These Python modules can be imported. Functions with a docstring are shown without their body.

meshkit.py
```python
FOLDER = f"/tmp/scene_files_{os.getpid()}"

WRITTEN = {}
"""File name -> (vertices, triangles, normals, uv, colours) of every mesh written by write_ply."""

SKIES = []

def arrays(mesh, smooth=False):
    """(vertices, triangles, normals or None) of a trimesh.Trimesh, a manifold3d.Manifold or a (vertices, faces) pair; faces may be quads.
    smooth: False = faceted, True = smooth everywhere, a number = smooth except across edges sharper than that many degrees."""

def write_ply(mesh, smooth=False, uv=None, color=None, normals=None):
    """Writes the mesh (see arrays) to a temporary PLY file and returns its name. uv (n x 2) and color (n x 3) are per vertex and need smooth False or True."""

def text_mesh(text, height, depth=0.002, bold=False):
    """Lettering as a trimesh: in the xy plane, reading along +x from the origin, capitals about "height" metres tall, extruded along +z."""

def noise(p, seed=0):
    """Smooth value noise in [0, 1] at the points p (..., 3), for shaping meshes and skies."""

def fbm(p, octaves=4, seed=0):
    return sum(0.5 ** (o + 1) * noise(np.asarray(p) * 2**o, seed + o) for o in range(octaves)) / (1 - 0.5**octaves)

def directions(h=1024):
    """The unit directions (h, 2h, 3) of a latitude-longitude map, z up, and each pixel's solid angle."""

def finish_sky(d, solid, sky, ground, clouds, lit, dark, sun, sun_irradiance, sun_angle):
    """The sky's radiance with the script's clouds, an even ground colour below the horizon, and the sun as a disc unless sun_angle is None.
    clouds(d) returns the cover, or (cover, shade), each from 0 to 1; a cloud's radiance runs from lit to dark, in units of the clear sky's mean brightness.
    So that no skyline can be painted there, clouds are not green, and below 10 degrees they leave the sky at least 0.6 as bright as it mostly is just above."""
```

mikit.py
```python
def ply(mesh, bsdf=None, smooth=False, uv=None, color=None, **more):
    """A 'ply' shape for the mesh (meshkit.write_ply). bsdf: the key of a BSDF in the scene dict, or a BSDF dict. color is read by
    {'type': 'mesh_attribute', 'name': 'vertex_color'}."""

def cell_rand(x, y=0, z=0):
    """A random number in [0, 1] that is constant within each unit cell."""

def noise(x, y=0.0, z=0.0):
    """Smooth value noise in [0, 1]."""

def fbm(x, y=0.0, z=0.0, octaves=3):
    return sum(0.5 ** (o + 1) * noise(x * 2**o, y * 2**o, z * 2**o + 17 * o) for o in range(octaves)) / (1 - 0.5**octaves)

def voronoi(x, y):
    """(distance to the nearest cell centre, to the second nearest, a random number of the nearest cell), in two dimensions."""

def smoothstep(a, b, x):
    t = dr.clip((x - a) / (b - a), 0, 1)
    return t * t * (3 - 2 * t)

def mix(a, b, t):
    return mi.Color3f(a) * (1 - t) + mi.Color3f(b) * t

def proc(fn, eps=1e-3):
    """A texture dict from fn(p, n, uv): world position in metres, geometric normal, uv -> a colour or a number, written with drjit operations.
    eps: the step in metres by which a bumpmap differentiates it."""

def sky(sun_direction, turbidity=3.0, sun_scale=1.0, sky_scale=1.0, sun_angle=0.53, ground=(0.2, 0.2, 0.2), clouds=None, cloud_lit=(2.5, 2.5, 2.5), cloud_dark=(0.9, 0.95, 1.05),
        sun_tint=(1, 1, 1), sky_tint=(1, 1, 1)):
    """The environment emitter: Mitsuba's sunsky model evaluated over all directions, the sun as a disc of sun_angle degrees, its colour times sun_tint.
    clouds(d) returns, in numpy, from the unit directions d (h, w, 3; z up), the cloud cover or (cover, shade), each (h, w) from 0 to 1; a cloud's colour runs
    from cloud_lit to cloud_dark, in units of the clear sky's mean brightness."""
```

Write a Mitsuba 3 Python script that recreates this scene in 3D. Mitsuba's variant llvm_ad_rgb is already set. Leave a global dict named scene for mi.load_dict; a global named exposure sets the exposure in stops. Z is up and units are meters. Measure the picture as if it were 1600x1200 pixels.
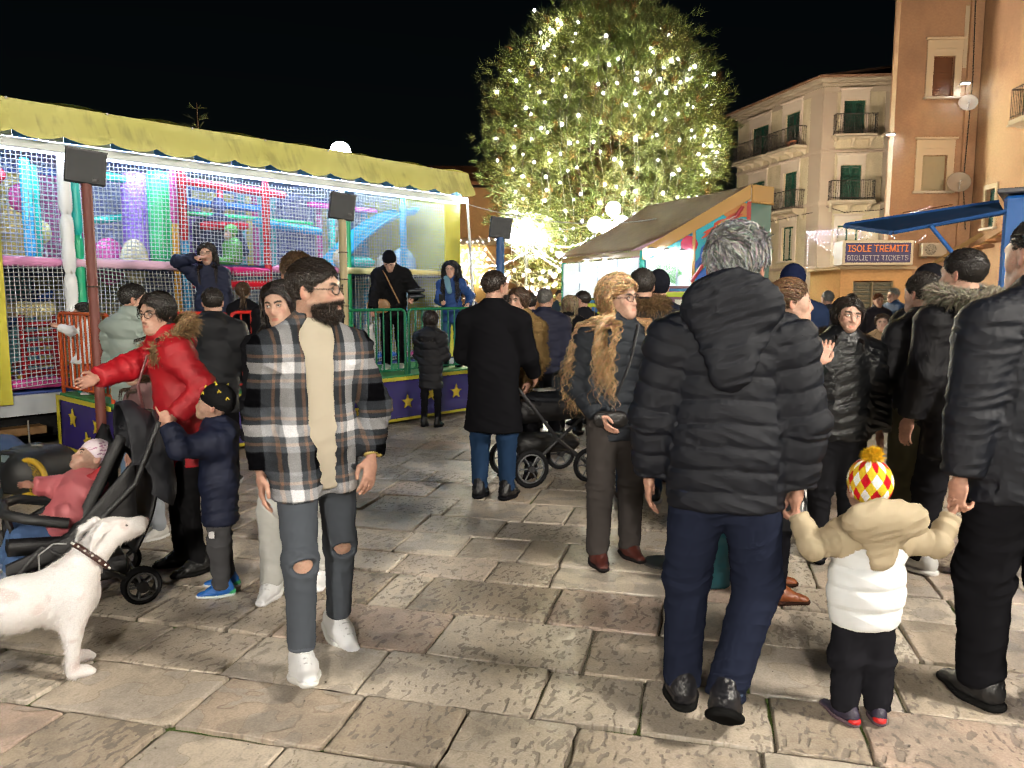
import math, random
import numpy as np, trimesh, shapely
from shapely.geometry import Polygon, box as sbox
import drjit as dr
import mitsuba as mi
import mikit, meshkit
from mikit import proc, noise, fbm, voronoi, cell_rand, smoothstep, mix

T = mi.ScalarTransform4f
scene, labels = {}, {}
R = random.Random(7)
RG = np.random.default_rng(7)

# ------------------------------------------------------------------ camera, sky, exposure, lamp strengths
EYE = 1.66
PITCH = math.atan(140 / 1200)
scene['camera'] = {'type': 'perspective', 'fov': math.degrees(2 * math.atan(800 / 1200)), 'fov_axis': 'x', 'near_clip': 0.05, 'far_clip': 600.0,
                   'to_world': T().look_at(origin=[0, 0, EYE], target=[0, math.cos(PITCH), EYE - math.sin(PITCH)], up=[0, 0, 1])}
scene['sky'] = {**mikit.sky([0.3, -0.8, 0.06], sun_scale=0.0, sky_scale=0.05, sky_tint=(0.55, 0.8, 1.1)), 'sampling_weight': 4.0}
exposure = 0.0
GLOBE = (470.0, 435.0, 368.0)         # white globes of the street lamps
SIDE_GLOBE = (420.0, 388.0, 335.0)    # the same lamps round the square, beside and behind the camera
FAR_GLOBE = (290.0, 240.0, 170.0)     # the warm lamps by the houses
HOUSE_GLOBE = (1150.0, 980.0, 720.0)  # the lamp before the cream palazzo
BULB = (700.0, 560.0, 260.0)           # festoon bulbs in the pine
FAIRY = (60.0, 50.0, 26.0)            # fairy lights
LED = (66.0, 88.0, 124.0)              # cold tubes under the playground roof
SPOTLED = (650.0, 760.0, 810.0)       # cold lamps of the stall
WALLAMP = (700.0, 520.0, 300.0)       # wall lamps on the houses
# ------------------------------------------------------------------ materials
def rgb(*c): return {'type': 'rgb', 'value': list(c)}
def packed(p, n, uv):
    """The one colour of a whole mesh, kept in its uv as three bytes."""
    x = dr.floor(uv.x + .5); r = dr.floor(x / 256)
    c = mi.Color3f(r, x - 256 * r, dr.floor(uv.y + .5)) / 255
    return c * c
def pack(c):
    q = np.round(255 * np.sqrt(np.clip(np.asarray(c, float), 0, 1))); return np.stack([q[..., 0] * 256 + q[..., 1], q[..., 2]], -1)
PC = proc(packed)
PACKED = set()
def mat(key, alpha=None, color=None, bump=None, ior=1.45, metal=None, two=True):
    """alpha None: a dull surface; else a coat of that roughness over the colour."""
    if color is None: color = PC; PACKED.add(key)
    d = {'type': 'diffuse', 'reflectance': color} if alpha is None else {'type': 'roughplastic', 'diffuse_reflectance': color, 'alpha': alpha, 'int_ior': ior}
    if bump: d = {'type': 'bumpmap', 'arbitrary': proc(bump[0], bump[2] if len(bump) > 2 else 2e-3), 'scale': bump[1], 'bsdf': d}
    scene[key] = {'type': 'twosided', 'bsdf': d} if two else d
    return key
mat('matte')
mat('satin', 0.3)
mat('gloss', 0.12)
mat('metal', 0.2, ior=1.9)
mat('cloth')
mat('knit', bump=(lambda p, n, uv: noise(p.x * 300, p.y * 300, p.z * 300), 0.0010))
mat('denim', bump=(lambda p, n, uv: fbm(p.x * 90, p.y * 90, p.z * 40, 2), 0.004))
mat('nylon', 0.48, bump=(lambda p, n, uv: fbm(p.x * 60, p.y * 60, p.z * 34, 2) + .5 * noise(p.x * 22, p.y * 22, p.z * 9), 0.005), ior=1.28)
mat('leather', 0.2, bump=(lambda p, n, uv: fbm(p.x * 60, p.y * 60, p.z * 45, 2), 0.008))
def skin_color(p, n, uv):
    """uv.x: 10 times the tone + redness; uv.y: growth of hair or lashes."""
    t = dr.floor(uv.x / 10); red = dr.clip(uv.x - 10 * t, 0, 1)
    c = mix((.52, .325, .245), (.34, .19, .125), t / 8)
    c = mix(c, c * mi.Color3f(1.02, .55, .52), red)
    c = c * (.9 + .2 * noise(p.x * 90, p.y * 90, p.z * 90))
    return mix(c, (.022, .015, .011), dr.clip(uv.y, 0, 1))
mat('skin', 0.36, color=proc(skin_color), ior=1.38)
mat('hair', 0.24)
mat('canvas', 0.4, bump=(lambda p, n, uv: fbm(p.x * 14, p.y * 14, p.z * 14, 2), 0.012))
mat('needles')
scene['glass'] = {'type': 'thindielectric'}
scene['water_plastic'] = {'type': 'thindielectric', 'int_ior': 1.3}

def stucco(base, dark, scale=0.35):
    def fn(p, n, uv):
        a = fbm(p.x * 0.45, p.y * 0.45, p.z * 0.5, 4)
        b = fbm(p.x * 3.1 + 7, p.y * 3.1, p.z * 1.1, 3)
        c = fbm(p.x * 17, p.y * 17, p.z * 17, 2)
        t = smoothstep(0.42, 0.68, a * 0.6 + b * 0.4)
        return mix(base, dark, t * scale * 2) * (0.9 + 0.2 * c)
    return proc(fn)
wallbump = (lambda p, n, uv: fbm(p.x * 9, p.y * 9, p.z * 9, 2), 0.02)
mat('stucco_beige', color=stucco((.47, .40, .29), (.34, .29, .22)), bump=wallbump)
mat('stucco_orange', color=stucco((.40, .25, .165), (.33, .205, .14), .5), bump=wallbump)
mat('stucco_ochre', color=stucco((.46, .27, .13), (.40, .23, .11), .3), bump=wallbump)

def stone_parts(p, uv):
    i = dr.floor(uv.x / 10.0); x = uv.x - 10 * i; y = uv.y
    r1 = cell_rand(i, 3); r2 = cell_rand(i, 11); r3 = cell_rand(i, 23)
    wx = noise(p.x * 21, p.y * 21, 4.0) - .5
    pit = smoothstep(.575, .665, fbm((x + 7 * r1) * 58 + 1.3 * wx, y * 30 + 5 * r2 + 1.3 * wx, r3 * 9, 2))
    much = smoothstep(.40, .62, fbm(p.x * 1.7 + 9, p.y * 1.7, 1.0, 2) * .45 + r3 * .6)
    fl = fbm(p.x * 5.5 + 3, p.y * 7.5, 8.0 + r1 * 5, 3)
    return r1, r2, pit * (.25 + .75 * much), fl, 1 - much
def stone_color(p, n, uv):
    r1, r2, pit, fl, plain = stone_parts(p, uv)
    base = mix((.37, .305, .235), (.55, .485, .40), r1)
    base = mix(base, (.43, .32, .26), smoothstep(.66, .95, r2) * .8)
    big = fbm(p.x * 2.1, p.y * 2.1, 0.0, 3)
    base = base * (0.74 + 0.52 * big)
    base = mix(base, (.36, .32, .275), smoothstep(.52, .56, fl) * (.25 + .45 * plain))
    base = mix(base, (.20, .165, .13), (smoothstep(.512, .52, fl) - smoothstep(.526, .536, fl)) * (.15 + .3 * plain))
    base = mix(base, (.16, .14, .12), pit * .62)
    dirt = smoothstep(.60, .75, fbm(p.x * 4.3 + 40, p.y * 4.3, 3.0, 3))
    base = mix(base, (.17, .15, .125), dirt * .45)
    return base * (0.88 + 0.24 * noise(p.x * 170, p.y * 170, 2.0))
def stone_bump(p, n, uv):
    r1, r2, pit, fl, plain = stone_parts(p, uv)
    return 0.004 * noise(p.x * 9, p.y * 9, 5.0) + 0.0008 * noise(p.x * 70, p.y * 70, 5.0) - 0.0042 * pit - 0.0030 * smoothstep(.51, .54, fl) * (.25 + .75 * plain)
mat('stone', 0.11, color=proc(stone_color), bump=(stone_bump, 1.0, 2e-3), two=False)
def joint_color(p, n, uv):
    m = smoothstep(.5, .62, fbm(p.x * 1.7, p.y * 1.7, 4.0, 4))
    g = fbm(p.x * 70, p.y * 70, 1.0, 2)
    return mix((.13, .115, .09), (.07, .10, .03), m) * (.6 + .8 * g)
mat('joint', color=proc(joint_color), two=False)

# ------------------------------------------------------------------ names
used = set()
def numbered(name):
    if name not in used:
        used.add(name); return name
    k = 1
    while f'{name}_{k:03d}' in used: k += 1
    used.add(f'{name}_{k:03d}'); return f'{name}_{k:03d}'
def thing(name, label=None, cat=None, group=None, kind=None):
    key = numbered(name); d = {}
    if label: d['label'] = label
    if cat: d['category'] = cat
    if group: d['group'] = group
    if kind: d['kind'] = kind
    labels[key] = d
    return key
def sub(parent, name, label=None, kind=None):
    key = numbered(parent + '__' + name)
    if label or kind: labels[key] = {**({'label': label} if label else {}), **({'kind': kind} if kind else {})}
    return key
def put(key, mesh, m='matte', color=None, smooth=False, uv=None, emit=None, weight=1.0):
    v, f = np.asarray(mesh[0], float), np.asarray(mesh[1], int)
    if color is not None:
        color = np.asarray(color, float)
        if color.ndim == 1: color = np.tile(color, (len(v), 1))
        if m in PACKED: uv, color = pack(color), None
    d = mikit.ply((v, f), m, smooth=smooth, color=color, uv=uv)
    if emit is not None: d['emitter'] = {'type': 'area', 'radiance': rgb(*emit), 'sampling_weight': weight}
    scene[key] = d
    return key
def part(parent, name, mesh, m='matte', color=(.5, .5, .5), smooth=False, label=None, kind=None, **kw):
    return put(sub(parent, name, label, kind), mesh, m, color, smooth, **kw)

# ------------------------------------------------------------------ meshes as (vertices, faces)
def cat(ms):
    ms = [m for m in ms if m is not None and len(m[0])]
    at = np.cumsum([0] + [len(m[0]) for m in ms])
    return np.vstack([m[0] for m in ms]), np.vstack([np.asarray(m[1]) + a for m, a in zip(ms, at)])
def xf(m, M):
    M = np.asarray(M, float); v = np.asarray(m[0]) @ M[:3, :3].T + M[:3, 3]
    f = np.asarray(m[1])
    return (v, f[:, ::-1]) if np.linalg.det(M[:3, :3]) < 0 else (v, f)
def mv(m, x=0, y=0, z=0): return np.asarray(m[0]) + [x, y, z], m[1]
def rotz(a):
    c, s = math.cos(a), math.sin(a); return np.array([[c, -s, 0, 0], [s, c, 0, 0], [0, 0, 1, 0], [0, 0, 0, 1.0]])
def rotx(a):
    c, s = math.cos(a), math.sin(a); return np.array([[1, 0, 0, 0], [0, c, -s, 0], [0, s, c, 0], [0, 0, 0, 1.0]])
def roty(a):
    c, s = math.cos(a), math.sin(a); return np.array([[c, 0, s, 0], [0, 1, 0, 0], [-s, 0, c, 0], [0, 0, 0, 1.0]])
def tr(x, y, z):
    M = np.eye(4); M[:3, 3] = x, y, z; return M
BOXF = np.array([[0, 2, 3, 1], [4, 5, 7, 6], [0, 1, 5, 4], [2, 6, 7, 3], [0, 4, 6, 2], [1, 3, 7, 5]])
BOXT = np.vstack([BOXF[:, [0, 1, 2]], BOXF[:, [0, 2, 3]]])
def box(x0, x1, y0, y1, z0, z1, ch=0.0):
    if not ch:
        return np.array([[x, y, z] for z in (z0, z1) for y in (y0, y1) for x in (x0, x1)], float), BOXT
    pts = []
    for z, zi in ((z0, z0 + ch), (z1, z1 - ch)):
        for y, yi in ((y0, y0 + ch), (y1, y1 - ch)):
            for x, xi in ((x0, x0 + ch), (x1, x1 - ch)):
                pts += [(xi, yi, z), (xi, y, zi), (x, yi, zi)]
    h = trimesh.convex.convex_hull(np.array(pts))
    return np.array(h.vertices), np.array(h.faces)
def frame_of(d, up=(0, 0, 1)):
    d = np.asarray(d, float); d = d / np.linalg.norm(d)
    a = np.cross(up, d)
    if np.linalg.norm(a) < 1e-3: a = np.cross((0, 1, 0), d)
    a /= np.linalg.norm(a)
    return a, np.cross(d, a), d
def tube(P, r, sides=8, caps=True, closed=False, flat=1.0):
    P = np.asarray(P, float); n = len(P)
    r = np.broadcast_to(np.asarray(r, float), (n,))
    t = np.gradient(P, axis=0) if not closed else np.roll(P, -1, 0) - np.roll(P, 1, 0)
    t /= np.linalg.norm(t, axis=1, keepdims=True) + 1e-12
    a = np.cross(t[0], (0, 0, 1)); 
    if np.linalg.norm(a) < 1e-2: a = np.cross(t[0], (1, 0, 0))
    a /= np.linalg.norm(a); A = [a]
    for i in range(1, n):
        a = A[-1] - t[i] * (A[-1] @ t[i]); a /= np.linalg.norm(a) + 1e-12; A.append(a)
    A = np.array(A); B = np.cross(t, A)
    ang = np.arange(sides) * 2 * np.pi / sides
    v = (P[:, None] + r[:, None, None] * (np.cos(ang)[None, :, None] * A[:, None] + flat * np.sin(ang)[None, :, None] * B[:, None])).reshape(-1, 3)
    m = n if closed else n - 1
    i, j = np.meshgrid(np.arange(m), np.arange(sides), indexing='ij')
    i2 = (i + 1) % n
    q = np.stack([i * sides + j, i * sides + (j + 1) % sides, i2 * sides + (j + 1) % sides, i2 * sides + j], -1).reshape(-1, 4)
    f = [q[:, [0, 1, 2]], q[:, [0, 2, 3]]]
    if caps and not closed:
        k = np.arange(1, sides - 1)
        f.append(np.stack([k * 0, k + 1, k], 1)); f.append(np.stack([k * 0, k, k + 1], 1) + (n - 1) * sides)
    return v, np.vstack(f)
def tubes(A, B, r0, r1, sides=4):
    """Many straight tapered tubes at once, from points A to points B."""
    A, B = np.asarray(A, float), np.asarray(B, float); n = len(A)
    t = B - A; t /= np.linalg.norm(t, axis=1, keepdims=True) + 1e-12
    a = np.cross(t, np.where(np.abs(t[:, 2:]) < .9, [0, 0, 1.0], [1.0, 0, 0])); a /= np.linalg.norm(a, axis=1, keepdims=True)
    b = np.cross(t, a); ang = np.arange(sides) * 2 * np.pi / sides
    ring = np.cos(ang)[None, :, None] * a[:, None] + np.sin(ang)[None, :, None] * b[:, None]
    v = np.concatenate([A[:, None] + np.broadcast_to(r0, (n,))[:, None, None] * ring, B[:, None] + np.broadcast_to(r1, (n,))[:, None, None] * ring], 1)
    j = np.arange(sides); jn = (j + 1) % sides
    f = np.vstack([np.stack([j, jn, jn + sides], 1), np.stack([j, jn + sides, j + sides], 1)])
    return v.reshape(-1, 3), (f[None] + (np.arange(n) * 2 * sides)[:, None, None]).reshape(-1, 3)
def strands(P, r, sides=3):
    """Many curved tapered strands: P (n, k, 3), r (n, k) or (k,)."""
    P = np.asarray(P, float); n, k, _ = P.shape
    r = np.broadcast_to(r, (n, k))
    t = np.gradient(P, axis=1); t /= np.linalg.norm(t, axis=2, keepdims=True) + 1e-12
    ref = np.where(np.abs(t[:, :1, 2:]) < .9, [0, 0, 1.0], [1.0, 0, 0])
    a = np.cross(t, np.broadcast_to(ref, t.shape)); a /= np.linalg.norm(a, axis=2, keepdims=True) + 1e-9
    b = np.cross(t, a); ang = np.arange(sides) * 2 * np.pi / sides
    v = P[:, :, None] + r[:, :, None, None] * (np.cos(ang)[None, None, :, None] * a[:, :, None] + np.sin(ang)[None, None, :, None] * b[:, :, None])
    i, j = np.meshgrid(np.arange(k - 1), np.arange(sides), indexing='ij'); jn = (j + 1) % sides
    q = np.stack([i * sides + j, i * sides + jn, (i + 1) * sides + jn, (i + 1) * sides + j], -1).reshape(-1, 4)
    f = np.vstack([q[:, [0, 1, 2]], q[:, [0, 2, 3]]])
    return v.reshape(-1, 3), (f[None] + (np.arange(n) * k * sides)[:, None, None]).reshape(-1, 3)
def lathe(prof, n=20):
    prof = np.asarray(prof, float); a = np.arange(n) * 2 * np.pi / n
    v = np.stack([prof[:, None, 0] * np.cos(a), prof[:, None, 0] * np.sin(a), np.broadcast_to(prof[:, None, 1], (len(prof), n))], -1).reshape(-1, 3)
    i, j = np.meshgrid(np.arange(len(prof) - 1), np.arange(n), indexing='ij'); jn = (j + 1) % n
    q = np.stack([i * n + j, i * n + jn, (i + 1) * n + jn, (i + 1) * n + j], -1).reshape(-1, 4)
    return v, np.vstack([q[:, [0, 1, 2]], q[:, [0, 2, 3]]])
_ico = {}
def ball(c=(0, 0, 0), r=1.0, lvl=2):
    if lvl not in _ico:
        m = trimesh.creation.icosphere(subdivisions=lvl, radius=1.0); _ico[lvl] = (np.array(m.vertices), np.array(m.faces))
    return _ico[lvl][0] * np.asarray(r) + np.asarray(c), _ico[lvl][1]
def extrude(poly, depth):
    """A shapely polygon as a slab along +z."""
    out = []
    for g in getattr(poly, 'geoms', [poly]):
        if g.area > 0:
            m = trimesh.creation.extrude_polygon(g, depth, engine='earcut'); out.append((np.array(m.vertices), np.array(m.faces)))
    return cat(out)
def star(r, k=.42, n=5):
    return Polygon([((r if i % 2 == 0 else r * k) * math.sin(i * math.pi / n), (r if i % 2 == 0 else r * k) * math.cos(i * math.pi / n)) for i in range(2 * n)])
def sheet(fn, nu, nv):
    """A grid sheet fn(u, v) -> (..., 3) for u, v in 0..1."""
    u, v = np.meshgrid(np.linspace(0, 1, nu), np.linspace(0, 1, nv), indexing='ij')
    P = fn(u, v).reshape(-1, 3)
    i, j = np.meshgrid(np.arange(nu - 1), np.arange(nv - 1), indexing='ij')
    a = (i * nv + j).ravel()
    q = np.stack([a, a + nv, a + nv + 1, a + 1], -1)
    return P, np.vstack([q[:, [0, 1, 2]], q[:, [0, 2, 3]]])
def thick(m, t):
    """A thin sheet given a thickness along its vertex normals."""
    v, f = np.asarray(m[0]), np.asarray(m[1]); n = np.zeros_like(v)
    fn = np.cross(v[f[:, 1]] - v[f[:, 0]], v[f[:, 2]] - v[f[:, 0]])
    for k in range(3): np.add.at(n, f[:, k], fn)
    n /= np.linalg.norm(n, axis=1, keepdims=True) + 1e-12
    e = np.vstack([f[:, [0, 1]], f[:, [1, 2]], f[:, [2, 0]]])
    key = {}; 
    for a, b in e: key[(a, b)] = 1
    rim = [(a, b) for a, b in key if (b, a) not in key]; N = len(v)
    side = [(b, a, a + N) for a, b in rim] + [(b, a + N, b + N) for a, b in rim]
    return np.vstack([v + n * t / 2, v - n * t / 2]), np.vstack([f, f[:, ::-1] + N, np.array(side, int).reshape(-1, 3)])
class Frame:
    """A wall's own axes: u along it, n out of it, z up."""
    def __init__(s, O, U, flip=False):
        s.O = np.array([O[0], O[1], O[2] if len(O) > 2 else 0.0]); U = np.array([U[0], U[1], 0.0]); s.U = U / np.linalg.norm(U)
        s.N = np.cross(s.U, (0, 0, 1)) * (-1 if flip else 1)
        s.M = np.eye(4); s.M[:3, 0] = s.U; s.M[:3, 1] = s.N; s.M[:3, 2] = (0, 0, 1); s.M[:3, 3] = s.O
    def __call__(s, m): return xf(m, s.M)
    def box(s, u0, u1, n0, n1, z0, z1, ch=0.0): return s(box(u0, u1, n0, n1, z0, z1, ch))
    def p(s, u, n, z): return s.O + s.U * u + s.N * n + np.array([0, 0, z])
    def wall(s, poly, n0, n1):
        """A polygon in (u, z), extruded from n0 to n1."""
        v, f = extrude(poly, abs(n1 - n0)); w = np.stack([v[:, 0], min(n0, n1) + v[:, 2], v[:, 1]], 1)
        return s((w, f[:, ::-1]))
def vary(c, n, amt=0.15, rng=RG):
    return np.clip(np.asarray(c) * (1 + amt * rng.standard_normal((n, 1)) + amt * .3 * rng.standard_normal((n, 3))), .004, .95)
# ------------------------------------------------------------------ the ground: worn limestone slabs in slanting rows
g = thing('ground', 'worn pale limestone paving of the square', 'paving', kind='structure')
put(g, sheet(lambda u, v: np.stack([(u - .5) * 900, (v - .3) * 900, 0 * u - .018], -1), 12, 12), 'joint')
def build_slabs():
    rng = np.random.default_rng(21)
    a = math.radians(-14); U = np.array([math.cos(a), math.sin(a)]); V = np.array([-math.sin(a), math.cos(a)])
    found, t = [], -3.5
    while t < 25:
        d = rng.uniform(.33, .53); s = -16 + rng.uniform(0, .6)
        while s < 18:
            w = rng.uniform(.38, .84) if rng.random() > .2 else rng.uniform(.22, .36)
            c = U * (s + w / 2) + V * (t + d / 2)
            if c[1] > -3 and abs(c[0]) < 1.5 + .75 * max(c[1], .8): found.append((c[1] + .15 * abs(c[0]) + (50 if c[1] < 1.25 else 0), s, t, w, d, c))
            s += w
        t += d
    found.sort(key=lambda x: x[0])
    far = []
    for k, (_, s, t, w, d, c) in enumerate(found):
        nu, nv = (10, 8) if k < 110 else (6, 5)
        gp = rng.uniform(.004, .008); jit = .006
        gu = np.concatenate([[0, .012 / w], np.linspace(0, 1, nu - 2)[1:-1], [1 - .012 / w, 1]]); gv = np.concatenate([[0, .012 / d], np.linspace(0, 1, nv - 2)[1:-1], [1 - .012 / d, 1]])
        uu, vv = np.meshgrid(gu, gv, indexing='ij')
        x, y = gp + uu * (w - 2 * gp), gp + vv * (d - 2 * gp)
        edge = (uu == 0) | (uu == 1) | (vv == 0) | (vv == 1)
        corner = ((uu == 0) | (uu == 1)) & ((vv == 0) | (vv == 1))
        cc = 1 - np.where(corner, rng.uniform(.0, .05), 0)
        x = w / 2 + (x - w / 2) * cc; y = d / 2 + (y - d / 2) * cc
        wob = (meshkit.noise(np.stack([(s + x) * 6, (t + y) * 6, 0 * x], -1), 3) - .5)
        x = x + np.where((uu == 0) | (uu == 1), (rng.standard_normal(uu.shape) * .5 + wob) * jit, 0)
        y = y + np.where((vv == 0) | (vv == 1), (rng.standard_normal(uu.shape) * .5 + wob) * jit, 0)
        z = (meshkit.fbm(np.stack([(s + x) * 2.2, (t + y) * 2.2, 0 * x + k], -1), 3, 5) - .5) * .010 + rng.uniform(-.003, .003) + (uu - .5) * rng.normal(0, .004) + (vv - .5) * rng.normal(0, .004)
        top = np.stack([x, y, np.where(edge, z - .005, z)], -1).reshape(-1, 3)
        i, j = np.meshgrid(np.arange(nu - 1), np.arange(nv - 1), indexing='ij'); q = (i * nv + j).ravel()
        q = np.stack([q, q + nv, q + nv + 1, q + 1], -1)
        f = np.vstack([q[:, [0, 1, 2]], q[:, [0, 2, 3]]])
        rim = [i * nv for i in range(nu)] + [(nu - 1) * nv + j for j in range(1, nv)] + [i * nv + nv - 1 for i in range(nu - 2, -1, -1)] + [j for j in range(nv - 2, 0, -1)]
        n0 = len(top); low = top[rim] * [1, 1, 0] + [0, 0, -.05]; m = len(rim); r = np.array(rim); q2 = np.arange(m); q3 = (q2 + 1) % m
        out = top[rim].copy(); out[:, :2] += (out[:, :2] - [w / 2, d / 2]) * .006; low[:, :2] = out[:, :2]
        v = np.vstack([top, low]); f = np.vstack([f, np.stack([r, n0 + q2, n0 + q3], 1), np.stack([r, n0 + q3, r[q3]], 1)])
        uv = np.stack([k * 10 + 3 + v[:, 0], v[:, 1]], 1)
        wx = v.copy(); wx[:, :2] = (s + v[:, :1]) * U + (t + v[:, 1:2]) * V
        if k < 300: put(sub(g, 'paving_slab'), (wx, f), 'stone', smooth=True, uv=uv)
        else: far.append((wx, f, uv))
    put(sub(g, 'distant_slabs', kind='stuff'), cat([(v, f) for v, f, _ in far]), 'stone', smooth=True, uv=np.vstack([u for _, _, u in far]))
build_slabs()
dc = thing('drain_cover', 'small round iron drain cover set in the paving', 'drain cover')
part(dc, 'lid', mv(lathe([(0.0, .014), (.085, .014), (.1, .010), (.1, 0)], 24), .93, 4.62, 0), 'satin', (.03, .03, .03))
part(dc, 'rim', mv(lathe([(.104, 0), (.104, .012), (.118, .010), (.12, 0)], 24), .93, 4.62, 0), 'satin', (.06, .055, .05))
# moss and grit in the joints is in the joint material; a few loose crumbs of stone lie on the slabs
rng = np.random.default_rng(4)
gr = thing('grit', 'loose grit and crumbs of stone in the joints', 'grit', kind='stuff')
ms = []
for _ in range(260):
    y = rng.uniform(2.2, 7); x = rng.uniform(-.7, .7) * y; s = rng.uniform(.002, .006)
    ms.append(ball((x, y, .004), (s, s * rng.uniform(.5, 1), s * .6), 0))
put(gr, cat(ms), 'matte', (.16, .14, .12))

# ------------------------------------------------------------------ playground: a soft-play trailer behind a fenced walkway
FP = Frame((-4.80, 8.07), (.660, .752))      # n = 0: the net; n = 1.38: front of the walkway
pg = thing('soft_play_trailer', 'soft play trailer with yellow awning, white net front and bright padded tubes', 'playground')
WHITE, YEL, PURP = (.75, .77, .78), (.66, .62, .12), (.035, .022, .16)
part(pg, 'base', FP.box(-2.6, 5.97, -2.4, 0, .42, .63), 'satin', (.42, .45, .47), label='silver metal side of the trailer base')
part(pg, 'chassis', FP.box(-2.6, 5.9, -2.2, -.15, .16, .42), 'matte', (.012, .012, .012))
part(pg, 'floor', FP.box(-2.55, 5.9, -2.35, -.03, .632, .66), 'satin', (.03, .06, .22))
part(pg, 'upper_floor', FP.box(-2.55, 5.9, -2.35, -.12, 1.93, 2.03), 'satin', (.05, .06, .14))
part(pg, 'back_wall', FP.box(-2.6, 5.97, -2.46, -2.4, .63, 3.3), 'satin', (.08, .12, .34))
part(pg, 'end_wall', FP.box(5.94, 5.99, -2.4, -.02, .63, 3.3), 'canvas', YEL)
part(pg, 'end_wall', FP.box(-2.65, -2.6, -2.4, -.02, .63, 3.3), 'canvas', YEL)
part(pg, 'ceiling', FP.box(-2.6, 5.97, -2.4, .1, 3.3, 3.34), 'satin', (.7, .72, .75))
part(pg, 'front_beam', FP.box(-2.6, 6.02, .03, .13, 3.10, 3.20, .012), 'satin', WHITE, label='white beam along the top of the net')
for k, u in enumerate(np.arange(-2.3, 5.9, .72)):
    part(pg, 'back_panel', FP.box(u, u + .68, -2.4, -2.36, .7 if k % 2 else 2.1, 1.9 if k % 2 else 3.2, .01), 'satin', [(.55, .5, .2), (.12, .3, .55), (.5, .48, .36), (.08, .35, .4), (.45, .1, .28)][k % 5])
    part(pg, 'back_panel', FP.box(u, u + .68, -2.4, -2.36, 2.1 if k % 2 else .7, 3.2 if k % 2 else 1.9, .01), 'satin', [(.1, .12, .3), (.5, .42, .12), (.16, .2, .4)][k % 3])
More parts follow.
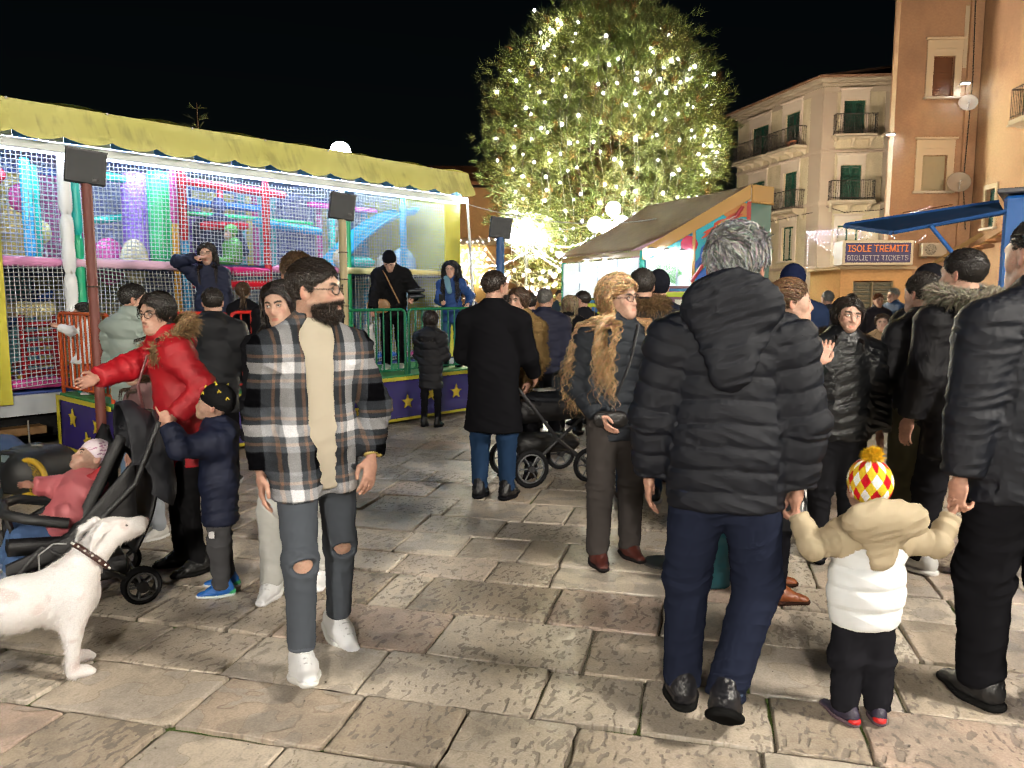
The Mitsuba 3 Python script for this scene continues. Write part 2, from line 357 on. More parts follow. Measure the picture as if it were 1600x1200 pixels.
# awning: a sagging band with scalloped hem
def band(u, v, u0=-2.7, u1=6.06):
    U = u0 + u * (u1 - u0)
    scal = .055 * np.abs(np.sin((U - .1) * np.pi / .46)) ** .8
    z = 3.57 - v * (.33 + scal)
    wave = meshkit.fbm(np.stack([U * 1.3, v * 1.1, 0 * U], -1), 3, 8) - .5
    n = .20 + .06 * v + .07 * wave * (.3 + v) + .012 * np.sin(U * 23 + v * 3) * v - .05 * np.cos(v * 3)
    z = z + .018 * (meshkit.noise(np.stack([U * .9, 0 * U, 0 * U], -1), 4) - .5)
    return FP.O + U[..., None] * FP.U + n[..., None] * FP.N + z[..., None] * np.array([0, 0, 1.0])
def awning_color(p, n, uv):
    d = fbm(uv.x * 2.2, uv.y * 3.5, 1.0, 4); s = fbm(uv.x * 26, uv.y * 5, 2.0, 3)
    base = mix((.66, .63, .17), (.74, .71, .26), fbm(uv.x * 1.1, uv.y * 2, 5.0, 2))
    return mix(base, (.38, .36, .12), smoothstep(.50, .74, d * .65 + s * .35) * .5)
mat('awning_cloth', 0.35, color=proc(awning_color))
nu, nv = 420, 14
uu, vv = np.meshgrid(np.linspace(0, 1, nu), np.linspace(0, 1, nv), indexing='ij')
m = sheet(band, nu, nv)
put(sub(pg, 'awning', 'long yellow awning band with scalloped hem'), m, 'awning_cloth', None, True, uv=np.stack([uu.ravel() * 8.8, vv.ravel() * .4], 1))
m = sheet(lambda u, v: FP.O + (-2.7 + u * 8.76)[..., None] * FP.U + (.155 - v * 2.7)[..., None] * FP.N + (3.575 + .06 * np.sin(v * 3.14) + .02 * np.sin(u * 60))[..., None] * np.array([0, 0, 1.0]), 120, 8)
part(pg, 'roof', m, 'canvas', (.5, .43, .05), True)
for u in np.arange(-2.2, 6, .93):
    part(pg, 'grommet', FP(mv(ball(r=(.014, .012, .014), lvl=1), u, .17, 3.555)), 'satin', (.5, .5, .5))
# blue and white second valance behind the scallops
for k, u in enumerate(np.arange(-2.6, 5.9, .23)):
    part(pg, 'valance_panel', FP.box(u, u + .225, .135 + .004 * (k % 2), .139 + .004 * (k % 2), 3.20, 3.31), 'satin', (.62, .64, .68) if k % 2 else (.04, .16, .5))
# end banners
def banner(u0, u1, z0, z1, rngk):
    return FP(sheet(lambda a, b: np.stack([u0 + a * (u1 - u0), .05 + .03 * (meshkit.fbm(np.stack([a * 2 + rngk, b * 5, 0 * a], -1), 3) - .5), z0 + b * (z1 - z0)], -1), 8, 30))
part(pg, 'side_banner', banner(5.62, 5.96, .66, 3.1, 3), 'canvas', (.66, .60, .05), True, label='yellow canvas strip at the right end of the net')
part(pg, 'side_banner', banner(-1.05, -.44, .55, 2.6, 9), 'canvas', (.62, .56, .05), True, label='yellow canvas strip at the left end of the net')
# lamps under the awning
for u0, u1 in ((-2.4, -.4), (-.3, 1.8), (1.9, 3.9), (4.0, 5.85)):
    k = sub(pg, 'tube_light'); put(k, FP(tube([(u0, -.16, 3.24), (u1, -.16, 3.24)], .025, 8)), 'matte', (.8, .8, .8), emit=LED, weight=4)
k = sub(pg, 'tube_light'); put(k, FP(tube([(-2.4, .10, 3.085), (5.9, .10, 3.085)], .012, 6)), 'matte', (.8, .8, .8), emit=tuple(.14 * c for c in LED), weight=4)
for u0 in (5.95,):
    k = sub(pg, 'flood_lamp'); put(k, FP(ball((u0, .16, 3.14), (.06, .06, .045), 2)), 'matte', (.8, .8, .8), emit=tuple(.4 * c for c in SPOTLED), weight=3)
# the net
def net(u0, u1, z0, z1, n=0.0, step=.045, w=.0052, seed=1, side=None):
    A, B, pts = [], [], []
    def at(U, Z):
        ww = meshkit.fbm(np.stack([U * 1.1, Z * 1.3, 0 * U + seed], -1), 3, seed) - .5
        sag = .02 * np.sin(U * 2.1 + seed) + .05 * ww
        return FP.O + (U + .02 * ww)[..., None] * FP.U + (n + .09 * ww)[..., None] * FP.N + (Z + sag)[..., None] * np.array([0, 0, 1.0])
    out = []
    us, zs = np.arange(u0, u1, step), np.arange(z0, z1, step)
    uf, zf = np.linspace(u0, u1, max(3, int((u1 - u0) / .12))), np.linspace(z0, z1, max(3, int((z1 - z0) / .14)))
    Uh, Zh = np.meshgrid(uf, zs, indexing='xy'); out.append(strands(at(Uh, Zh), w, 3))
    Uv, Zv = np.meshgrid(us, zf, indexing='ij'); out.append(strands(at(Uv, Zv), w, 3))
    return cat(out)
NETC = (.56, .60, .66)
part(pg, 'net', net(-2.5, .12, .70, 1.95, seed=1), 'satin', NETC, kind='stuff')
part(pg, 'net', net(.34, 3.66, .70, 1.95, seed=2), 'satin', NETC, kind='stuff')
part(pg, 'net', net(3.92, 5.64, .70, 1.95, seed=3), 'satin', NETC, kind='stuff')
part(pg, 'net', net(-2.5, .12, 2.05, 3.08, seed=4), 'satin', NETC, kind='stuff')
part(pg, 'net', net(.34, 3.66, 2.05, 3.08, seed=5), 'satin', NETC, kind='stuff')
part(pg, 'net', net(3.92, 5.64, 2.05, 3.08, seed=6), 'satin', NETC, kind='stuff')
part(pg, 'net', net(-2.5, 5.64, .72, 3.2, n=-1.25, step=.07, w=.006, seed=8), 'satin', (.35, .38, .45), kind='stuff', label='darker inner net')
# padded posts, rails and rollers, each with seams
def pad(name, P0, P1, r, colors, seam=.0, m='gloss', lab=None):
    P0, P1 = np.array(P0, float), np.array(P1, float); L = np.linalg.norm(P1 - P0); n = len(colors)
    for k, c in enumerate(colors):
        a, b = P0 + (P1 - P0) * k / n, P0 + (P1 - P0) * (k + 1) / n
        nn = max(6, int(L / n / .05)); t = np.linspace(0, 1, nn)
        rr = r * (1 - .22 * (np.abs(t - .5) * 2) ** 14)
        if seam: rr = rr * (1 - .10 * np.abs(np.cos(t * L / n / seam * np.pi)) ** 6)
        part(pg, name, FP(tube(a + (b - a) * t[:, None], rr, 14)), m, c, True, label=lab if k == 0 else None)
RED, PINK, BLUE, SKY, GRN, TEAL, VIO, ORG, LEM, WHT = (.5, .015, .03), (.5, .06, .25), (.02, .12, .5), (.03, .3, .62), (.02, .36, .12), (.02, .42, .36), (.2, .1, .46), (.62, .3, .03), (.6, .52, .08), (.7, .72, .72)
for u, n, z0, z1, r, cs, sm in [
    (-.02, -.5, 2.05, 3.1, .055, [SKY], .3), (.08, -.6, 2.05, 3.05, .06, [TEAL], .3), (.18, .02, .66, 3.10, .065, [WHT] * 4, .3), (.30, -.05, .66, 3.10, .055, [TEAL, (.02, .4, .2), TEAL], .28),
    (1.19, -.65, 2.03, 3.1, .17, [VIO], .0), (1.41, -.50, 2.03, 3.12, .16, [GRN], .0), (1.39, -.1, .66, 3.1, .045, [ORG, ORG, ORG, PINK], .17), (1.49, -.1, .66, 3.1, .05, [SKY, SKY, RED], .3),
    (2.43, -1.7, 2.03, 3.0, .09, [VIO], 0), (3.21, -1.6, 2.03, 3.1, .05, [LEM], .1), (3.31, -1.6, 2.03, 3.1, .045, [PINK], .1), (2.6, -.12, .66, 3.1, .05, [BLUE, RED, RED], .3), (3.72, -.02, .66, 3.10, .05, [WHT], .4), (3.87, -.1, .66, 3.05, .04, [GRN], .3),
    (4.94, -.15, .66, 3.1, .055, [SKY], .3), (2.55, -1.2, 2.6, 3.1, .05, [RED], .2), (4.3, -1.4, 2.1, 3.05, .05, [PINK], .2), (4.45, -1.3, 2.1, 3.0, .06, [TEAL], .2),
    (.25, -1.9, 2.03, 3.1, .16, [(.55, .4, .12)], 0), (-.45, -1.9, 2.05, 3.1, .06, [PINK], .3), (5.25, -1.5, .66, 3.1, .07, [SKY], .3)]:
    pad('padded_post', (u, n, z0), (u, n, z1), r, cs, sm)
for u0, u1, n, z0, z1, r, cs in [
    (-2.5, 1.42, -.03, 2.0, 1.99, .055, [(.66, .35, .5), (.62, .25, .45), (.62, .4, .52)]), (2.62, 5.64, -.03, 1.99, 2.0, .05, [(.55, .2, .4), (.6, .58, .3), (.6, .5, .2)]), (1.5, 2.58, -.06, 1.96, 1.94, .06, [(.35, .01, .1), (.45, .02, .12)]),
    (1.5, 3.0, -.3, 3.02, 2.98, .055, [RED, RED]), (1.7, 3.2, -1.0, 2.86, 2.86, .05, [BLUE]), (1.9, 2.55, -.5, 2.52, 2.56, .055, [RED]), (2.65, 3.7, -.5, 2.62, 2.55, .06, [SKY] * 3), (1.8, 3.7, -.7, 2.68, 2.68, .03, [GRN]),
    (3.9, 5.2, -1.1, 3.0, 3.0, .045, [PINK]), (.6, 1.2, -.9, 2.5, 2.6, .045, [TEAL]), (.4, 1.1, -.6, 3.05, 3.0, .05, [TEAL]), (-2.5, .12, -.06, .74, .74, .06, [RED, PINK]), (.4, 3.6, -.06, .74, .74, .05, [PINK, RED]), (3.75, 5.6, -.06, .76, .76, .05, [BLUE, PINK]),
    (1.55, 2.55, -.04, 1.78, 1.78, .06, [RED]), (-2.5, .12, -.3, 1.5, 1.5, .09, [(.62, .55, .28)])]:
    pad('padded_rail', (u0, n, z0), (u1, n, z1), r, cs, .22)
# a slide, foam wedges and rounded cushions seen through the net
def slide(u0, z0, u1, z1, n0, n1, c, name='slide'):
    def fn(a, b):
        U = u0 + a * (u1 - u0); Z = z0 + (z1 - z0) * (1 - (1 - a) ** 1.6); Nn = n0 + b * (n1 - n0)
        return np.stack([U, Nn, Z + .10 * (2 * b - 1) ** 4], -1)
    part(pg, name, FP(thick(sheet(fn, 16, 9), .03)), 'gloss', c, True)
slide(4.1, 2.08, 5.6, 2.95, -.5, -1.1, SKY); slide(3.6, .72, 3.05, 1.7, -.4, -1.0, (.02, .04, .16)); slide(-.4, .7, .4, 1.6, -1.2, -1.7, (.02, .08, .3))
for c, r, col in [((.90, -.8, 2.05), (.2, .1, .28), PINK), ((1.05, -.45, 2.05), (.16, .1, .26), (.58, .52, .3)), ((4.1, -.6, 2.2), (.12, .12, .13), (.6, .5, .28)), ((4.5, -.7, 2.15), (.3, .16, .1), TEAL), ((5.0, -.7, 2.12), (.13, .12, .16), (.58, .52, .42)), ((.15, -.75, 2.35), (.13, .1, .14), (.6, .55, .2)), ((.05, -.9, 2.72), (.13, .1, .16), PINK), ((-.4, -.5, 2.9), (.2, .1, .12), RED), ((1.5, -.5, 1.22), (.15, .13, .24), (.3, .25, .62)), ((5.3, -.6, 2.1), (.24, .2, .3), (.2, .35, .62)), ((2.7, -.4, 1.0), (.12, .1, .2), ORG), ((4.0, -.3, 1.0), (.12, .08, .3), (.6, .04, .04)), ((5.1, -.3, 1.0), (.1, .08, .35), ORG)]:
    part(pg, 'foam_cushion', FP(ball(c, r, 3)), 'satin', col, True)
for u in np.arange(.95, 2.0, .12):
    pass
ladder = sub(pg, 'ladder')
put(ladder, FP(cat([tube([(-.28, -.06, z), (.02, -.06, z)], .028, 8) for z in np.arange(.85, 1.42, .1)] + [tube([(u, -.06, .7), (u, -.06, 1.45)], .03, 8) for u in (-.28, .02)])), 'gloss', (.28, .012, .02), True)
for k in range(7):
    z = 1.05 + .13 * k
    part(pg, 'striped_panel', FP.box(3.1, 3.5, -.32, -.28, z, z + .12, .008), 'gloss', [WHT, (.55, .1, .4), SKY][k % 3])
# balls
BALLC = [(.5, .05, .05), (.05, .15, .5), (.55, .5, .05), (.05, .4, .1), (.3, .1, .45), (.55, .25, .05), (.05, .4, .4), (.5, .1, .3)]
rng = np.random.default_rng(11)
for k in range(96):
    u, n = rng.uniform(-.48, .55), -rng.uniform(.1, .8)
    c = FP.p(u, n, .70 + (.075 if k % 3 == 0 else 0) + rng.uniform(0, .03) + (.15 * rng.random() if k % 4 == 0 else 0))
    key = thing('play_ball', 'small coloured plastic ball in the ball pit behind the net at left', 'ball', 'balls in the ball pit')
    put(key, ball(c, .037, 2), 'gloss', BALLC[k % 8], True)
for k in range(16):
    c = FP.p(rng.uniform(.12, 1.1), rng.uniform(.2, 1.2), .63 + .037)
    key = thing('play_ball', 'small coloured plastic ball on the walkway behind the left railing', 'ball', 'balls on the walkway')
    put(key, ball(c, .037, 2), 'gloss', BALLC[(k * 3) % 8], True)

# walkway with purple skirt and stars
wk = thing('walkway_platform', 'raised walkway with purple skirt, yellow trim and yellow stars', 'platform')
part(wk, 'deck', FP.box(0.0, 4.95, .02, 1.40, .575, .63, .006), 'satin', (.05, .22, .07), label='green deck')
def skirt(u0, u1, side=False):
    def fn(a, b):
        w = (meshkit.fbm(np.stack([a * 6, b * 2, 0 * a + u0], -1), 3, 6) - .5) * .05
        if side: return np.stack([0 * a - .005 + w * .5, u0 + a * (u1 - u0), .05 + b * .52], -1)
        return np.stack([u0 + a * (u1 - u0), 1.395 + w * .5 + 0 * a, .05 + b * .52], -1)
    return FP(sheet(fn, 40, 6))
part(wk, 'skirt', skirt(0, 4.95), 'canvas', PURP, True, label='purple skirt along the front')
part(wk, 'skirt', skirt(.02, 1.39, True), 'canvas', PURP, True, label='purple skirt on the left end')
part(wk, 'right_skirt', FP.box(4.94, 4.955, .05, 1.39, .05, .57), 'canvas', PURP)
for z0, z1 in ((.565, .61), (.045, .08)):
    part(wk, 'trim', FP.box(-.0, 4.96, 1.412, 1.424, z0, z1), 'canvas', (.55, .45, .03))
    part(wk, 'trim', FP.box(-.034, -.022, .0, 1.4, z0, z1), 'canvas', (.55, .45, .03))
part(wk, 'trim', FP.box(-.034, -.022, .0, .06, .081, .564), 'canvas', (.55, .45, .03))
for u, z, r in [(.55, .36, .1), (1.0, .22, .09), (1.45, .4, .09), (1.9, .3, .1), (2.4, .34, .09), (2.85, .25, .1), (3.22, .33, .1), (3.62, .28, .1), (4.05, .34, .1), (4.5, .33, .105), (.25, .18, .08)]:
    v, f = extrude(star(r), .012); part(wk, 'star', FP(xf((v, f), tr(u, 1.418, z) @ rotx(math.pi / 2) @ rotz(R.uniform(-.3, .3)))), 'satin', (.62, .45, .04))
for n, z, r in [(1.05, .37, .11), (.42, .40, .10), (.78, .2, .10)]:
    v, f = extrude(star(r), .012); part(wk, 'star', FP(xf((v, f), tr(-.032, n, z) @ rotz(math.pi / 2) @ rotx(math.pi / 2) @ rotz(R.uniform(-.4, .4)))), 'satin', (.62, .45, .04))
# railings
def railing(label, pts, c, top=1.47, bot=.70, step=.115, rr=.011):
    t = thing('railing', label, 'railing')
    for a, b in pts:
        a, b = np.array(a, float), np.array(b, float); L = np.linalg.norm(b - a); n = max(2, int(L / step))
        A3, B3 = FP.p(a[0], a[1], 0), FP.p(b[0], b[1], 0); d = (B3 - A3) / L
        loop = [A3 + [0, 0, .63], A3 + [0, 0, top - .06], A3 + d * .018 + [0, 0, top - .018], A3 + d * .06 + [0, 0, top], B3 - d * .06 + [0, 0, top], B3 - d * .018 + [0, 0, top - .018], B3 + [0, 0, top - .06], B3 + [0, 0, .63]]
        part(t, 'rail', tube(loop, .019, 8), 'gloss', c, True)
        part(t, 'rail', tube([A3 + [0, 0, bot], B3 + [0, 0, bot]], .014, 6), 'gloss', c, True)
        for k in range(1, n):
            q = A3 + d * L * k / n; part(t, 'bar', tube([q + [0, 0, bot], q + [0, 0, top]], rr, 6), 'gloss', c, True)
    return t
railing('orange red barred railing on the left end of the walkway', [((.03, .06), (.03, 1.33))], (.42, .07, .015))
railing('red barred railing along the left half of the walkway front', [((.05, 1.36), (1.2, 1.36)), ((1.24, 1.36), (2.42, 1.36))], (.45, .02, .015))
railing('green barred railing along the right half of the walkway front', [((2.46, 1.36), (3.64, 1.36)), ((3.70, 1.36), (4.88, 1.36))], (.012, .13, .06))
# shop-like bits left of the walkway: timber and hoses
pl = thing('timber_plank', 'brown timber board under the trailer at the left edge', 'plank')
put(pl, FP.box(-1.6, -.15, -.35, .05, .22, .30, .008), 'satin', (.20, .11, .045))
cr = thing('crate_stack', 'dark boxes in the shade under the trailer at the left edge', 'crate')
part(cr, 'crate', FP.box(-1.5, -.5, -.9, -.4, .01, .2, .01), 'matte', (.03, .028, .025))
# floodlights on poles
def floodlight(label, x, y, ztop, zp, w, h, c, tilt, pole_r=.042, rope=0, yaw=0.0):
    t = thing('floodlight', label, 'floodlight')
    part(t, 'pole', tube([(x, y, .0), (x, y, ztop * .5), (x, y, ztop)], pole_r, 14), 'satin', c, True)
    part(t, 'bracket', cat([mv(box(-.11, .11, -.02, .02, 0, .03, .004), x, y, ztop + .01), tube([(x, y, ztop), (x, y, zp - h / 2 + .02)], .02, 8)]), 'satin', (.08, .08, .08))
    M = tr(x, y, zp) @ rotz(yaw) @ roty(tilt)
    part(t, 'lamp_body', xf(box(-w / 2, w / 2, -.05, .05, -h / 2, h / 2, .008), M), 'satin', (.012, .014, .016))
    part(t, 'lamp_rim', xf(box(-w / 2 - .004, w / 2 + .004, -.056, -.05, h / 2 - .008, h / 2 + .008), M), 'satin', (.05, .05, .05))
    fins = cat([box(-w / 2 + .02, w / 2 - .02, .05, .07, z, z + .008) for z in np.linspace(-h / 2 + .03, h / 2 - .04, 7)])
    part(t, 'cooling_fins', xf(fins, M), 'satin', (.02, .02, .022), kind='stuff')
    for k in range(rope):
        z = .9 + k * (ztop - 1.0) / rope
        part(t, 'rope_ring', mv(tube([(pole_r * 1.12 * math.cos(a), pole_r * 1.12 * math.sin(a), 0) for a in np.linspace(0, 6.28, 16)[:-1]], .006, 5, closed=True), x, y, z), 'matte', (.05, .04, .03))
floodlight('black square floodlight on a red brown pole by the left corner of the walkway', -3.86, 7.13, 2.66, 2.80, .33, .29, (.15, .04, .03), .10, .045, 2, .55)
floodlight('black square floodlight on a beige rope wrapped pole at the middle of the walkway', -1.98, 9.12, 2.56, 2.67, .29, .29, (.38, .31, .16), .12, .045, 5, .45)
floodlight('black square floodlight on a blue pole right of the playground', -.17, 11.3, 2.48, 2.61, .31, .29, (.03, .09, .22), .10, .06, 0, .2)
wp = thing('tent_pole', 'thin white upright pole at the right end of the playground', 'pole')
put(wp, tube([tuple(FP.p(6.05, .12, 3.2)), tuple(FP.p(6.16, .25, .0))], .022, 8), 'satin', (.6, .6, .6), True)
# ------------------------------------------------------------------ houses
FRM, SHUT = (.52, .44, .38), (.012, .055, .04)
def window(F, parent, u0, u1, z0, z1, n=0.0, frame=.14, fc=FRM, kind='shutter', shut=SHUT, hood=True, sill=True, depth=.18):
    """An opening's surround, hood, sill and what fills it; the opening itself is cut in the wall."""
    w = sub(parent, 'window')
    fr = [F.box(u0 - frame, u0, n + .002, n + .05, z0 - .02, z1 + frame), F.box(u1, u1 + frame, n + .002, n + .05, z0 - .02, z1 + frame), F.box(u0, u1, n + .002, n + .05, z1, z1 + frame)]
    put(w, cat(fr), 'matte', fc)
    if hood: part(w, 'hood', cat([F.box(u0 - frame, u1 + frame, n + .002, n + .06, z1 + frame + .004, z1 + frame + .34), F.box(u0 - frame - .08, u1 + frame + .08, n + .004, n + .16, z1 + frame + .345, z1 + frame + .43, .02)]), 'matte', fc)
    if sill: part(w, 'sill', F.box(u0 - frame - .06, u1 + frame + .06, n + .004, n + .14, z0 - .12, z0 - .025, .015), 'matte', (.5, .45, .38))
    m = (u0 + u1) / 2
    if kind == 'shutter':
        for a, b in ((u0, m - .008), (m + .008, u1)):
            lf = part(w, 'shutter_frame', cat([F.box(a, a + .06, n - depth, n - depth + .05, z0, z1), F.box(b - .06, b, n - depth, n - depth + .05, z0, z1), F.box(a + .06, b - .06, n - depth, n - depth + .05, z0, z0 + .08), F.box(a + .06, b - .06, n - depth, n - depth + .05, z1 - .08, z1)]), 'satin', shut)
            zz = np.arange(z0 + .09, z1 - .1, .06)
            sl = cat([F(xf(box(a + .06, b - .06, -.004, .004, -.028, .028), tr(0, n - depth + .025, z) @ rotx(.6))) for z in zz])
            part(w, 'slats', sl, 'satin', tuple(1.3 * c for c in shut), kind='stuff')
        part(w, 'backing', F.box(u0, u1, n - depth - .06, n - depth - .02, z0, z1), 'matte', (.16, .15, .14))
    elif kind == 'glazed':
        part(w, 'casement', cat([F.box(a, a + .07, n - depth, n - depth + .05, z0, z1) for a in (u0, m - .035, u1 - .07)] + [F.box(u0 + .07, u1 - .07, n - depth, n - depth + .05, z, z + .07) for z in (z0, z1 - .07)]), 'satin', shut)
        for a, b in ((u0 + .07, m - .036), (m + .036, u1 - .07)):
            part(w, 'pane', F.box(a, b, n - depth + .012, n - depth + .022, z0 + .07, z1 - .07), 'gloss', (.40, .37, .30))
    elif kind == 'blind':
        zz = np.arange(z0 + .30 * (z1 - z0) * 0, z1, .055)
        part(w, 'roller_blind', cat([F.box(u0, u1, n - depth, n - depth + .02 + .008 * (i % 2), z, z + .052) for i, z in enumerate(zz)]), 'satin', shut, kind='stuff')
    return w
def balcony(F, parent, u0, u1, z, dep=.75, n=0.0, h=.95, c=(.035, .03, .028), brackets=3):
    b = sub(parent, 'balcony')
    put(b, cat([F.box(u0, u1, n + .002, n + dep, z - .14, z, .02), F.box(u0 - .04, u1 + .04, n + .004, n + dep + .05, z - .2, z - .145, .02)]), 'matte', (.42, .36, .28))
    part(b, 'railing', cat([F(tube([(u0 + .03, n + .02, z + h), (u0 + .03, n + dep - .04, z + h), (u1 - .03, n + dep - .04, z + h), (u1 - .03, n + .02, z + h)], .022, 6)), F(tube([(u0 + .03, n + dep - .04, z + .1), (u1 - .03, n + dep - .04, z + .1)], .015, 5))]), 'satin', c)
    A = [(u, n + dep - .04, z) for u in np.arange(u0 + .03, u1, .11)] + [(u, y, z) for u in (u0 + .03, u1 - .03) for y in np.arange(n + .1, n + dep - .1, .12)]
    for a in A: part(b, 'baluster', F(tube([a, (a[0], a[1], z + h)], .011, 5)), 'satin', c)
    for k in range(brackets):
        u = u0 + .15 + (u1 - u0 - .3) * k / max(1, brackets - 1)
        prof = Polygon([(n + .003, z - .201), (n + dep * .8, z - .201), (n + dep * .75, z - .26), (n + dep * .25, z - .34), (n + .1, z - .55), (n + .003, z - .55)])
        v, f = extrude(prof, .12); w = np.stack([u - .06 + v[:, 2], v[:, 0], v[:, 1]], 1)
        part(b, 'bracket', F((w, f)), 'matte', (.42, .36, .28))
    return b
def wall_with_holes(F, u0, u1, z0, z1, holes, n0=-.4, n1=0.0):
    P = sbox(u0, z0, u1, z1)
    for h in holes: P = P.difference(sbox(h[0], h[2], h[1], h[3]))
    return F.wall(P, n0, n1)

# the cream palazzo behind the stall: corner at (15.7, 40)
pz = thing('palazzo', 'cream corner house with green shutters, stone window hoods and iron balconies', 'house')
FR = Frame((15.7, 40.0), (1, -.10)); FL = Frame((13.6, 47.6), (2.1, -7.6))
LL = math.hypot(2.1, 7.6)
hr = [(.98, 2.02, 9.68, 11.32), (.95, 1.98, 6.42, 8.15), (.92, 1.95, 3.75, 5.15), (.75, 2.7, .1, 2.5)]
part(pz, 'wall', wall_with_holes(FR, 0, 5.2, 0, 12.2, hr), 'stucco_beige', None, label='front wall')
hl = [(LL - 3.2, LL - 1.9, 9.45, 11.3), (LL - 3.15, LL - 1.95, 6.2, 8.2), (LL - 3.1, LL - 2.05, 3.5, 5.3), (LL - 6.4, LL - 4.7, 9.55, 11.2), (LL - 6.3, LL - 4.9, 6.3, 8.1), (LL - 6.2, LL - 5.1, 3.6, 5.2)]
part(pz, 'wall', wall_with_holes(FL, 0, LL - .002, 0, 12.2, hl), 'stucco_beige', None, label='side wall facing left')
for F, L, hs in ((FR, 5.2, hr), (FL, LL, hl)):
    part(pz, 'cornice', cat([F.box(-.1, L + .1, .004, .22, 12.0, 12.14, .02), F.box(-.25, L + .3, .004, .45, 12.142, 12.3, .02), F.box(-.35, L + .4, -.3, .6, 12.302, 12.4, .02)]), 'matte', (.30, .25, .2))
    part(pz, 'roof', F(xf(box(-.4, L + .5, -5, .62, 0, .12), tr(0, 0, 12.41) @ rotx(-.18))), 'matte', (.16, .09, .06))
    for z in (8.93, 6.35, 3.1):
        part(pz, 'string_course', F.box(.0, L, .003, .09, z - .16, z, .015), 'matte', (.36, .29, .24))
    part(pz, 'frieze', F.box(0, L, .002, .03, 11.72, 11.98), 'matte', (.34, .28, .23))
part(pz, 'quoin', FR.box(-.03, .62, .031, .07, .02, 11.7), 'matte', (.34, .275, .23)); part(pz, 'quoin', FL.box(LL - .95, LL + .03, .031, .07, .02, 11.7), 'matte', (.34, .275, .23))
part(pz, 'quoin', FR.box(2.95, 3.5, .004, .06, .02, 11.7), 'matte', (.31, .255, .21))
part(pz, 'drainpipe', FR(tube([(3.75, .12, .2), (3.75, .12, 11.8), (3.55, .3, 12.1)], .06, 8)), 'satin', (.33, .28, .24), True)
part(pz, 'infill_wall', FR.box(5.2, 8, -.5, -.25, 0, 12), 'stucco_beige', None)
for u0, u1, z0, z1 in hr[:2]: window(FR, pz, u0, u1, z0, z1, frame=.17)
window(FR, pz, *hr[2], frame=.16, kind='glazed')
for u0, u1, z0, z1 in hl[:2]: window(FL, pz, u0, u1, z0, z1, frame=.22)
window(FL, pz, *hl[2], frame=.22, kind='glazed')
for u0, u1, z0, z1 in hl[3:5]: window(FL, pz, u0, u1, z0, z1, frame=.22)
window(FL, pz, *hl[5], frame=.22, kind='glazed')
balcony(FR, pz, .45, 2.5, 9.62, .55); balcony(FR, pz, .35, 2.55, 6.38, .6)
balcony(FL, pz, LL - 3.8, LL - 1.2, 9.4, .75); balcony(FL, pz, LL - 7.2, LL - 4.2, 9.4, .75, brackets=4); balcony(FL, pz, LL - 3.8, LL - 1.2, 6.15, .75)
part(pz, 'shop_door', FR.box(.78, 2.66, -.3, -.26, .1, 2.48), 'gloss', (.06, .07, .2), label='dark blue lit shop window under the striped sign')
for z, c in ((2.80, (.45, .06, .03)), (2.66, (.05, .25, .08)), (2.94, (.55, .5, .4))): part(pz, 'shop_sign', FR.box(.2, 2.9, .07, .1, z - .055, z + .055), 'satin', c)
shl = sub(pz, 'shop_lamp', 'glowing white lamp over the shop door'); put(shl, FR(ball((1.7, .9, 2.75), (.22, .22, .2), 2)), 'matte', (.8, .8, .8), emit=(24, 23, 19), weight=2)
part(pz, 'lamp_awning', FR(lathe([(.05, 2.72), (.55, 2.45), (.56, 2.43)], 16)) if False else FR(mv(lathe([(.25, 2.58), (.62, 2.44), (.63, 2.42)], 18), 1.7, .9, 0)), 'satin', (.6, .6, .56))
gd = sub(pz, 'glass_door'); put(gd, cat([FR(tube([(-.02 + .05, .1, .2), (.05, .1, 1.9), (.2, .1, 2.15), (.45, .1, 2.15), (.6, .1, 1.9), (.6, .1, .2)], .03, 6))]), 'satin', (.3, .27, .2))
for u in (.95, 1.45, 1.95):
    for z in (.5, 1.05, 1.6):
        part(pz, 'display_item', FR.box(u, u + .36, -.255, -.22, z, z + .4, .01), 'gloss', tuple(vary((.14, .2, .45), 1)[0]))
for u in (.6, 2.3): 
    pot = sub(pz, 'flower_pot'); put(pot, FL(mv(lathe([(.0, 0), (.13, 0), (.17, .26), (.15, .26), (.0, .2)], 12), LL - 1.6 - u * .2, .5, 9.42)), 'matte', (.3, .1, .05))

# the tall orange house and its wing towards the camera
oh = thing('orange_house', 'tall orange plastered house with pale window surrounds and satellite dishes', 'house')
FO = Frame((15.05, 31.2), (1, -.05))
ho = [(1.32, 2.16, 13.4, 15.2), (1.35, 2.16, 9.35, 10.85), (1.15, 2.1, 5.75, 7.1)]
part(oh, 'wall', wall_with_holes(FO, 0, 3.12, 0, 17.5, ho), 'stucco_orange', None, label='front wall')
F_ = Frame((15.05, 31.2), (.44, .90)); part(oh, 'left_wall', F_.box(.42, 6, -.2, 0, 0, 17.5), 'stucco_orange', None)
for k, (u0, u1, z0, z1) in enumerate(ho):
    w = window(FO, oh, u0, u1, z0, z1, frame=.26, fc=(.56, .46, .34), kind='blind', shut=[(.42, .34, .22), (.12, .045, .02), (.42, .36, .24)][k], hood=k > 0)
part(oh, 'corner_pier', FO.box(2.62, 3.1, .003, .12, 0, 17.4), 'stucco_orange', None)
part(oh, 'bare_patch', FO.box(2.45, 2.6, .002, .012, 10.4, 12.7), 'matte', (.5, .42, .32), label='pale patch of fallen plaster')
part(oh, 'drainpipe', FO(tube([(3.25, .2, 0), (3.25, .2, 17)], .07, 8)), 'satin', (.14, .06, .04), True)
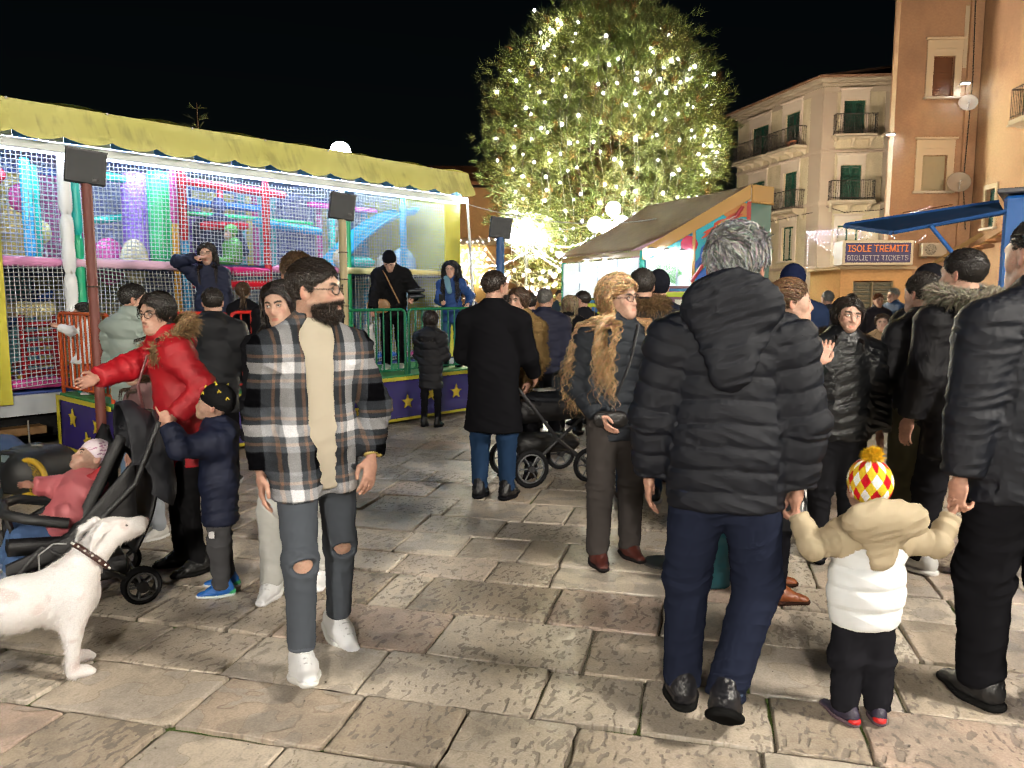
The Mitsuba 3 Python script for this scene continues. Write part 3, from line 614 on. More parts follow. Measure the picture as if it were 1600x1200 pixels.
# the wing: a wall running towards the camera on the right
FW = Frame((18.2, 31.05), (-.115, -1), flip=False)
hw = [(5.6, 6.5, 7.6, 9.9), (8.2, 9.1, 7.9, 10.1), (5.7, 6.5, 4.3, 6.2), (8.3, 9.3, 3.6, 5.5), (1.2, 1.9, 4.2, 5.6)]
part(oh, 'wing_wall', wall_with_holes(FW, 0, 16, 0, 17.5, hw, -.4, 0), 'stucco_orange', None, label='wing wall running towards the right')
for u0, u1, z0, z1 in hw: window(FW, oh, u0, u1, z0, z1, frame=.18, fc=(.5, .4, .28), kind='shutter', shut=(.03, .08, .075), hood=False)
balcony(FW, oh, 4.3, 7.1, 7.5, .9, h=1.0); balcony(FW, oh, 7.6, 10.2, 7.8, .9, h=1.0); balcony(FW, oh, 7.4, 10.0, 11.4, .9, h=1.0)
def dish(F, u, n, z, r, yaw, c=(.5, .5, .5), parent=None, label=None):
    d = thing('satellite_dish', label, 'satellite dish')
    prof = [(r * t, .18 * r * t * t) for t in np.linspace(0, 1, 6)]; prof += [(r * 1.01, .18 * r + .012), (r * .98, .18 * r + .015)]
    M = tr(u, n, z) @ rotz(yaw) @ rotx(math.pi / 2 - .35)
    part(d, 'reflector', F(xf(lathe(prof, 20), M)), 'satin', c, True)
    arm = xf((np.array([[0, -r * .9, .02], [0, -r * .2, r * .8]]), np.zeros((0, 3), int)), M)[0]
    part(d, 'arm', F(tube(arm, .012, 5)), 'satin', (.25, .25, .25)); part(d, 'receiver', F(ball(arm[1], .035, 1)), 'satin', (.5, .5, .48))
    part(d, 'mount', F(tube([(u, n, z), (u, .02, z - .1)], .02, 5)), 'satin', (.2, .2, .2))
dish(FO, 2.5, .5, 8.95, .34, math.pi + .3, (.5, .45, .38), label='pale satellite dish beside the wall lamp of the orange house')
dish(FO, 2.3, .6, 5.95, .42, math.pi + .3, (.3, .26, .22), label='grey satellite dish low on the orange house above the blue awning')
dish(FW, 6.3, .6, 10.95, .45, math.pi - .4, (.4, .38, .34), label='left of two satellite dishes side by side on the right wing')
dish(FW, 7.7, .6, 10.75, .45, math.pi - .4, (.4, .38, .34), label='right of two satellite dishes side by side on the right wing')
dish(FW, 6.6, .7, 6.0, .45, math.pi - .4, (.45, .45, .45), label='satellite dish under the balcony of the right wing')
def wall_lamp(F, u, z, label, n=.55):
    t = thing('wall_lamp', label, 'lamp')
    part(t, 'arm', F(tube([(u, 0, z + .05), (u, n * .5, z + .12), (u, n, z)], .018, 6)), 'satin', (.12, .12, .12))
    part(t, 'hood', F(mv(box(-.16, .16, -.1, .1, .015, .06, .012), u, n, z)), 'satin', (.15, .15, .15))
    put(sub(t, 'lamp_glass'), F(mv(box(-.13, .13, -.07, .07, -.03, .012, .008), u, n, z)), 'matte', (.8, .8, .8), emit=WALLAMP, weight=5)
wall_lamp(FO, 2.35, 9.68, 'lit wall lamp on the corner of the orange house')
wall_lamp(FO, -.25, 7.85, 'lit wall lamp on the left edge of the orange house', .3)
# air conditioner, pipes and cables on the orange house
ac = thing('air_conditioner', 'grey air conditioner unit on the orange wall beside the ticket sign', 'air conditioner')
part(ac, 'case', FO.box(1.15, 2.1, .15, .45, 3.15, 3.68, .02), 'satin', (.5, .45, .38))
part(ac, 'fan_grille', FO(xf(cat([tube([(r * math.cos(a), r * math.sin(a), 0) for a in np.linspace(0, 6.28, 20)[:-1]], .008, 4, closed=True) for r in (.06, .11, .16, .2)]), tr(1.48, .46, 3.42) @ rotx(math.pi / 2))), 'satin', (.1, .1, .1))
part(ac, 'bracket', cat([FO.box(u, u + .05, .0, .45, 3.08, 3.14) for u in (1.3, 1.9)]), 'satin', (.3, .27, .22))
for P, c, nm in [([(1.0, .06, .5), (1.05, .06, 1.9), (2.3, .06, 2.7), (3.1, .06, 3.3)], (.13, .06, .05), 'brown pipe slanting up the orange wall'), ([(.1, .03, 4.35), (.5, .03, 4.5), (.52, .03, 4.9), (1.3, .03, 5.0), (2.4, .03, 5.2)], (.1, .05, .03), 'thin cable bent across the orange wall')]:
    k = thing('pipe' if c[0] > .11 else 'cable', nm, 'pipe' if c[0] > .11 else 'cable'); put(k, FO(tube(P, .05 if c[0] > .11 else .022, 6)), 'matte', c, True)

# ticket shop
ts = thing('ticket_shop', 'small ticket shop with roller shutter and a lettered blue sign box on its roof', 'shop')
FS = Frame((11.15, 26.3), (1, -.06))
part(ts, 'wall', wall_with_holes(FS, 0, 2.35, 0, 2.5, [(.42, 1.75, 0, 2.12)], -3.2, 0), 'stucco_ochre', None)
part(ts, 'roof', FS.box(-.1, 2.45, -3.3, .12, 2.502, 2.6), 'matte', (.4, .3, .2))
zz = np.arange(.02, 2.1, .075)
for k, z in enumerate(zz):
    part(ts, 'shutter_slat', FS(tube([(.43, -.16, z), (1.74, -.16, z)], .036, 8)), 'satin', (.17, .15, .11) if k % 2 else (.10, .105, .09))
part(ts, 'shutter_guide', cat([FS.box(u, u + .04, -.2, -.02, 0, 2.1) for u in (.425, 1.06, 1.705)]), 'satin', (.2, .16, .1))
sb = sub(ts, 'sign_box', 'blue sign box with orange and white lettering in a cream frame')
put(sb, cat([FS.box(-.16, 2.14, -.3, .5, 2.62, 3.44, .02)]), 'satin', (.5, .43, .33))
part(sb, 'panel', FS.box(-.06, 2.04, .501, .512, 2.71, 3.35), 'satin', (.035, .03, .12))
def lettering(text, F, u0, z0, h, n, c, parent, width=None, bold=False, d=.012):
    m = meshkit.text_mesh(text, h, d, bold); v, f = np.array(m.vertices), np.array(m.faces)
    if width: v[:, 0] *= width / v[:, 0].max()
    w = np.stack([u0 + v[:, 0], n + v[:, 2], z0 + v[:, 1]], 1)
    return part(parent, 'lettering', F((w, f[:, ::-1])), 'satin', c)
lettering('ISOLE TREMITI', FS, .0, 3.06, .22, .513, (.62, .16, .04), sb, 1.95, True)
lettering('BIGLIETTI TICKETS', FS, -.01, 2.78, .17, .513, (.42, .40, .44), sb, 1.98)
# far ochre pavilion behind the pine and low dark houses behind the playground
pv = thing('ochre_pavilion', 'ochre building with arched openings hung with fairy lights behind the pine', 'building')
FV = Frame((-3.9, 33), (1, .02))
arches = []
P = sbox(0, 0, 9, 3.7)
for u in (.9, 2.9, 4.9, 6.9):
    A = sbox(u, 0, u + 1.2, 1.9).union(shapely.Point(u + .6, 1.9).buffer(.6)); P = P.difference(A); arches.append(u)
part(pv, 'wall', FV.wall(P, -.4, 0), 'stucco_ochre', None)
part(pv, 'back_wall', FV.box(0, 9, -1.2, -1, 0, 3.6), 'stucco_ochre', None)
part(pv, 'cornice', FV.box(-.2, 9.2, .003, .3, 3.72, 4.0, .03), 'matte', (.5, .4, .28))
part(pv, 'upper_wall', FV.box(0, 9, -2.5, -.5, 3.7, 6.2), 'stucco_ochre', None)
part(pv, 'roof', FV(xf(box(-.3, 9.3, -4, .4, 0, .15), tr(0, 0, 6.3) @ rotx(-.3))), 'matte', (.2, .09, .05))
for u in arches: part(pv, 'arch_surround', FV(tube([(u - .06, .03, .02), (u - .06, .03, 1.9)] + [(u + .6 - .66 * math.cos(a), .03, 1.9 + .66 * math.sin(a)) for a in np.linspace(.1, 3.04, 10)] + [(u + 1.26, .03, 1.9), (u + 1.26, .03, .02)], .07, 6)), 'matte', (.55, .45, .32))
for x, y, w, h, c in [(-22, 42, 10, 6.4, (.10, .07, .05)), (-11.5, 44, 8.5, 7.4, (.14, .09, .06))]:
    k = thing('low_house', 'dark low house front behind the pine at left' if x > -15 else 'dark low house far left behind the playground', 'house')
    F = Frame((x, y), (1, .0)); hs = [(u, u + 1, 2.8 + .0, 4.3) for u in np.arange(1, w - 1.2, 2.4)]
    part(k, 'wall', wall_with_holes(F, 0, w, 0, h, hs), 'stucco_beige', None); part(k, 'roof', F(xf(box(-.4, w + .4, -6, .5, 0, .15), tr(0, 0, h + .02) @ rotx(-.25))), 'matte', (.14, .07, .05))
    for q in hs: window(F, k, *q, frame=.12, hood=False, kind='shutter')
# ------------------------------------------------------------------ the stall with the brown tarpaulin roof
C0, C1, C2, C3 = np.array([1.0, 15.0]), np.array([2.05, 12.2]), np.array([3.53, 11.6]), np.array([3.94, 11.9])
K1, K2, K3 = Frame(C0, C1 - C0), Frame(C1, C2 - C1), Frame(C2, C3 - C2)
L1, L2, L3 = (np.linalg.norm(b - a) for a, b in ((C0, C1), (C1, C2), (C2, C3)))
st = thing('game_stall', 'fairground stall with brown tarpaulin roof, painted side and glowing white sign panels', 'stall')
ORT = (.48, .26, .07)
def roof(u, v):
    e = C0 + (C1 - C0) * u[..., None]; b = e + (C2 - C1) * 1.02 * v[..., None]
    z = 2.36 + (3.26 - 2.36) * v - .05 * np.sin(v * math.pi) + .03 * (meshkit.fbm(np.stack([u * 3, v * 5, 0 * u], -1), 3, 5) - .5)
    return np.concatenate([b - (C2 - C1) / L2 * .18 * (1 - v[..., None]) , z[..., None]], -1)
def tarp_color(p, n, uv):
    f = fbm(p.x * 2.5, p.y * 2.5, p.z * 2.5, 4)
    return mix((.15, .082, .055), (.215, .135, .095), f) * (.85 + .3 * fbm(p.x * 20, p.y * 20, p.z * 20, 2))
mat('tarp', 0.35, color=proc(tarp_color))
put(sub(st, 'roof', 'brown tarpaulin roof'), thick(sheet(roof, 24, 18), .03), 'tarp', None, True)
# trim along the gable and the eaves
gab = Polygon([(0, 2.20), (0, 2.36), (1.60, 3.27), (1.60, 3.06), (.05, 2.20)])
part(st, 'gable_trim', K2.wall(gab, .012, .05), 'satin', ORT)
part(st, 'eaves_trim', K1.box(0, L1, .01, .04, 2.26, 2.35, .005), 'satin', (.3, .22, .13))
part(st, 'wing_trim', cat([K3.box(0, L3, .012, .04, 3.02, 3.27, .005)] + [K3(mv(lathe([(.0, -.015), (.03, -.015), (.03, .015), (0, .015)], 8), u, .03, 3.02)) for u in np.arange(.03, L3, .075)]), 'satin', ORT)
part(st, 'wing_wall', K3.box(0, L3, -.03, .0, 0, 3.02), 'satin', (.14, .24, .20))
for k in range(70):
    r2 = np.random.default_rng(k); u = .52 * L3 + r2.uniform(0, .46) * L3; z = r2.uniform(.3, 2.55)
    lf = xf((np.array([[0, 0, 0], [.03, 0, .07], [0, .004, .17], [-.03, 0, .07.real]]), np.array([[0, 1, 2], [0, 2, 3]])), tr(min(u, L3 - .03), .006 + .0008 * k, z) @ roty(r2.uniform(-1.2, 1.2)))
    if k < 26: part(st, 'painted_leaf', K3(lf), 'satin', tuple(vary((.02, .12, .03), 1, .4, r2)[0]) if k % 5 else (.35, .12, .03))
part(st, 'front_post', cat([K1.box(-.03, .03, -.03, .03, 0, 2.3), K2.box(-.04, .04, -.04, .035, 0, 2.34)]), 'satin', (.02, .36, .28))
part(st, 'back_wall', np.array([0]) is None or cat([K1.box(0, L1, -1.5, -1.46, 0, 3.0)]), 'satin', (.3, .12, .2))
part(st, 'counter', cat([K1.box(0, L1, -.35, .02, .0, 1.05, .01)]), 'satin', (.03, .28, .22)); part(st, 'counter', K2.box(.05, .78, -.3, .0, 0, 1.3, .01), 'satin', (.02, .42, .30))
part(st, 'ledge', cat([K1.box(0, L1, .0, .09, 1.44, 1.50, .008), K2.box(.04, .8, .0, .07, 1.62, 1.70, .008)]), 'satin', (.42, .5, .04))
part(st, 'ledge_stripe', cat([K1.box(0, L1, .0, .05, 1.51, 1.56), K2.box(.04, .8, .0, .05, 1.71, 1.75)]), 'satin', (.03, .12, .3))
# lit sign panels: frosted sheets lit from behind
for F, u0, u1, z0, z1, nm in ((K1, .04, L1 - .06, 1.60, 2.24, 'sign_panel'), (K2, .07, .78, 1.79, 2.22, 'sign_panel')):
    put(sub(st, nm, 'long pale lit sign panel' if F is K1 else 'short pale lit sign panel on the side'), F.box(u0, u1, .0, .02, z0, z1), 'satin', (.55, .6, .66), emit=(.42, .52, .60) if F is K1 else (.22, .52, .46), weight=1)
    for u in np.linspace(u0, u1, 5 if F is K1 else 4): part(st, 'sign_bar', F.box(u - .012, u + .012, .021, .032, z0, z1), 'satin', (.4, .5, .62))
for t, u, z in [('S', .16, 1.84), ('P', .36, 1.88), ('A', .56, 1.91), ('R', .76, 1.94), ('T', .98, 1.97), ('S', 1.36, 2.0), ('C', 1.60, 2.0), ('U', 1.86, 2.0), ('O', 2.14, 1.98)]:
    m = meshkit.text_mesh(t, .17, .02, True); v = np.array(m.vertices)
    part(st, 'letter', K1((np.stack([u + v[:, 0], .034 + v[:, 2], z - .06 + v[:, 1]], 1), np.array(m.faces)[:, ::-1])), 'satin', (.78, .8, .8), emit=(1.2, 1.25, 1.3), weight=.1)
# painted side: bright plain shapes
bg = Polygon([(.80, .4), (.80, 2.68), (1.56, 3.10), (1.56, .4)])
part(st, 'side_panel', K2.wall(bg, -.02, .0), 'satin', (.03, .42, .50), label='turquoise painted side panel')
part(st, 'side_panel', K2.wall(Polygon([(.04, 1.8), (.04, 2.25), (.78, 2.66), (.78, 1.8)]), -.04, -.012), 'satin', (.05, .3, .5))
def blob(u, z, ru, rz, c, n, wob=.12, seed=0, rot=0.0):
    a = np.linspace(0, 2 * np.pi, 40)[:-1]; r = 1 + wob * np.sin(a * 7 + seed) + wob * .6 * np.sin(a * 3 + seed * 2)
    x, y = ru * r * np.cos(a), rz * r * np.sin(a); P = Polygon(np.stack([u + x * math.cos(rot) - y * math.sin(rot), z + x * math.sin(rot) + y * math.cos(rot)], 1)).buffer(0)
    P = P.intersection(Polygon([(.06, 1.3), (.06, 2.20), (1.56, 3.06), (1.56, .5)]))
    if P.area > 0: part(st, 'painted_shape', K2.wall(P, n, n + .004), 'satin', c)
blob(1.42, 2.90, .2, .12, (.5, .2, .05), .006, .1, 1); blob(1.2, 2.70, .3, .07, (.5, .06, .03), .011, .2, 2, .5); blob(1.25, 2.62, .14, .13, (.6, .55, .03), .017, .03, 3)
blob(1.38, 2.6, .1, .16, (.3, .1, .3), .006, .1, 4); blob(1.1, 2.05, .3, .4, (.03, .12, .45), .006, .1, 5)
for k in range(9):
    blob(.95 + .06 * k, 2.1 + .06 * (k % 4), .20, .025, (.05, .42, .06) if k % 2 else (.12, .5, .35), .0125 + .0045 * k, .05, k, .6 + .25 * k)
blob(1.0, 1.75, .12, .3, (.04, .1, .5), .055, .05, 6, -.5); blob(1.12, 1.6, .12, .3, (.03, .4, .5), .06, .05, 7, -.5)
blob(.72, 2.42, .13, .13, (.5, .02, .06), .02, .02, 1); blob(.5, 2.36, .15, .11, (.03, .42, .5), .011, .1, 2); blob(.3, 2.24, .12, .1, (.55, .5, .05), .006, .1, 3); blob(.42, 2.0, .2, .16, (.1, .45, .1), .016, .15, 9)
part(st, 'gable_post', K2.box(.775, .815, .0, .06, 1.3, 2.70), 'satin', ORT)
part(st, 'corner_post', K2.box(1.555, 1.61, .0, .06, .4, 3.02), 'satin', (.4, .04, .03), label='red corner post')
part(st, 'strut', K2(tube([(1.50, .1, 2.95), (.78, .12, 1.85)], .028, 8)), 'satin', (.4, .03, .04), True, label='red slanting strut')
for i, (F, u, n, z) in enumerate([(K1, .06, .14, 2.42), (K2, .16, .12, 2.31), (K2, .40, .12, 2.29), (K2, .64, .12, 2.27), (K1, 2.1, .2, 2.22), (K1, 1.4, .2, 2.22)]):
    l = sub(st, 'spot_lamp'); put(l, F(ball((u, n, z), (.05, .05, .05) if i < 4 else (.035,) * 3, 2)), 'matte', (.8, .8, .8), emit=SPOTLED, weight=3)
    part(l, 'hood', F(mv(lathe([(.02, .08), (.07, .05), (.072, .045)], 12), u, n, z)), 'satin', (.3, .3, .3))
for k in range(14):
    r2 = np.random.default_rng(50 + k)
    part(st, 'hanging_toy', K1(ball((.15 + .2 * k, -.5, 1.25 + .12 * (k % 2)), (.07, .06, .09), 2)), 'cloth', tuple(vary(BALLC[k % 8], 1)[0]), True)
part(st, 'notice', K2.box(.52, .70, .002, .01, 1.36, 1.58), 'satin', (.6, .6, .55))

# ------------------------------------------------------------------ blue van stall with its raised flap at the right edge
bt = thing('blue_van_stall', 'blue sales van with a raised side flap on a strut, at the right edge', 'van')
B0 = Frame((5.02, 8.0), (.72, 1.0), flip=True)
part(bt, 'body', B0.box(0, 3.2, -2.2, 0, .45, 2.66, .03), 'satin', (.012, .085, .29))
part(bt, 'roof_rim', B0.box(-.06, 3.26, -2.26, .06, 2.68, 2.73, .01), 'satin', (.08, .08, .09))
part(bt, 'hatch', B0.box(.5, 3.0, -.01, .006, 1.2, 2.4), 'matte', (.02, .02, .025))
part(bt, 'wheel', cat([B0(xf(lathe([(0, -.1), (.3, -.1), (.33, -.07), (.33, .07), (.3, .1), (0, .1)], 24), tr(.7, -.2, .33) @ rotx(math.pi / 2)))]), 'matte', (.015, .015, .015))
fl = np.array([[5.02, 7.98, 2.48], [4.05, 8.3, 2.31], [3.92, 9.2, 2.46], [5.16, 8.3, 2.62]])
pan = sheet(lambda a, b: ((1 - a) * (1 - b))[..., None] * fl[0] + (a * (1 - b))[..., None] * fl[1] + (a * b)[..., None] * fl[2] + ((1 - a) * b)[..., None] * fl[3], 4, 4)
part(bt, 'flap', thick(pan, .03), 'satin', (.018, .042, .095), label='raised blue flap')
part(bt, 'flap_rim', cat([tube([fl[0] + [0, -.03, .02], fl[1] + [0, -.03, .0]], .020, 6), tube([fl[2] + [0, 0, .02], fl[3] + [0, 0, .02]], .018, 6), tube([fl[1] + [-.02, 0, 0], fl[2]], .025, 6)]), 'satin', (.012, .06, .19))
part(bt, 'strut', tube([(4.35, 8.12, 2.37), (4.92, 8.15, 1.75), (5.08, 8.2, 1.6)], .022, 8), 'satin', (.013, .09, .29))
tm = thing('timber_canopy', 'small timber and tile canopy on the orange house behind the blue strut', 'canopy')
part(tm, 'beam', cat([tube([(7.55, 13.2, 2.2), (8.6, 13.6, 2.75)], .05, 4), tube([(7.55, 13.9, 2.2), (8.6, 14.3, 2.75)], .05, 4), tube([(7.6, 13.2, 0), (7.6, 13.2, 2.2)], .06, 4)]), 'satin', (.42, .25, .10))
for k in range(6): part(tm, 'roof_tile', tube([(7.62 + .2 * k, 13.1, 2.26 + .105 * k), (7.66 + .2 * k, 13.45, 2.26 + .105 * k)], .1, 8, flat=.4), 'matte', (.25, .12, .06))

# ------------------------------------------------------------------ the big pine
PX, PY = 2.62, 22.0
prof_z = [1.9, 2.4, 3.4, 4.6, 6.2, 7.2, 7.9, 8.5, 9.1, 9.5, 9.8]; prof_r = [1.25, 2.05, 2.65, 2.85, 2.85, 2.70, 2.38, 1.75, .95, .45, .12]
def crown_r(z, ph):
    r = np.interp(z, prof_z, prof_r)
    d = meshkit.fbm(np.stack([np.cos(ph) * 1.6 + 9, np.sin(ph) * 1.6, np.asarray(z) * .55], -1), 3, 2) - .5
    return r * (1 + .48 * d)
pn = thing('pine_tree', 'big round pine hung with strings of glowing bulbs', 'tree')
part(pn, 'trunk', tube([(PX, PY, -.05), (PX + .05, PY, 1.5), (PX - .1, PY, 4), (PX + .05, PY, 7), (PX, PY, 9.4)], [.38, .3, .26, .16, .04], 12), 'matte', (.11, .06, .035), True)
rng = np.random.default_rng(5)
nc = 740
cz = rng.uniform(1.9, 9.8, nc * 3); keep = rng.random(nc * 3) < np.interp(cz, prof_z, prof_r) / 2.9; cz = cz[keep][:nc]; nc = len(cz)
cph = rng.uniform(0, 2 * np.pi, nc); deep = rng.random(nc) ** 2 * .55
cr_ = crown_r(cz, cph) * (1 - deep)
CC = np.stack([PX + cr_ * np.cos(cph), PY + cr_ * np.sin(cph), cz], 1)
ms = []
for k in range(0, nc, 4):
    z0 = max(1.4, CC[k, 2] - .9 * cr_[k] * .5); 
    ms.append(tube([(PX, PY, z0), (PX + (CC[k, 0] - PX) * .5, PY + (CC[k, 1] - PY) * .5, (z0 + CC[k, 2]) / 2 - .15), tuple(CC[k])], [.05, .03, .010], 4, caps=False))
put(sub(pn, 'branches', kind='stuff'), cat(ms), 'matte', (.09, .06, .04), True)
def needle_crown():
    nt, nn = 24, 15
    outd = CC - [PX, PY, 5.0]; outd[:, 2] = outd[:, 2] * .5 + .9; outd /= np.linalg.norm(outd, axis=1, keepdims=True)
    off = rng.standard_normal((nc, nt, 3)) * [.27, .27, .2]
    tip = CC[:, None] + off + outd[:, None] * .12
    d = outd[:, None] * .9 + off * 1.6 + rng.standard_normal((nc, nt, 3)) * .25 + [0, 0, .25]; d /= np.linalg.norm(d, axis=2, keepdims=True)
    nd = d[:, :, None] * 1.0 + rng.standard_normal((nc, nt, nn, 3)) * .5; nd /= np.linalg.norm(nd, axis=3, keepdims=True)
    ln = rng.uniform(.12, .26, (nc, nt, nn, 1)); base = tip[:, :, None] + rng.standard_normal((nc, nt, nn, 3)) * .035
    side = np.cross(nd, rng.standard_normal(nd.shape)); side /= np.linalg.norm(side, axis=3, keepdims=True); w = .010
    V = np.stack([base - side * w, base + side * w, base + nd * ln], 3).reshape(-1, 3)
    F = np.arange(len(V)).reshape(-1, 3)
    cc = vary((.12, .145, .05), nc, .22, rng)[:, None, None, None] * rng.uniform(.75, 1.25, (nc, nt, 1, 1, 1)) * np.ones((1, 1, nn, 3, 1))
    brown = rng.random((nc, nt)) < .06; cc[brown] = [.15, .08, .03]
    return V, F, cc.reshape(-1, 3)
V, F, C = needle_crown()
put(sub(pn, 'crown', kind='stuff'), (V, F), 'needles', C)

# strings of bulbs
def bulb_string(name, label, group, pts, bulbs, r, cord=.008, emit=BULB, w=.35):
    t = thing(name, label, 'string lights', group)
    part(t, 'cord', tube(pts, cord, 4), 'matte', (.10, .10, .08))
    for b in bulbs:
        q = r * rng.uniform(.72, 1.15); put(sub(t, 'bulb'), ball(b, (q, q, q * 1.1), 1), 'matte', (.8, .8, .8), True, emit=emit, weight=w)
rng = np.random.default_rng(15)
phs = 1.5 * np.pi + np.arcsin(np.clip(np.linspace(-.99, .99, 25) + rng.uniform(-.03, .03, 25), -1, 1))
for ph in phs:
    zt, zb = rng.uniform(7.0, 9.0), rng.uniform(2.2, 3.4)
    zs = np.linspace(zt, zb, 26); rr = crown_r(zs, np.full(26, ph)); rr = np.maximum(rr, np.maximum.accumulate(rr) * .86) + .10
    P = np.stack([PX + rr * np.cos(ph + .03 * np.sin(zs * 2)), PY + rr * np.sin(ph), zs], 1)
    step = .64; s0 = rng.uniform(0, .5); bz = np.arange(zt - s0, zb, -step * rng.uniform(.85, 1.15))
    bz = bz[rng.random(len(bz)) > .16]
    B = np.stack([np.interp(-bz, -zs, P[:, i]) for i in range(3)], 1); B[:, :2] += rng.normal(0, .05, (len(B), 2)); B[:, 2] -= .06
    bulb_string('bulb_string', 'string of warm glowing bulbs hanging down the pine', 'bulb strings on the pine', P, B, .037)
# clusters at the crown's edges
for (px_, pz_, py_, n_) in [(4.95, 5.15, 20.2, 9), (5.2, 5.6, 20.9, 6), (1.05, 8.45, 20.6, 8), (4.75, 7.2, 20.6, 5)]:
    c = np.array([px_, py_, pz_]); B = c + rng.normal(0, .2, (n_, 3)) * [1, .5, 1.1]
    B = B[np.argsort(-B[:, 2])]
    bulb_string('bulb_cluster', ['bright cluster of bulbs low on the right side of the pine', 'looser bulbs on the right side of the pine just above the bright cluster', 'cluster of bulbs high on the left of the pine', 'few bulbs at the upper right edge of the pine'][[4.95, 5.2, 1.05, 4.75].index(px_)], None, B, B, .042)
# swags of bulbs under the pine
for k in range(11):
    x0, x1 = rng.uniform(-1.4, .6), rng.uniform(.6, 2.4); y = rng.uniform(18.6, 21); z0, z1 = rng.uniform(2.5, 3.3), rng.uniform(2.3, 3.2)
    t = np.linspace(0, 1, 16); P = np.stack([x0 + (x1 - x0) * t, y + 0 * t, z0 + (z1 - z0) * t - rng.uniform(.5, 1.2) * 4 * t * (1 - t)], 1)
    bulb_string('bulb_swag', 'sagging string of bulbs under the low branches of the pine', 'bulb swags under the pine', P, P[1:-1:3] - [0, 0, .06], .036, emit=tuple(.35 * c for c in BULB))
def fairy(label, curves, n, r=.012, emit=FAIRY, jit=.01):
    t = thing('fairy_lights', label, 'fairy lights')
    ms, cs = [], []
    for P in curves:
        P = np.asarray(P, float); L = np.concatenate([[0], np.cumsum(np.linalg.norm(np.diff(P, axis=0), axis=1))]); s = np.linspace(0, L[-1], int(n * L[-1]) + 2)
        Q = np.stack([np.interp(s, L, P[:, i]) for i in range(3)], 1) + rng.normal(0, jit, (len(s), 3)); cs.append(tube(P, .005, 3))
        ms += [ball(q, r, 0) for q in Q]
    part(t, 'wire', cat(cs), 'matte', (.1, .1, .08))
    put(sub(t, 'lights', kind='stuff'), cat(ms), 'matte', (.8, .8, .8), emit=emit, weight=1.0)
def sagline(a, b, s, n=24):
    t = np.linspace(0, 1, n)[:, None]; a, b = np.array(a, float), np.array(b, float)
    return a + (b - a) * t - np.array([0, 0, s]) * 4 * t * (1 - t)
fairy('two swags of fairy lights right of the lamp post under the pine', [sagline((.45, 20.4, 3.3), (2.1, 17.4, 3.2), .45), sagline((.45, 20.4, 3.1), (2.1, 17.4, 2.6), .45), sagline((.5, 20.3, 2.9), (1.35, 15.6, 2.0), .1)], 9, .016)
fairy('fairy lights stretched between the playground and the lamp post', [sagline((-1.3, 15, 2.75), (-.15, 15.5, 2.8), .1), sagline((-1.3, 15, 2.3), (.3, 20.4, 2.7), .2)], 8, .015)
fairy('curtain of fairy lights on the ochre building', [[(-2.6 + .09 * k, 32.8, 3.6 - .2 * (k % 2)), (-2.6 + .09 * k, 32.8, 2.9 - .9 * abs(math.sin(k * .8)) - .6 * (k % 3 == 0))] for k in range(16)], 6, .022, emit=tuple(1.2 * c for c in FAIRY), jit=.05)
fairy('fairy lights arching over the lamp post globes', [[(.38 + 1.0 * math.cos(a), 20.2, 3.0 + .75 * math.sin(a)) for a in np.linspace(.1, 3.0, 20)]], 9, .016)
fairy('sagging fairy lights in front of the cream palazzo', [sagline((11.35, 30, 4.05), (14.1, 30, 4.3), s) for s in (.05, .22, .6, .9)] + [[(11.4, 30, 4.0), (11.4, 30, 2.7)], sagline((13.8, 30, 4.5), (16.0, 30, 5.0), .1), sagline((14.6, 30, 3.9), (15.9, 30, 3.9), .3)], 6.5, .014)
# ropes between the playground and the stall
for P, lb in [(sagline((-.78, 12.6, 3.12), (3.0, 13.4, 3.05), .25), 'thin white rope from the playground beam to the stall roof'), (sagline((.3, 20.2, 3.3), (2.2, 17.2, 3.3), .1), 'thin cable between the two lamp posts')]:
    k = thing('rope' if 'rope' in lb else 'cable', lb, 'rope' if 'rope' in lb else 'cable'); put(k, tube(P, .007, 4), 'satin', (.5, .5, .5))

# ------------------------------------------------------------------ street lamps with white globes
def street_lamp(label, x, y, top, r=.165, n=4, emit=GLOBE, w=8, arm=.42, rot=.3):
    t = thing('street_lamp', label, 'street lamp', None)
    part(t, 'post', mv(lathe([(.14, 0), (.14, .12), (.09, .2), (.075, .9), (.055, 1.0), (.05, top - .55), (.06, top - .5), (.03, top - .3), (.03, top - r * 1.6)], 14), x, y, 0), 'satin', (.05, .055, .055), True)
    G = [(x, y, top)] + [(x + arm * math.cos(rot + k * 2 * math.pi / n), y + arm * math.sin(rot + k * 2 * math.pi / n), top - .34) for k in range(n)]
    for i, c in enumerate(G):
        put(sub(t, 'globe'), ball(c, r, 3), 'matte', (.8, .8, .8), True, emit=emit, weight=w)
        if i: part(t, 'arm', tube([(x, y, top - .72), ((x + c[0]) / 2, (y + c[1]) / 2, top - .82), (c[0], c[1], top - .66), (c[0], c[1], c[2] - r)], .018, 6), 'satin', (.05, .055, .055), True)
        part(t, 'collar', mv(lathe([(.0, 0), (.05, 0), (.06, .05), (.0, .05)], 10), c[0], c[1], c[2] - r - .03), 'satin', (.05, .055, .055))
    return t
street_lamp('street lamp with white globes in front of the pine, left of the stall', .38, 20.6, 3.50)
street_lamp('street lamp with white globes half hidden behind the stall roof', 2.2, 17.0, 3.50)
street_lamp('street lamp whose single globe shows above the playground awning', -3.52, 16.2, 4.56, .215, 0)
street_lamp('street lamp with white globes beside the paving on the right, out of view', 5.6, .9, 4.9, .2, 4, SIDE_GLOBE, 30, .5)
street_lamp('street lamp with white globes behind the crowd on the left, out of view', -5.5, -3.2, 4.9, .2, 4, tuple(.45 * c for c in SIDE_GLOBE), 20, .5)
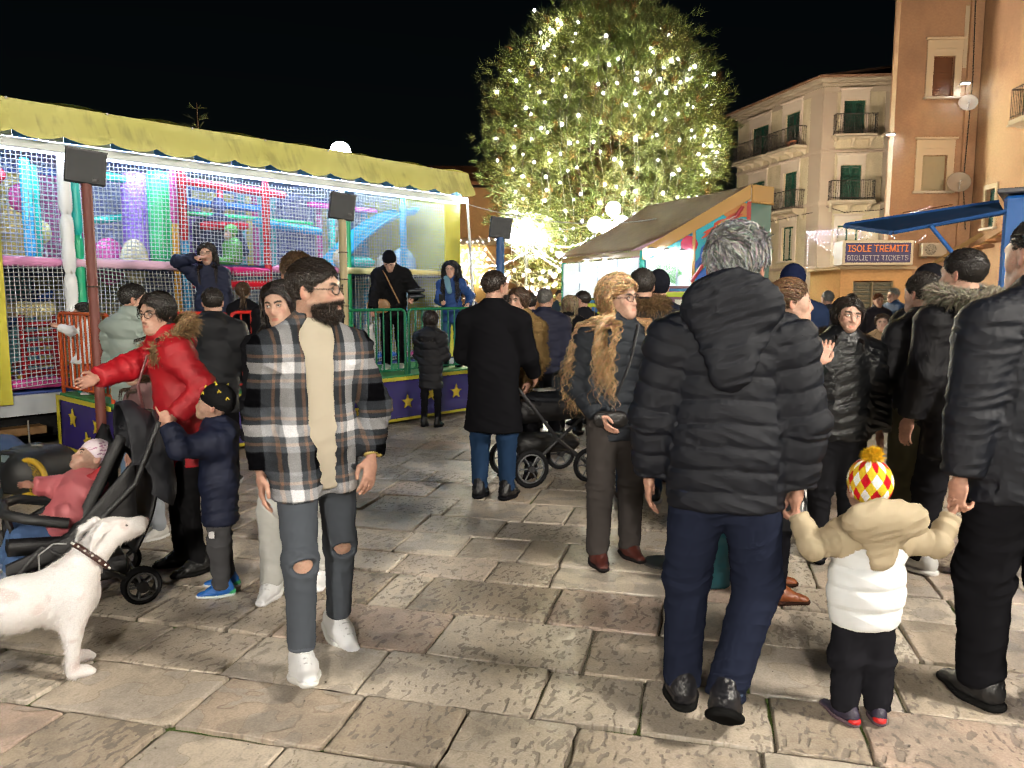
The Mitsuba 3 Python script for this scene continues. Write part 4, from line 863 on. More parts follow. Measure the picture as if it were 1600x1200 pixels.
street_lamp('street lamp with one white globe straight behind the camera, out of view', -.6, -5.6, 4.0, .22, 0, tuple(5.6 * c for c in SIDE_GLOBE), 40, .45)
street_lamp('street lamp hidden behind the painted end of the stall', 10.3, 33.0, 4.7, .2, 4, HOUSE_GLOBE, 12, .5)
street_lamp('street lamp by the right hand houses beyond the blue van, out of view', 14.6, 17.5, 7.0, .22, 4, FAR_GLOBE, 20, .5)
# ------------------------------------------------------------------ smooth bodies: distance fields turned into meshes
def unit(v): v = np.asarray(v, float); return v / (np.linalg.norm(v) + 1e-12)
def smin(a, b, k):
    if k <= 0: return np.minimum(a, b)
    k = np.float32(k); h = np.maximum(k - np.abs(a - b), 0) / k
    return np.minimum(a, b) - h * h * (k * np.float32(.25))
def smax(a, b, k): return -smin(-a, -b, k)
class Cone:
    """A tapering limb from a to b; flat squeezes it along an axis; quilt = (pitch, depth) puffs it in rings."""
    def __init__(s, a, b, ra, rb, flat=None, quilt=None, k=.03, op='+', off=0.0, fold=None):
        s.a, s.b = np.asarray(a, np.float32), np.asarray(b, np.float32); s.ra, s.rb, s.flat, s.quilt, s.k, s.op, s.off, s.fold = ra, rb, flat, quilt, k, op, off, fold
        s.L = float(np.linalg.norm(s.b - s.a)) + 1e-9; s.d = (s.b - s.a) / np.float32(s.L)
        if flat: s.flat = (np.asarray(flat[0], np.float32), float(flat[1]))
        if quilt and len(quilt) > 2: s.quilt = (*quilt[:3], np.asarray(quilt[3], np.float32))
    def bounds(s):
        r = max(s.ra, s.rb) * (max(1, s.flat[1]) if s.flat else 1) + (s.quilt[1] if s.quilt else 0)
        return np.minimum(s.a, s.b) - r, np.maximum(s.a, s.b) + r
    def __call__(s, p):
        q = p - s.a; h = q @ s.d; t = np.clip(h / np.float32(s.L), 0, 1)
        q = q - (t * np.float32(s.L))[:, None] * s.d
        if s.flat is not None:
            ax = s.flat[0]; c = q @ ax; q = q + (c * np.float32(1 / s.flat[1] - 1))[:, None] * ax
        r = np.float32(s.ra) + np.float32(s.rb - s.ra) * t
        if s.quilt is not None:
            ph = (h + np.float32(s.off)) / np.float32(s.quilt[0])
            if len(s.quilt) > 2: ph = ph + np.float32(s.quilt[2]) * np.abs(q @ s.quilt[3])
            r = r + np.float32(s.quilt[1]) * (np.abs(np.sin(ph * np.float32(np.pi))) ** np.float32(.3) - np.float32(.7))
        d = np.sqrt(np.einsum('ij,ij->i', q, q)) - r
        return d * np.float32(min(1, s.flat[1])) if s.flat else d
class Ell:
    def __init__(s, c, r, k=.02, op='+', M=None): s.c, s.r, s.k, s.op, s.M = np.asarray(c, np.float32), np.asarray(r, np.float32), k, op, None if M is None else np.asarray(M, np.float32)
    def bounds(s): m = s.r.max() if s.M is not None else s.r; return s.c - m, s.c + m
    def __call__(s, p):
        q = p - s.c
        if s.M is not None: q = q @ s.M
        q = q / s.r; n = np.sqrt(np.einsum('ij,ij->i', q, q)); q = q / s.r; g = np.sqrt(np.einsum('ij,ij->i', q, q)) + np.float32(1e-9)
        return n * (n - 1) / g
class Cut:
    """Keeps what lies behind the plane through c with normal n."""
    def __init__(s, c, n, k=.01): s.c, s.n, s.k, s.op = np.asarray(c, np.float32), unit(n).astype(np.float32), k, 'x'
    def bounds(s): return None
    def __call__(s, p): return (p - s.c) @ s.n
class Grp:
    """Prims joined and cut among themselves before they meet the rest."""
    def __init__(s, prims, k=.03): s.pr, s.k, s.op = prims, k, '+'
    def bounds(s):
        b = [x for x in (q.bounds() for q in s.pr if q.op == '+') if x is not None]
        return np.min([x[0] for x in b], 0), np.max([x[1] for x in b], 0)
    def __call__(s, p): return field(s.pr, p)
def field(prims, p):
    d = None
    for pr in prims:
        e = pr(p)
        if d is None: d = e
        elif pr.op == '+': d = smin(d, e, pr.k)
        elif pr.op == '-': d = smax(d, -e, pr.k)
        else: d = smax(d, e, pr.k)
    return d
EDG = [(0, 1), (2, 3), (4, 5), (6, 7), (0, 2), (1, 3), (4, 6), (5, 7), (0, 4), (1, 5), (2, 6), (3, 7)]
def solid(prims, h, B=8):
    """Surface nets on the blocks of the grid that the surface crosses."""
    bs = [b for b in (pr.bounds() for pr in prims if pr.op == '+') if b is not None]
    lo = np.min([b[0] for b in bs], 0) - 3 * h; hi = np.max([b[1] for b in bs], 0) + 3 * h
    nb = np.ceil((hi - lo) / (h * B)).astype(int) + 1; n = nb * B
    ii = np.stack(np.meshgrid(*[np.arange(k) for k in nb], indexing='ij'), -1).reshape(-1, 3)
    cen = lo + (ii * B + B / 2 - .5) * h; d0 = field(prims, cen.astype(np.float32))
    act = np.abs(d0) < B * h * .87 * 1.7 + .02
    G = np.full(n, 1.0, np.float32)
    Gb = G.reshape(nb[0], B, nb[1], B, nb[2], B).transpose(0, 2, 4, 1, 3, 5)
    inside = ii[(~act) & (d0 < 0)]
    Gb = Gb.copy(); Gb[inside[:, 0], inside[:, 1], inside[:, 2]] = -1.0
    loc = np.stack(np.meshgrid(*[np.arange(B)] * 3, indexing='ij'), -1).reshape(-1, 3)
    A = ii[act]
    for c in range(0, len(A), 64):
        a = A[c:c + 64]; P = lo + ((a * B)[:, None] + loc[None]) * h
        Gb[a[:, 0], a[:, 1], a[:, 2]] = field(prims, P.reshape(-1, 3).astype(np.float32)).reshape(len(a), B, B, B)
    G = Gb.transpose(0, 3, 1, 4, 2, 5).reshape(n)
    S = G < 0
    cells = np.zeros(n - 1, np.int8)
    for dx in (0, 1):
        for dy in (0, 1):
            for dz in (0, 1): cells += S[dx:n[0] - 1 + dx, dy:n[1] - 1 + dy, dz:n[2] - 1 + dz]
    idx = np.argwhere((cells > 0) & (cells < 8))
    off = np.array([[dx, dy, dz] for dx in (0, 1) for dy in (0, 1) for dz in (0, 1)])
    val = np.stack([G[idx[:, 0] + o[0], idx[:, 1] + o[1], idx[:, 2] + o[2]] for o in off], 1)
    acc = np.zeros((len(idx), 3)); cnt = np.zeros(len(idx))
    for a, b in EDG:
        va, vb = val[:, a], val[:, b]; x = (va < 0) != (vb < 0)
        t = np.where(x, va / np.where(x, va - vb, 1), 0)[:, None]
        acc += np.where(x[:, None], off[a] + t * (off[b] - off[a]), 0); cnt += x
    V = lo + (idx + acc / cnt[:, None]) * h
    ID = np.full(n - 1, -1, np.int64); ID[tuple(idx.T)] = np.arange(len(idx))
    F = []
    for ax in range(3):
        o = np.eye(3, dtype=int)[ax]; u, v = np.eye(3, dtype=int)[(ax + 1) % 3], np.eye(3, dtype=int)[(ax + 2) % 3]
        sl0 = tuple(slice(0, n[i] - o[i]) for i in range(3)); sl1 = tuple(slice(o[i], n[i]) for i in range(3))
        e = np.argwhere(S[sl0] != S[sl1]); e = e[(e[:, (ax + 1) % 3] > 0) & (e[:, (ax + 2) % 3] > 0) & (e[:, (ax + 1) % 3] < n[(ax + 1) % 3] - 1) & (e[:, (ax + 2) % 3] < n[(ax + 2) % 3] - 1)]
        q = np.stack([ID[tuple((e - u - v).T)], ID[tuple((e - v).T)], ID[tuple(e.T)], ID[tuple((e - u).T)]], 1)
        fl = ~S[tuple(e.T)]; q[fl] = q[fl][:, ::-1]; F.append(q)
    F = np.vstack(F); F = F[(F >= 0).all(1)]
    return V, np.vstack([F[:, [0, 1, 2]], F[:, [0, 2, 3]]])
def normals(v, f):
    n = np.zeros_like(v); fn = np.cross(v[f[:, 1]] - v[f[:, 0]], v[f[:, 2]] - v[f[:, 0]])
    for k in range(3):
        for a in range(3): n[:, a] += np.bincount(f[:, k], fn[:, a], len(v))
    return n / (np.linalg.norm(n, axis=1, keepdims=True) + 1e-12)
def crumple(m, amp, freq, seed=0, stretch=(1, 1, 1)):
    """Folds of cloth: moves the surface in and out."""
    v, f = m; d = meshkit.fbm(v * freq * np.asarray(stretch), 3, seed) - .5
    d2 = 1 - 2 * np.abs(meshkit.noise(v * freq * 1.7 * np.asarray(stretch) + 31, seed + 5) - .5)
    return v + normals(v, f) * ((d * 1.3 + (d2 - .6) * .7) * amp)[:, None], f

def cloth_relief(m, bones, seed, fold=.006, freq=13.0, pitch=0.0, amp=0.0, chev=0.0, side=None, base=.35):
    """Folds that gather at the joints, and quilting seams, pressed into a garment. bones: (a, b, offset along the limb, joints at [metres along])"""
    v, f = m; v = np.asarray(v, float); n = normals(v, f); best = np.full(len(v), 9.0); disp = np.zeros(len(v))
    for a, b, off, joints, rad in bones:
        a, b = np.asarray(a, float), np.asarray(b, float); L = np.linalg.norm(b - a); d = (b - a) / L
        q = v - a; h = q @ d; t = np.clip(h, 0, L); qq = q - t[:, None] * d; dist = np.linalg.norm(qq, axis=1) / rad
        sel = dist < best; best[sel] = dist[sel]
        w = base + (1 - base) * np.max([np.exp(-((h + 0 - j) / .10) ** 2) for j in joints] + [0 * h], axis=0)
        qp = q - h[:, None] * d; sh = h + .35 * qp[:, 0] + .25 * qp[:, 1]
        c = qp * freq * .55 + d * (sh * freq * 1.7)[:, None]
        nz = meshkit.noise(c + seed, seed); nz2 = meshkit.noise(c * 2.3 + 7 + seed, seed + 1)
        g = fold * w * ((1 - 2 * np.abs(nz - .5)) ** 1.5 * 1.3 - .6 + .45 * (nz2 - .5))
        if pitch:
            s_ = (h + off + (chev * np.abs(qp @ side) if chev else 0)) / pitch; fr = np.abs(s_ - np.round(s_)) * pitch
            puff = amp * (1 - np.exp(-(fr / (pitch * .13)) ** 1.3)) - amp * .6
            wr = meshkit.noise(qp * 75 + d * (h * 16)[:, None], 5) - .5
            g = g + puff + wr * .0035 * np.exp(-(fr / (pitch * .22)) ** 2) * (amp > .005)
        disp[sel] = g[sel]
    return v + n * disp[:, None], f
# ------------------------------------------------------------------ heads (x right, y forward, z up; origin between the ears)
def head_prims(kind):
    K = []
    fem, kid = kind == 'woman', kind == 'child'
    K.append(Ell((0, -.016, .040), (.076, .097, .086)))
    if kid:
        K = [Ell((0, -.014, .040), (.078, .095, .084)), Cone((0, .030, -.012), (0, .040, -.066), .062, .036, k=.05), Ell((.032, .060, -.032), (.030, .028, .028), k=.03), Ell((-.032, .060, -.032), (.030, .028, .028), k=.03)]
        chin = (0, .074, -.080); cr = .016
    else:
        jw = .041 if fem else .046
        K += [Cone((0, .028, -.005), (0, .044, -.078), .063 if not fem else .060, jw, k=.05), Ell((.038, .05, -.022), (.024, .026, .026), k=.03), Ell((-.038, .05, -.022), (.024, .026, .026), k=.03)]
        K += [Cone((.048, .004, -.052), (.016, .062, -.094), .016, .015, k=.035), Cone((-.048, .004, -.052), (-.016, .062, -.094), .016, .015, k=.035)] if fem else [Cone((.052, .0, -.055), (.018, .062, -.098), .018, .016, k=.03), Cone((-.052, .0, -.055), (-.018, .062, -.098), .018, .016, k=.03)]
        chin = (0, .077, -.097); cr = .017
    K.append(Ell(chin, (cr * 1.3, cr, cr), k=.04))
    K += [Cone((-.036, .079, .024), (.036, .079, .024), .012 if not (fem or kid) else .009, .012 if not (fem or kid) else .009, k=.025)]     # brow
    sz = .72 if kid else .88 if fem else 1.0
    for s in (-1, 1): K.append(Ell((s * .031, .097, .006), (.019, .018, .013), k=.016, op='-'))
    K += [Cone((0, .088, .016), (0, .105 + .012 * (sz - .4), -.030), .0085 * sz, .0115 * sz, k=.014)]
    for s in (-1, 1): K.append(Ell((s * .0120, .098, -.034), (.0085 * sz, .010, .0080 * sz), k=.010))
    for s in (-1, 1): K.append(Ell((s * .006, .106, -.042), (.0035, .005, .003), k=.003, op='-'))
    K += [Ell((0, .080, -.060), (.034, .018, .030), k=.03)]
    K += [Cone((-.018, .091, -.0625), (.018, .091, -.0625), .0042, .0042, k=.008), Ell((0, .0945, -.062), (.013, .006, .0045), k=.006), Ell((0, .0925, -.0715), (.015, .0065, .0055), k=.006)]
    K.append(Cone((-.022, .0985, -.0668), (.022, .0985, -.0668), .0014, .0014, k=.004, op='-'))
    for s in (-1, 1):
        K.append(Ell((s * .0305, .0785, .006), (.0165, .0145, .0115), k=.004))      # lids
        K.append(Ell((s * .0305, .0925, .0055), (.0130, .006, .0043), k=.002, op='-'))
        M = rotz(s * .42)[:3, :3]
        K.append(Ell((s * .080, -.012, -.004), (.0085, .018, .031), k=.008, M=M)); K.append(Ell((s * .0875, -.008, .000), (.006, .0085, .016), k=.006, op='-', M=M))
    nr = .036 if kid else .046 if fem else .056
    K.append(Cone((0, -.022, -.05), (0, -.045, -.20), nr, nr * 1.1, k=.03))
    return K
HEADS = {}
def head(kind, fine):
    """(mesh, eyeballs, per-vertex local coordinates) of a head template."""
    if (kind, fine) not in HEADS: HEADS[kind, fine] = solid(head_prims(kind), .0032 if fine else .0055)
    return HEADS[kind, fine]
def face_uv(v, tone, beard=0.0, brow=1.0, lips=.5, kid=False):
    """Redness and hair growth on the head template."""
    x, y, z = np.abs(v[:, 0]), v[:, 1], v[:, 2]
    sm = lambda a, b, t: (lambda u: u * u * (3 - 2 * u))(np.clip((t - a) / (b - a), 0, 1))
    front = sm(.05, .075, y)
    lip = front * sm(.0225, .017, x) * sm(.0105, .0065, np.abs(z + .0665)) * sm(.084, .089, y)
    cheek = front * np.exp(-(((x - .042) / .02) ** 2 + ((z + .022) / .022) ** 2)) * .35 + np.exp(-((x / .014) ** 2 + ((z + .032) / .014) ** 2)) * front * .3
    ear = sm(.078, .088, x) * .5
    red = np.clip(lip * lips + cheek + ear, 0, .98)
    arch = .029 - 12 * (x - .034) ** 2
    hair = front * brow * sm(.0075, .003, np.abs(z - arch)) * sm(.009, .014, x) * sm(.054, .046, x)
    hair = np.maximum(hair, sm(.004, .0012, np.abs(z - (.0118 - 14 * (x - .0305) ** 2))) * sm(.0135, .018, x) * sm(.049, .043, x) * sm(.079, .084, y) * .9)   # lashes
    if beard:
        b = sm(-.034, -.052, z + .25 * (x - .05)) * sm(-.02, .03, y - .25 * (x - .07)) * (1 - lip) * sm(-.155, -.115, z)
        b = b * np.where((x < .012) & (z > -.058), .6, 1) * sm(.0, .006, np.hypot(x * .5, z + .0665) - .005)
        hair = np.maximum(hair, b * beard)
    return np.stack([10.0 * tone + red, hair], 1)
def eyes_mesh():
    W, I = [], []
    for s in (-1, 1):
        W.append(ball((s * .0305, .0795, .0055), (.0125, .0125, .0105), 2)); I.append(ball((s * .0305, .0872, .0062), (.0064, .0052, .0062), 2))
    return cat(W), cat(I)

# ------------------------------------------------------------------ hands (wrist at 0, fingers along +y, palm facing -z, thumb on +x)
def hand_prims(pose):
    curl = {'relax': .38, 'grip': 1.15, 'fist': 1.5, 'flat': .10, 'point': 1.45}[pose]
    K = [Cone((0, -.05, 0), (0, .015, 0), .024, .026, flat=(np.array([0, 0, 1.0]), .8), k=.02), Cone((-.018, .035, 0), (-.016, .082, 0), .020, .018, flat=(np.array([0, 0, 1.0]), .62), k=.02), Cone((.018, .03, 0), (.018, .082, 0), .022, .018, flat=(np.array([0, 0, 1.0]), .62), k=.02)]
    tips = []
    for i, (x, L, r) in enumerate([(.029, .072, .0086), (.010, .080, .0088), (-.010, .074, .0084), (-.028, .058, .0076)]):
        c = .08 if pose == 'point' and i == 0 else curl * (1 + .1 * i)
        p = np.array([x, .088 - .004 * (i == 3) - .002 * (i == 0), 0]); a = .0
        for j, fr in enumerate((.44, .31, .25)):
            a += c * (.9, 1.0, .7)[j] * .75
            q = p + L * fr * np.array([.10 * (1.5 - i) * .35, math.cos(a), -math.sin(a)])
            K.append(Cone(p, q, r * (1.04 - .1 * j), r * (.98 - .12 * j), k=.006 if j == 0 else .004)); p = q
    th = {'relax': .4, 'grip': .9, 'fist': 1.1, 'flat': .15, 'point': 1.0}[pose]
    p = np.array([.028, .022, -.004]); d = unit((.75, .75, -.25 - .5 * th)); q = p + d * .036; K.append(Cone(p, q, .0145, .011, k=.012))
    d2 = unit((.35 - .7 * th, .9, -.35 * th)); w = q + d2 * .030; K.append(Cone(q, w, .0105, .0095, k=.004)); K.append(Cone(w, w + unit((.1 - .8 * th, .9, -.3 * th)) * .022, .0095, .0075, k=.004))
    return K
HANDS = {}
def hand(pose, fine=True):
    if (pose, fine) not in HANDS: HANDS[pose, fine] = solid(hand_prims(pose), .0032 if fine else .006)
    return HANDS[pose, fine]

# ------------------------------------------------------------------ hair
def scalp_roots(n, rng, line):
    """Roots on the skull where line(x, y, z) holds."""
    d = rng.standard_normal((n * 5, 3)); d /= np.linalg.norm(d, axis=1, keepdims=True)
    p = np.array([0, -.016, .040]) + d * [.077, .098, .087]
    p = p[line(p[:, 0], p[:, 1], p[:, 2])]
    return p[:n]
def std_line(x, y, z): return (z > .084 - .5 * (.07 - y) ** 1 * 0 - np.clip((.075 - y), 0, 1) * 1.02) & ~((y > .03) & (z < .045) & (np.abs(x) < .075)) & (z > -.075) & ~((np.abs(x) > .06) & (y > -.03) & (z < .02) & (y > -.035)) 
def cap_prims(th, front=.088, low=-.075, op=.0):
    return [Ell((0, -.018, .040), (.077 + th, .098 + th, .087 + th)), Cut((0, front, .062), (0, .74, -.67), .012), Ell((.085, .018, -.02), (.03, .034, .045), k=.012, op='-'), Ell((-.085, .018, -.02), (.03, .034, .045), k=.012, op='-'), Cut((0, 0, low), (0, .25, -1), .01)]
def grow(roots, L, k, flow, rng, wave=0.0, wfreq=1.0, th=.006, r=.0035, sides=3, spread=.15, body=None, lift=0.0, hug=True):
    """Strands that leave the skull and follow flow(p) while staying off the head and what body() pushes away."""
    n = len(roots); C = np.array([0, -.016, .040]); Rr = np.array([.077, .098, .087])
    L = np.broadcast_to(L, (n,)) * rng.uniform(.8, 1.15, n); ds = L / (k - 1)
    P = [roots + (roots - C) / np.linalg.norm((roots - C), axis=1, keepdims=True) * th]; jit = rng.standard_normal((n, 3)) * spread
    ph = rng.uniform(0, 6.28, n); lump = (.009 * meshkit.noise(roots * 55, 3) * min(1, th / .007))[:, None]
    for j in range(1, k):
        p = P[-1]; d = flow(p, j / (k - 1)) + jit; nrm = (p - C) / Rr ** 2; nrm /= np.linalg.norm(nrm, axis=1, keepdims=True)
        if j == 1: d = d + nrm * lift
        elif hug: l0 = np.linalg.norm((p - C) / (Rr + th), axis=1); d = d - nrm * (np.maximum(0, (d * nrm).sum(1)) * .95 * ((l0 < 1.35) & (p[:, 2] > -.08)))[:, None]
        d /= np.linalg.norm(d, axis=1, keepdims=True) + 1e-9
        q = p + d * ds[:, None]
        e = (q - C) / (Rr + th + lump + .003 * rng.random((n, 1))); l = np.linalg.norm(e, axis=1)
        inn = (l < 1) & (q[:, 2] > -.09); q[inn] = C + (q[inn] - C) / l[inn][:, None]
        nk = (q[:, 2] < -.06); rad = np.hypot(q[:, 0], q[:, 1] + .03); f = nk & (rad < .066); q[f, :2] = (q[f, :2] - [0, -.03]) / np.maximum(rad[f], 1e-3)[:, None] * .066 + [0, -.03]
        if body is not None: q = body(q)
        P.append(q)
    P = np.stack(P, 1)
    if wave:
        s = np.arange(k) / (k - 1) * L[:, None] * wfreq * 2 * np.pi + ph[:, None]; amp = wave * np.minimum(1, np.arange(k) / 4)
        t = np.gradient(P, axis=1); t /= np.linalg.norm(t, axis=2, keepdims=True) + 1e-9
        a = np.cross(t, [0.3, .9, .2]); a /= np.linalg.norm(a, axis=2, keepdims=True) + 1e-9; b = np.cross(t, a)
        P = P + amp[None, :, None] * (np.cos(s)[..., None] * a + np.sin(s)[..., None] * b)
    rr = r * (1 - .75 * np.linspace(0, 1, k) ** 2)
    v, f = strands(P, np.broadcast_to(rr, (n, k)) * rng.uniform(.7, 1.2, (n, 1)), sides)
    return v, f, np.repeat(np.arange(n), k * sides)
def fur(P, N, L, rng, r=.004, droop=.3, k=4):
    n = len(P); d = N + rng.standard_normal((n, 3)) * .35; d /= np.linalg.norm(d, axis=1, keepdims=True); L = L * rng.uniform(.6, 1.2, n)
    t = np.linspace(0, 1, k); Q = P[:, None] + d[:, None] * (L[:, None] * t)[..., None] + np.array([0, 0, -1.0]) * (L[:, None] * t ** 2 * droop)[..., None]
    v, f = strands(Q, r * (1 - .8 * t), 3); return v, f, np.repeat(np.arange(n), k * 3)

# ------------------------------------------------------------------ people
def two_bone(a, target, l1, l2, pole):
    d = target - a; L = np.linalg.norm(d); L2 = min(L, (l1 + l2) * .999); d = d / (L + 1e-9)
    ca = (l1 * l1 + L2 * L2 - l2 * l2) / (2 * l1 * L2); ca = np.clip(ca, -1, 1); h = l1 * math.sqrt(1 - ca * ca)
    pl = pole - d * (pole @ d); pl = unit(pl); e = a + d * l1 * ca + pl * h
    return e, a + d * L2
class Person:
    """One figure. Body axes: x to its right, y forward, z up; yaw turns it (0 faces away from the camera, pi faces it).
    Limbs are given as directions: arm = (upper, fore), leg = (thigh, shin); or a wrist goal in world metres."""
    def __init__(s, label, at, yaw, H=1.75, kind='man', arms=None, legs=None, spine=(0, 0, 1), head=(0, 0, 0), twist=0.0, wide=1.0, fine=False, tone=2, wrists=None, z0=0.0, goals=(None, None), sit=None, poles=(None, None), group=None, hands=('relax', 'relax'), hscale=1.05, palms=(None, None)):
        s.key = thing('person', label, 'person', group); s.kind, s.fine, s.tone, s.H = kind, fine, tone, H
        s.rng = np.random.default_rng(len(label) * 7919 + int(abs(at[0]) * 100) + int(at[1] * 1000))
        s.seed = int(at[0] * 37 + at[1] * 91) % 97
        k = H / 1.75; s.k = k; s.hs = {'man': 1.0, 'woman': .95, 'child': None}[kind]
        if kind == 'child': s.hs = np.interp(H, [.75, 1.0, 1.2, 1.55], [.80, .84, .86, .93]); hd = s.hs * .215
        else: s.hs *= min(1.06, max(.94, k)) * hscale; hd = .235 * s.hs
        body_h = H - hd
        q = body_h / (1.75 - .235); s.q = q
        lw = {'man': 1.0, 'woman': .87, 'child': .95}[kind] * wide; s.w = lw
        hip = .93 if kind != 'child' else np.interp(H, [.95, 1.55], [.84, .92]); s.hipz = hip * q
        S = unit(spine); pel = np.array([0, 0, 0.0])
        s.S = S; Rt = rotz(twist)[:3, :3]
        s.front = unit(np.array([0, 1.0, 0]) - S * S[1]); s.chest = pel + S * .36 * q; s.neck = pel + S * .575 * q; s.frontc = Rt @ s.front; s.side = np.cross(s.frontc, S); 
        sw = {'man': .185, 'woman': .160, 'child': .155}[kind] * q * wide
        s.sh = [s.neck - S * .10 * q + s.side * sw * e for e in (-1, 1)]
        A = arms or (((-.18, .02, -1), (-.06, .22, -1)), ((.18, .02, -1), (.06, .22, -1)))
        G = legs or (((-.05, 0, -1), (-.02, -.03, -1)), ((.05, 0, -1), (.02, -.03, -1)))
        hipw = .088 * q * (1.0 if kind != 'child' else .9)
        s.hip = [np.array([e * hipw, 0, -.02]) for e in (-1, 1)]
        s.knee = [s.hip[i] + unit(G[i][0]) * .425 * q * (hip / .93) for i in (0, 1)]; s.ank = [s.knee[i] + unit(G[i][1]) * .41 * q * (hip / .93) for i in (0, 1)]
        low = min(a[2] for a in s.ank) - .0935 * q * (1 if kind != 'woman' else .94); lift = -low
        s.M = tr(at[0], at[1], z0 + (lift if sit is None else sit)) @ rotz(yaw); Mi = np.linalg.inv(s.M)
        la, lf = .285 * q, .255 * q
        s.elb, s.wri = [], []
        for i in (0, 1):
            if goals[i] is not None:
                tg = (Mi @ np.array([*goals[i], 1.0]))[:3]; e, w = two_bone(s.sh[i], tg, la, lf, np.asarray(poles[i] if poles[i] is not None else ((-.5, -.6, -.6), (.5, -.6, -.6))[i], float))
            else: e = s.sh[i] + unit(A[i][0]) * la; w = e + unit(A[i][1]) * lf
            s.elb.append(e); s.wri.append(w)
        s.headM = tr(*(s.neck + S * .035 * q + s.front * .012)) @ np.vstack([np.hstack([(Rt @ np.stack([np.cross(s.front, S), s.front, S], 1)), np.zeros((3, 1))]), [0, 0, 0, 1]]) @ rotz(-head[0]) @ rotx(head[1]) @ roty(head[2]) @ tr(0, .02 * s.hs, .118 * s.hs) @ np.diag([s.hs, s.hs, s.hs, 1])
        s.handpose, s.palms = hands, palms
        s.res = (.0095 if at[1] > 3.3 or H < 1.2 else .0075) if fine else .016
    def put(s, name, m, mtl, color, smooth=True, label=None, **kw): return part(s.key, name, xf(m, s.M), mtl, color, smooth, label=label, **kw)
    def sub(s, parent, name, m, mtl, color, smooth=True, **kw): return part(parent, name, xf(m, s.M), mtl, color, smooth, **kw)
    def on_head(s, m): return xf(m, s.headM)
    # the body: head, neck, trunk, limbs and hands as one mesh
    def body(s, beard=0.0, lips=.45, brow=1.0, eyes=True, hands=True, gloves=None):
        q, w = s.q, s.w
        K = [Cone((0, 0, -.02), s.S * .2 * q, .13 * q * w, .12 * q * w, flat=(s.front, .7), k=.06), Cone(s.S * .2 * q, s.S * .44 * q, .12 * q * w, .13 * q * w, flat=(s.frontc, .66), k=.06), Cone(s.sh[0] - s.S * .01, s.sh[1] - s.S * .01, .052 * q, .052 * q, k=.06), Cone(s.neck - s.S * .05 * q, s.neck + s.S * .02 * q, .055 * q, .05 * q, k=.04)]
        for i in (0, 1):
            K += [Cone(s.sh[i], s.elb[i], .048 * q * w, .037 * q * w, k=.03), Cone(s.elb[i], s.wri[i], .037 * q * w, .025 * q, k=.02), Cone(s.hip[i], s.knee[i], .078 * q * w, .052 * q * w, k=.05), Cone(s.knee[i], s.ank[i], .052 * q * w, .036 * q, k=.03)]
        b = solid(K, .026 if s.H > 1.2 else .02); uv = [np.tile([10.0 * s.tone, 0], (len(b[0]), 1))]; ms = [b]
        h = head(s.kind, s.fine); uv.append(face_uv(h[0], s.tone, beard, brow, lips)); ms.append(s.on_head(h))
        if beard > .6 and s.fine:
            hv = h[0]; u2 = face_uv(hv, s.tone, beard, 0, lips); ok = np.where((u2[:, 1] > .55) & (hv[:, 2] < -.03))[0]; ii = s.rng.choice(ok, min(len(ok), 1500)); hn = normals(*h)[ii] + [0, .1, -.9]
            v, f, i3 = fur(hv[ii], unit_rows(hn), .013, s.rng, .0016, .3, 3); s.beardm = (v, f); part(s.key, 'beard', xf(s.on_head((v, f)), s.M), 'hair', vary((.018, .012, .009), len(ii), .3, s.rng)[i3], True)
        if hands:
            for i in (0, 1):
                d = unit(s.wri[i] - s.elb[i]); e = (1, -1)[i]
                pal = np.asarray(s.palms[i] if s.palms[i] is not None else (e * 1.0, .15, .0), float)      # the way the palm faces
                pal = unit(pal - d * (pal @ d)); z = -pal; x = np.cross(d, z)
                if (x @ s.front if abs(d[1]) < .8 else x[2]) < 0: x = -x
                Mx = np.eye(4); sc = q * (1.0 if s.kind != 'woman' else .93)
                Mx[:3, 0], Mx[:3, 1], Mx[:3, 2], Mx[:3, 3] = x * sc, d * sc, z * sc, s.wri[i]
                hm = xf(hand(s.handpose[i], s.fine), Mx); ms.append(hm); uv.append(np.tile([10.0 * s.tone + .25, 0], (len(hm[0]), 1)))
        m = cat(ms); put(sub(s.key, 'body'), xf(m, s.M), 'skin', None, True, uv=np.vstack(uv))
        if eyes and s.fine:
            W, I = eyes_mesh(); s.put('eyeballs', s.on_head(W), 'gloss', (.55, .52, .48), kind='stuff'); s.put('irises', s.on_head(I), 'gloss', (.03, .016, .009), kind='stuff')
    def jacket(s, c, mtl='nylon', t=.03, hem=.16, pitch=0.0, amp=.0, cuff=.0, collar=.05, hood=0, fold=.006, flare=0.0, name='jacket', res=None, uvmap=False, label=None, chev=0.0, waist=0.0, open_=0.0, kscale=1.0, sleeves=True, extra=()):
        q, w, S, f = s.q, s.w, s.S, s.front
        Q = lambda off: None
        low = -S * (hem * q)
        K = [Cone(low - S * .05, S * .12 * q, (.163 * w + flare) * q + t, (.138 * w - waist) * q + t, flat=(f, .68), k=.07, quilt=Q(0)), Cone(S * .12 * q, S * .40 * q, (.138 * w - waist) * q + t, .150 * w * q + t, flat=(s.frontc, .70), k=.07, quilt=Q(0), off=.12 * q + hem * q + .05)]
        K += [Cone(s.sh[0] - S * .012, s.sh[1] - S * .012, .055 * q + t * .8, .055 * q + t * .8, k=.07)]
        for i in (0, 1) if sleeves else ():
            L1 = np.linalg.norm(s.elb[i] - s.sh[i]); d = unit(s.wri[i] - s.elb[i]); end = s.wri[i] + d * (cuff - .02) * q
            K.append(Grp([Cone(s.sh[i], s.elb[i], .055 * q * w ** .5 + t, .046 * q * w ** .5 + t * .9, k=.03, quilt=None), Cone(s.elb[i], end + d * .03, .046 * q * w ** .5 + t * .9, .034 * q + t * .75, k=.025, quilt=None, off=L1), Cut(end, d, .012)], .045 * kscale))
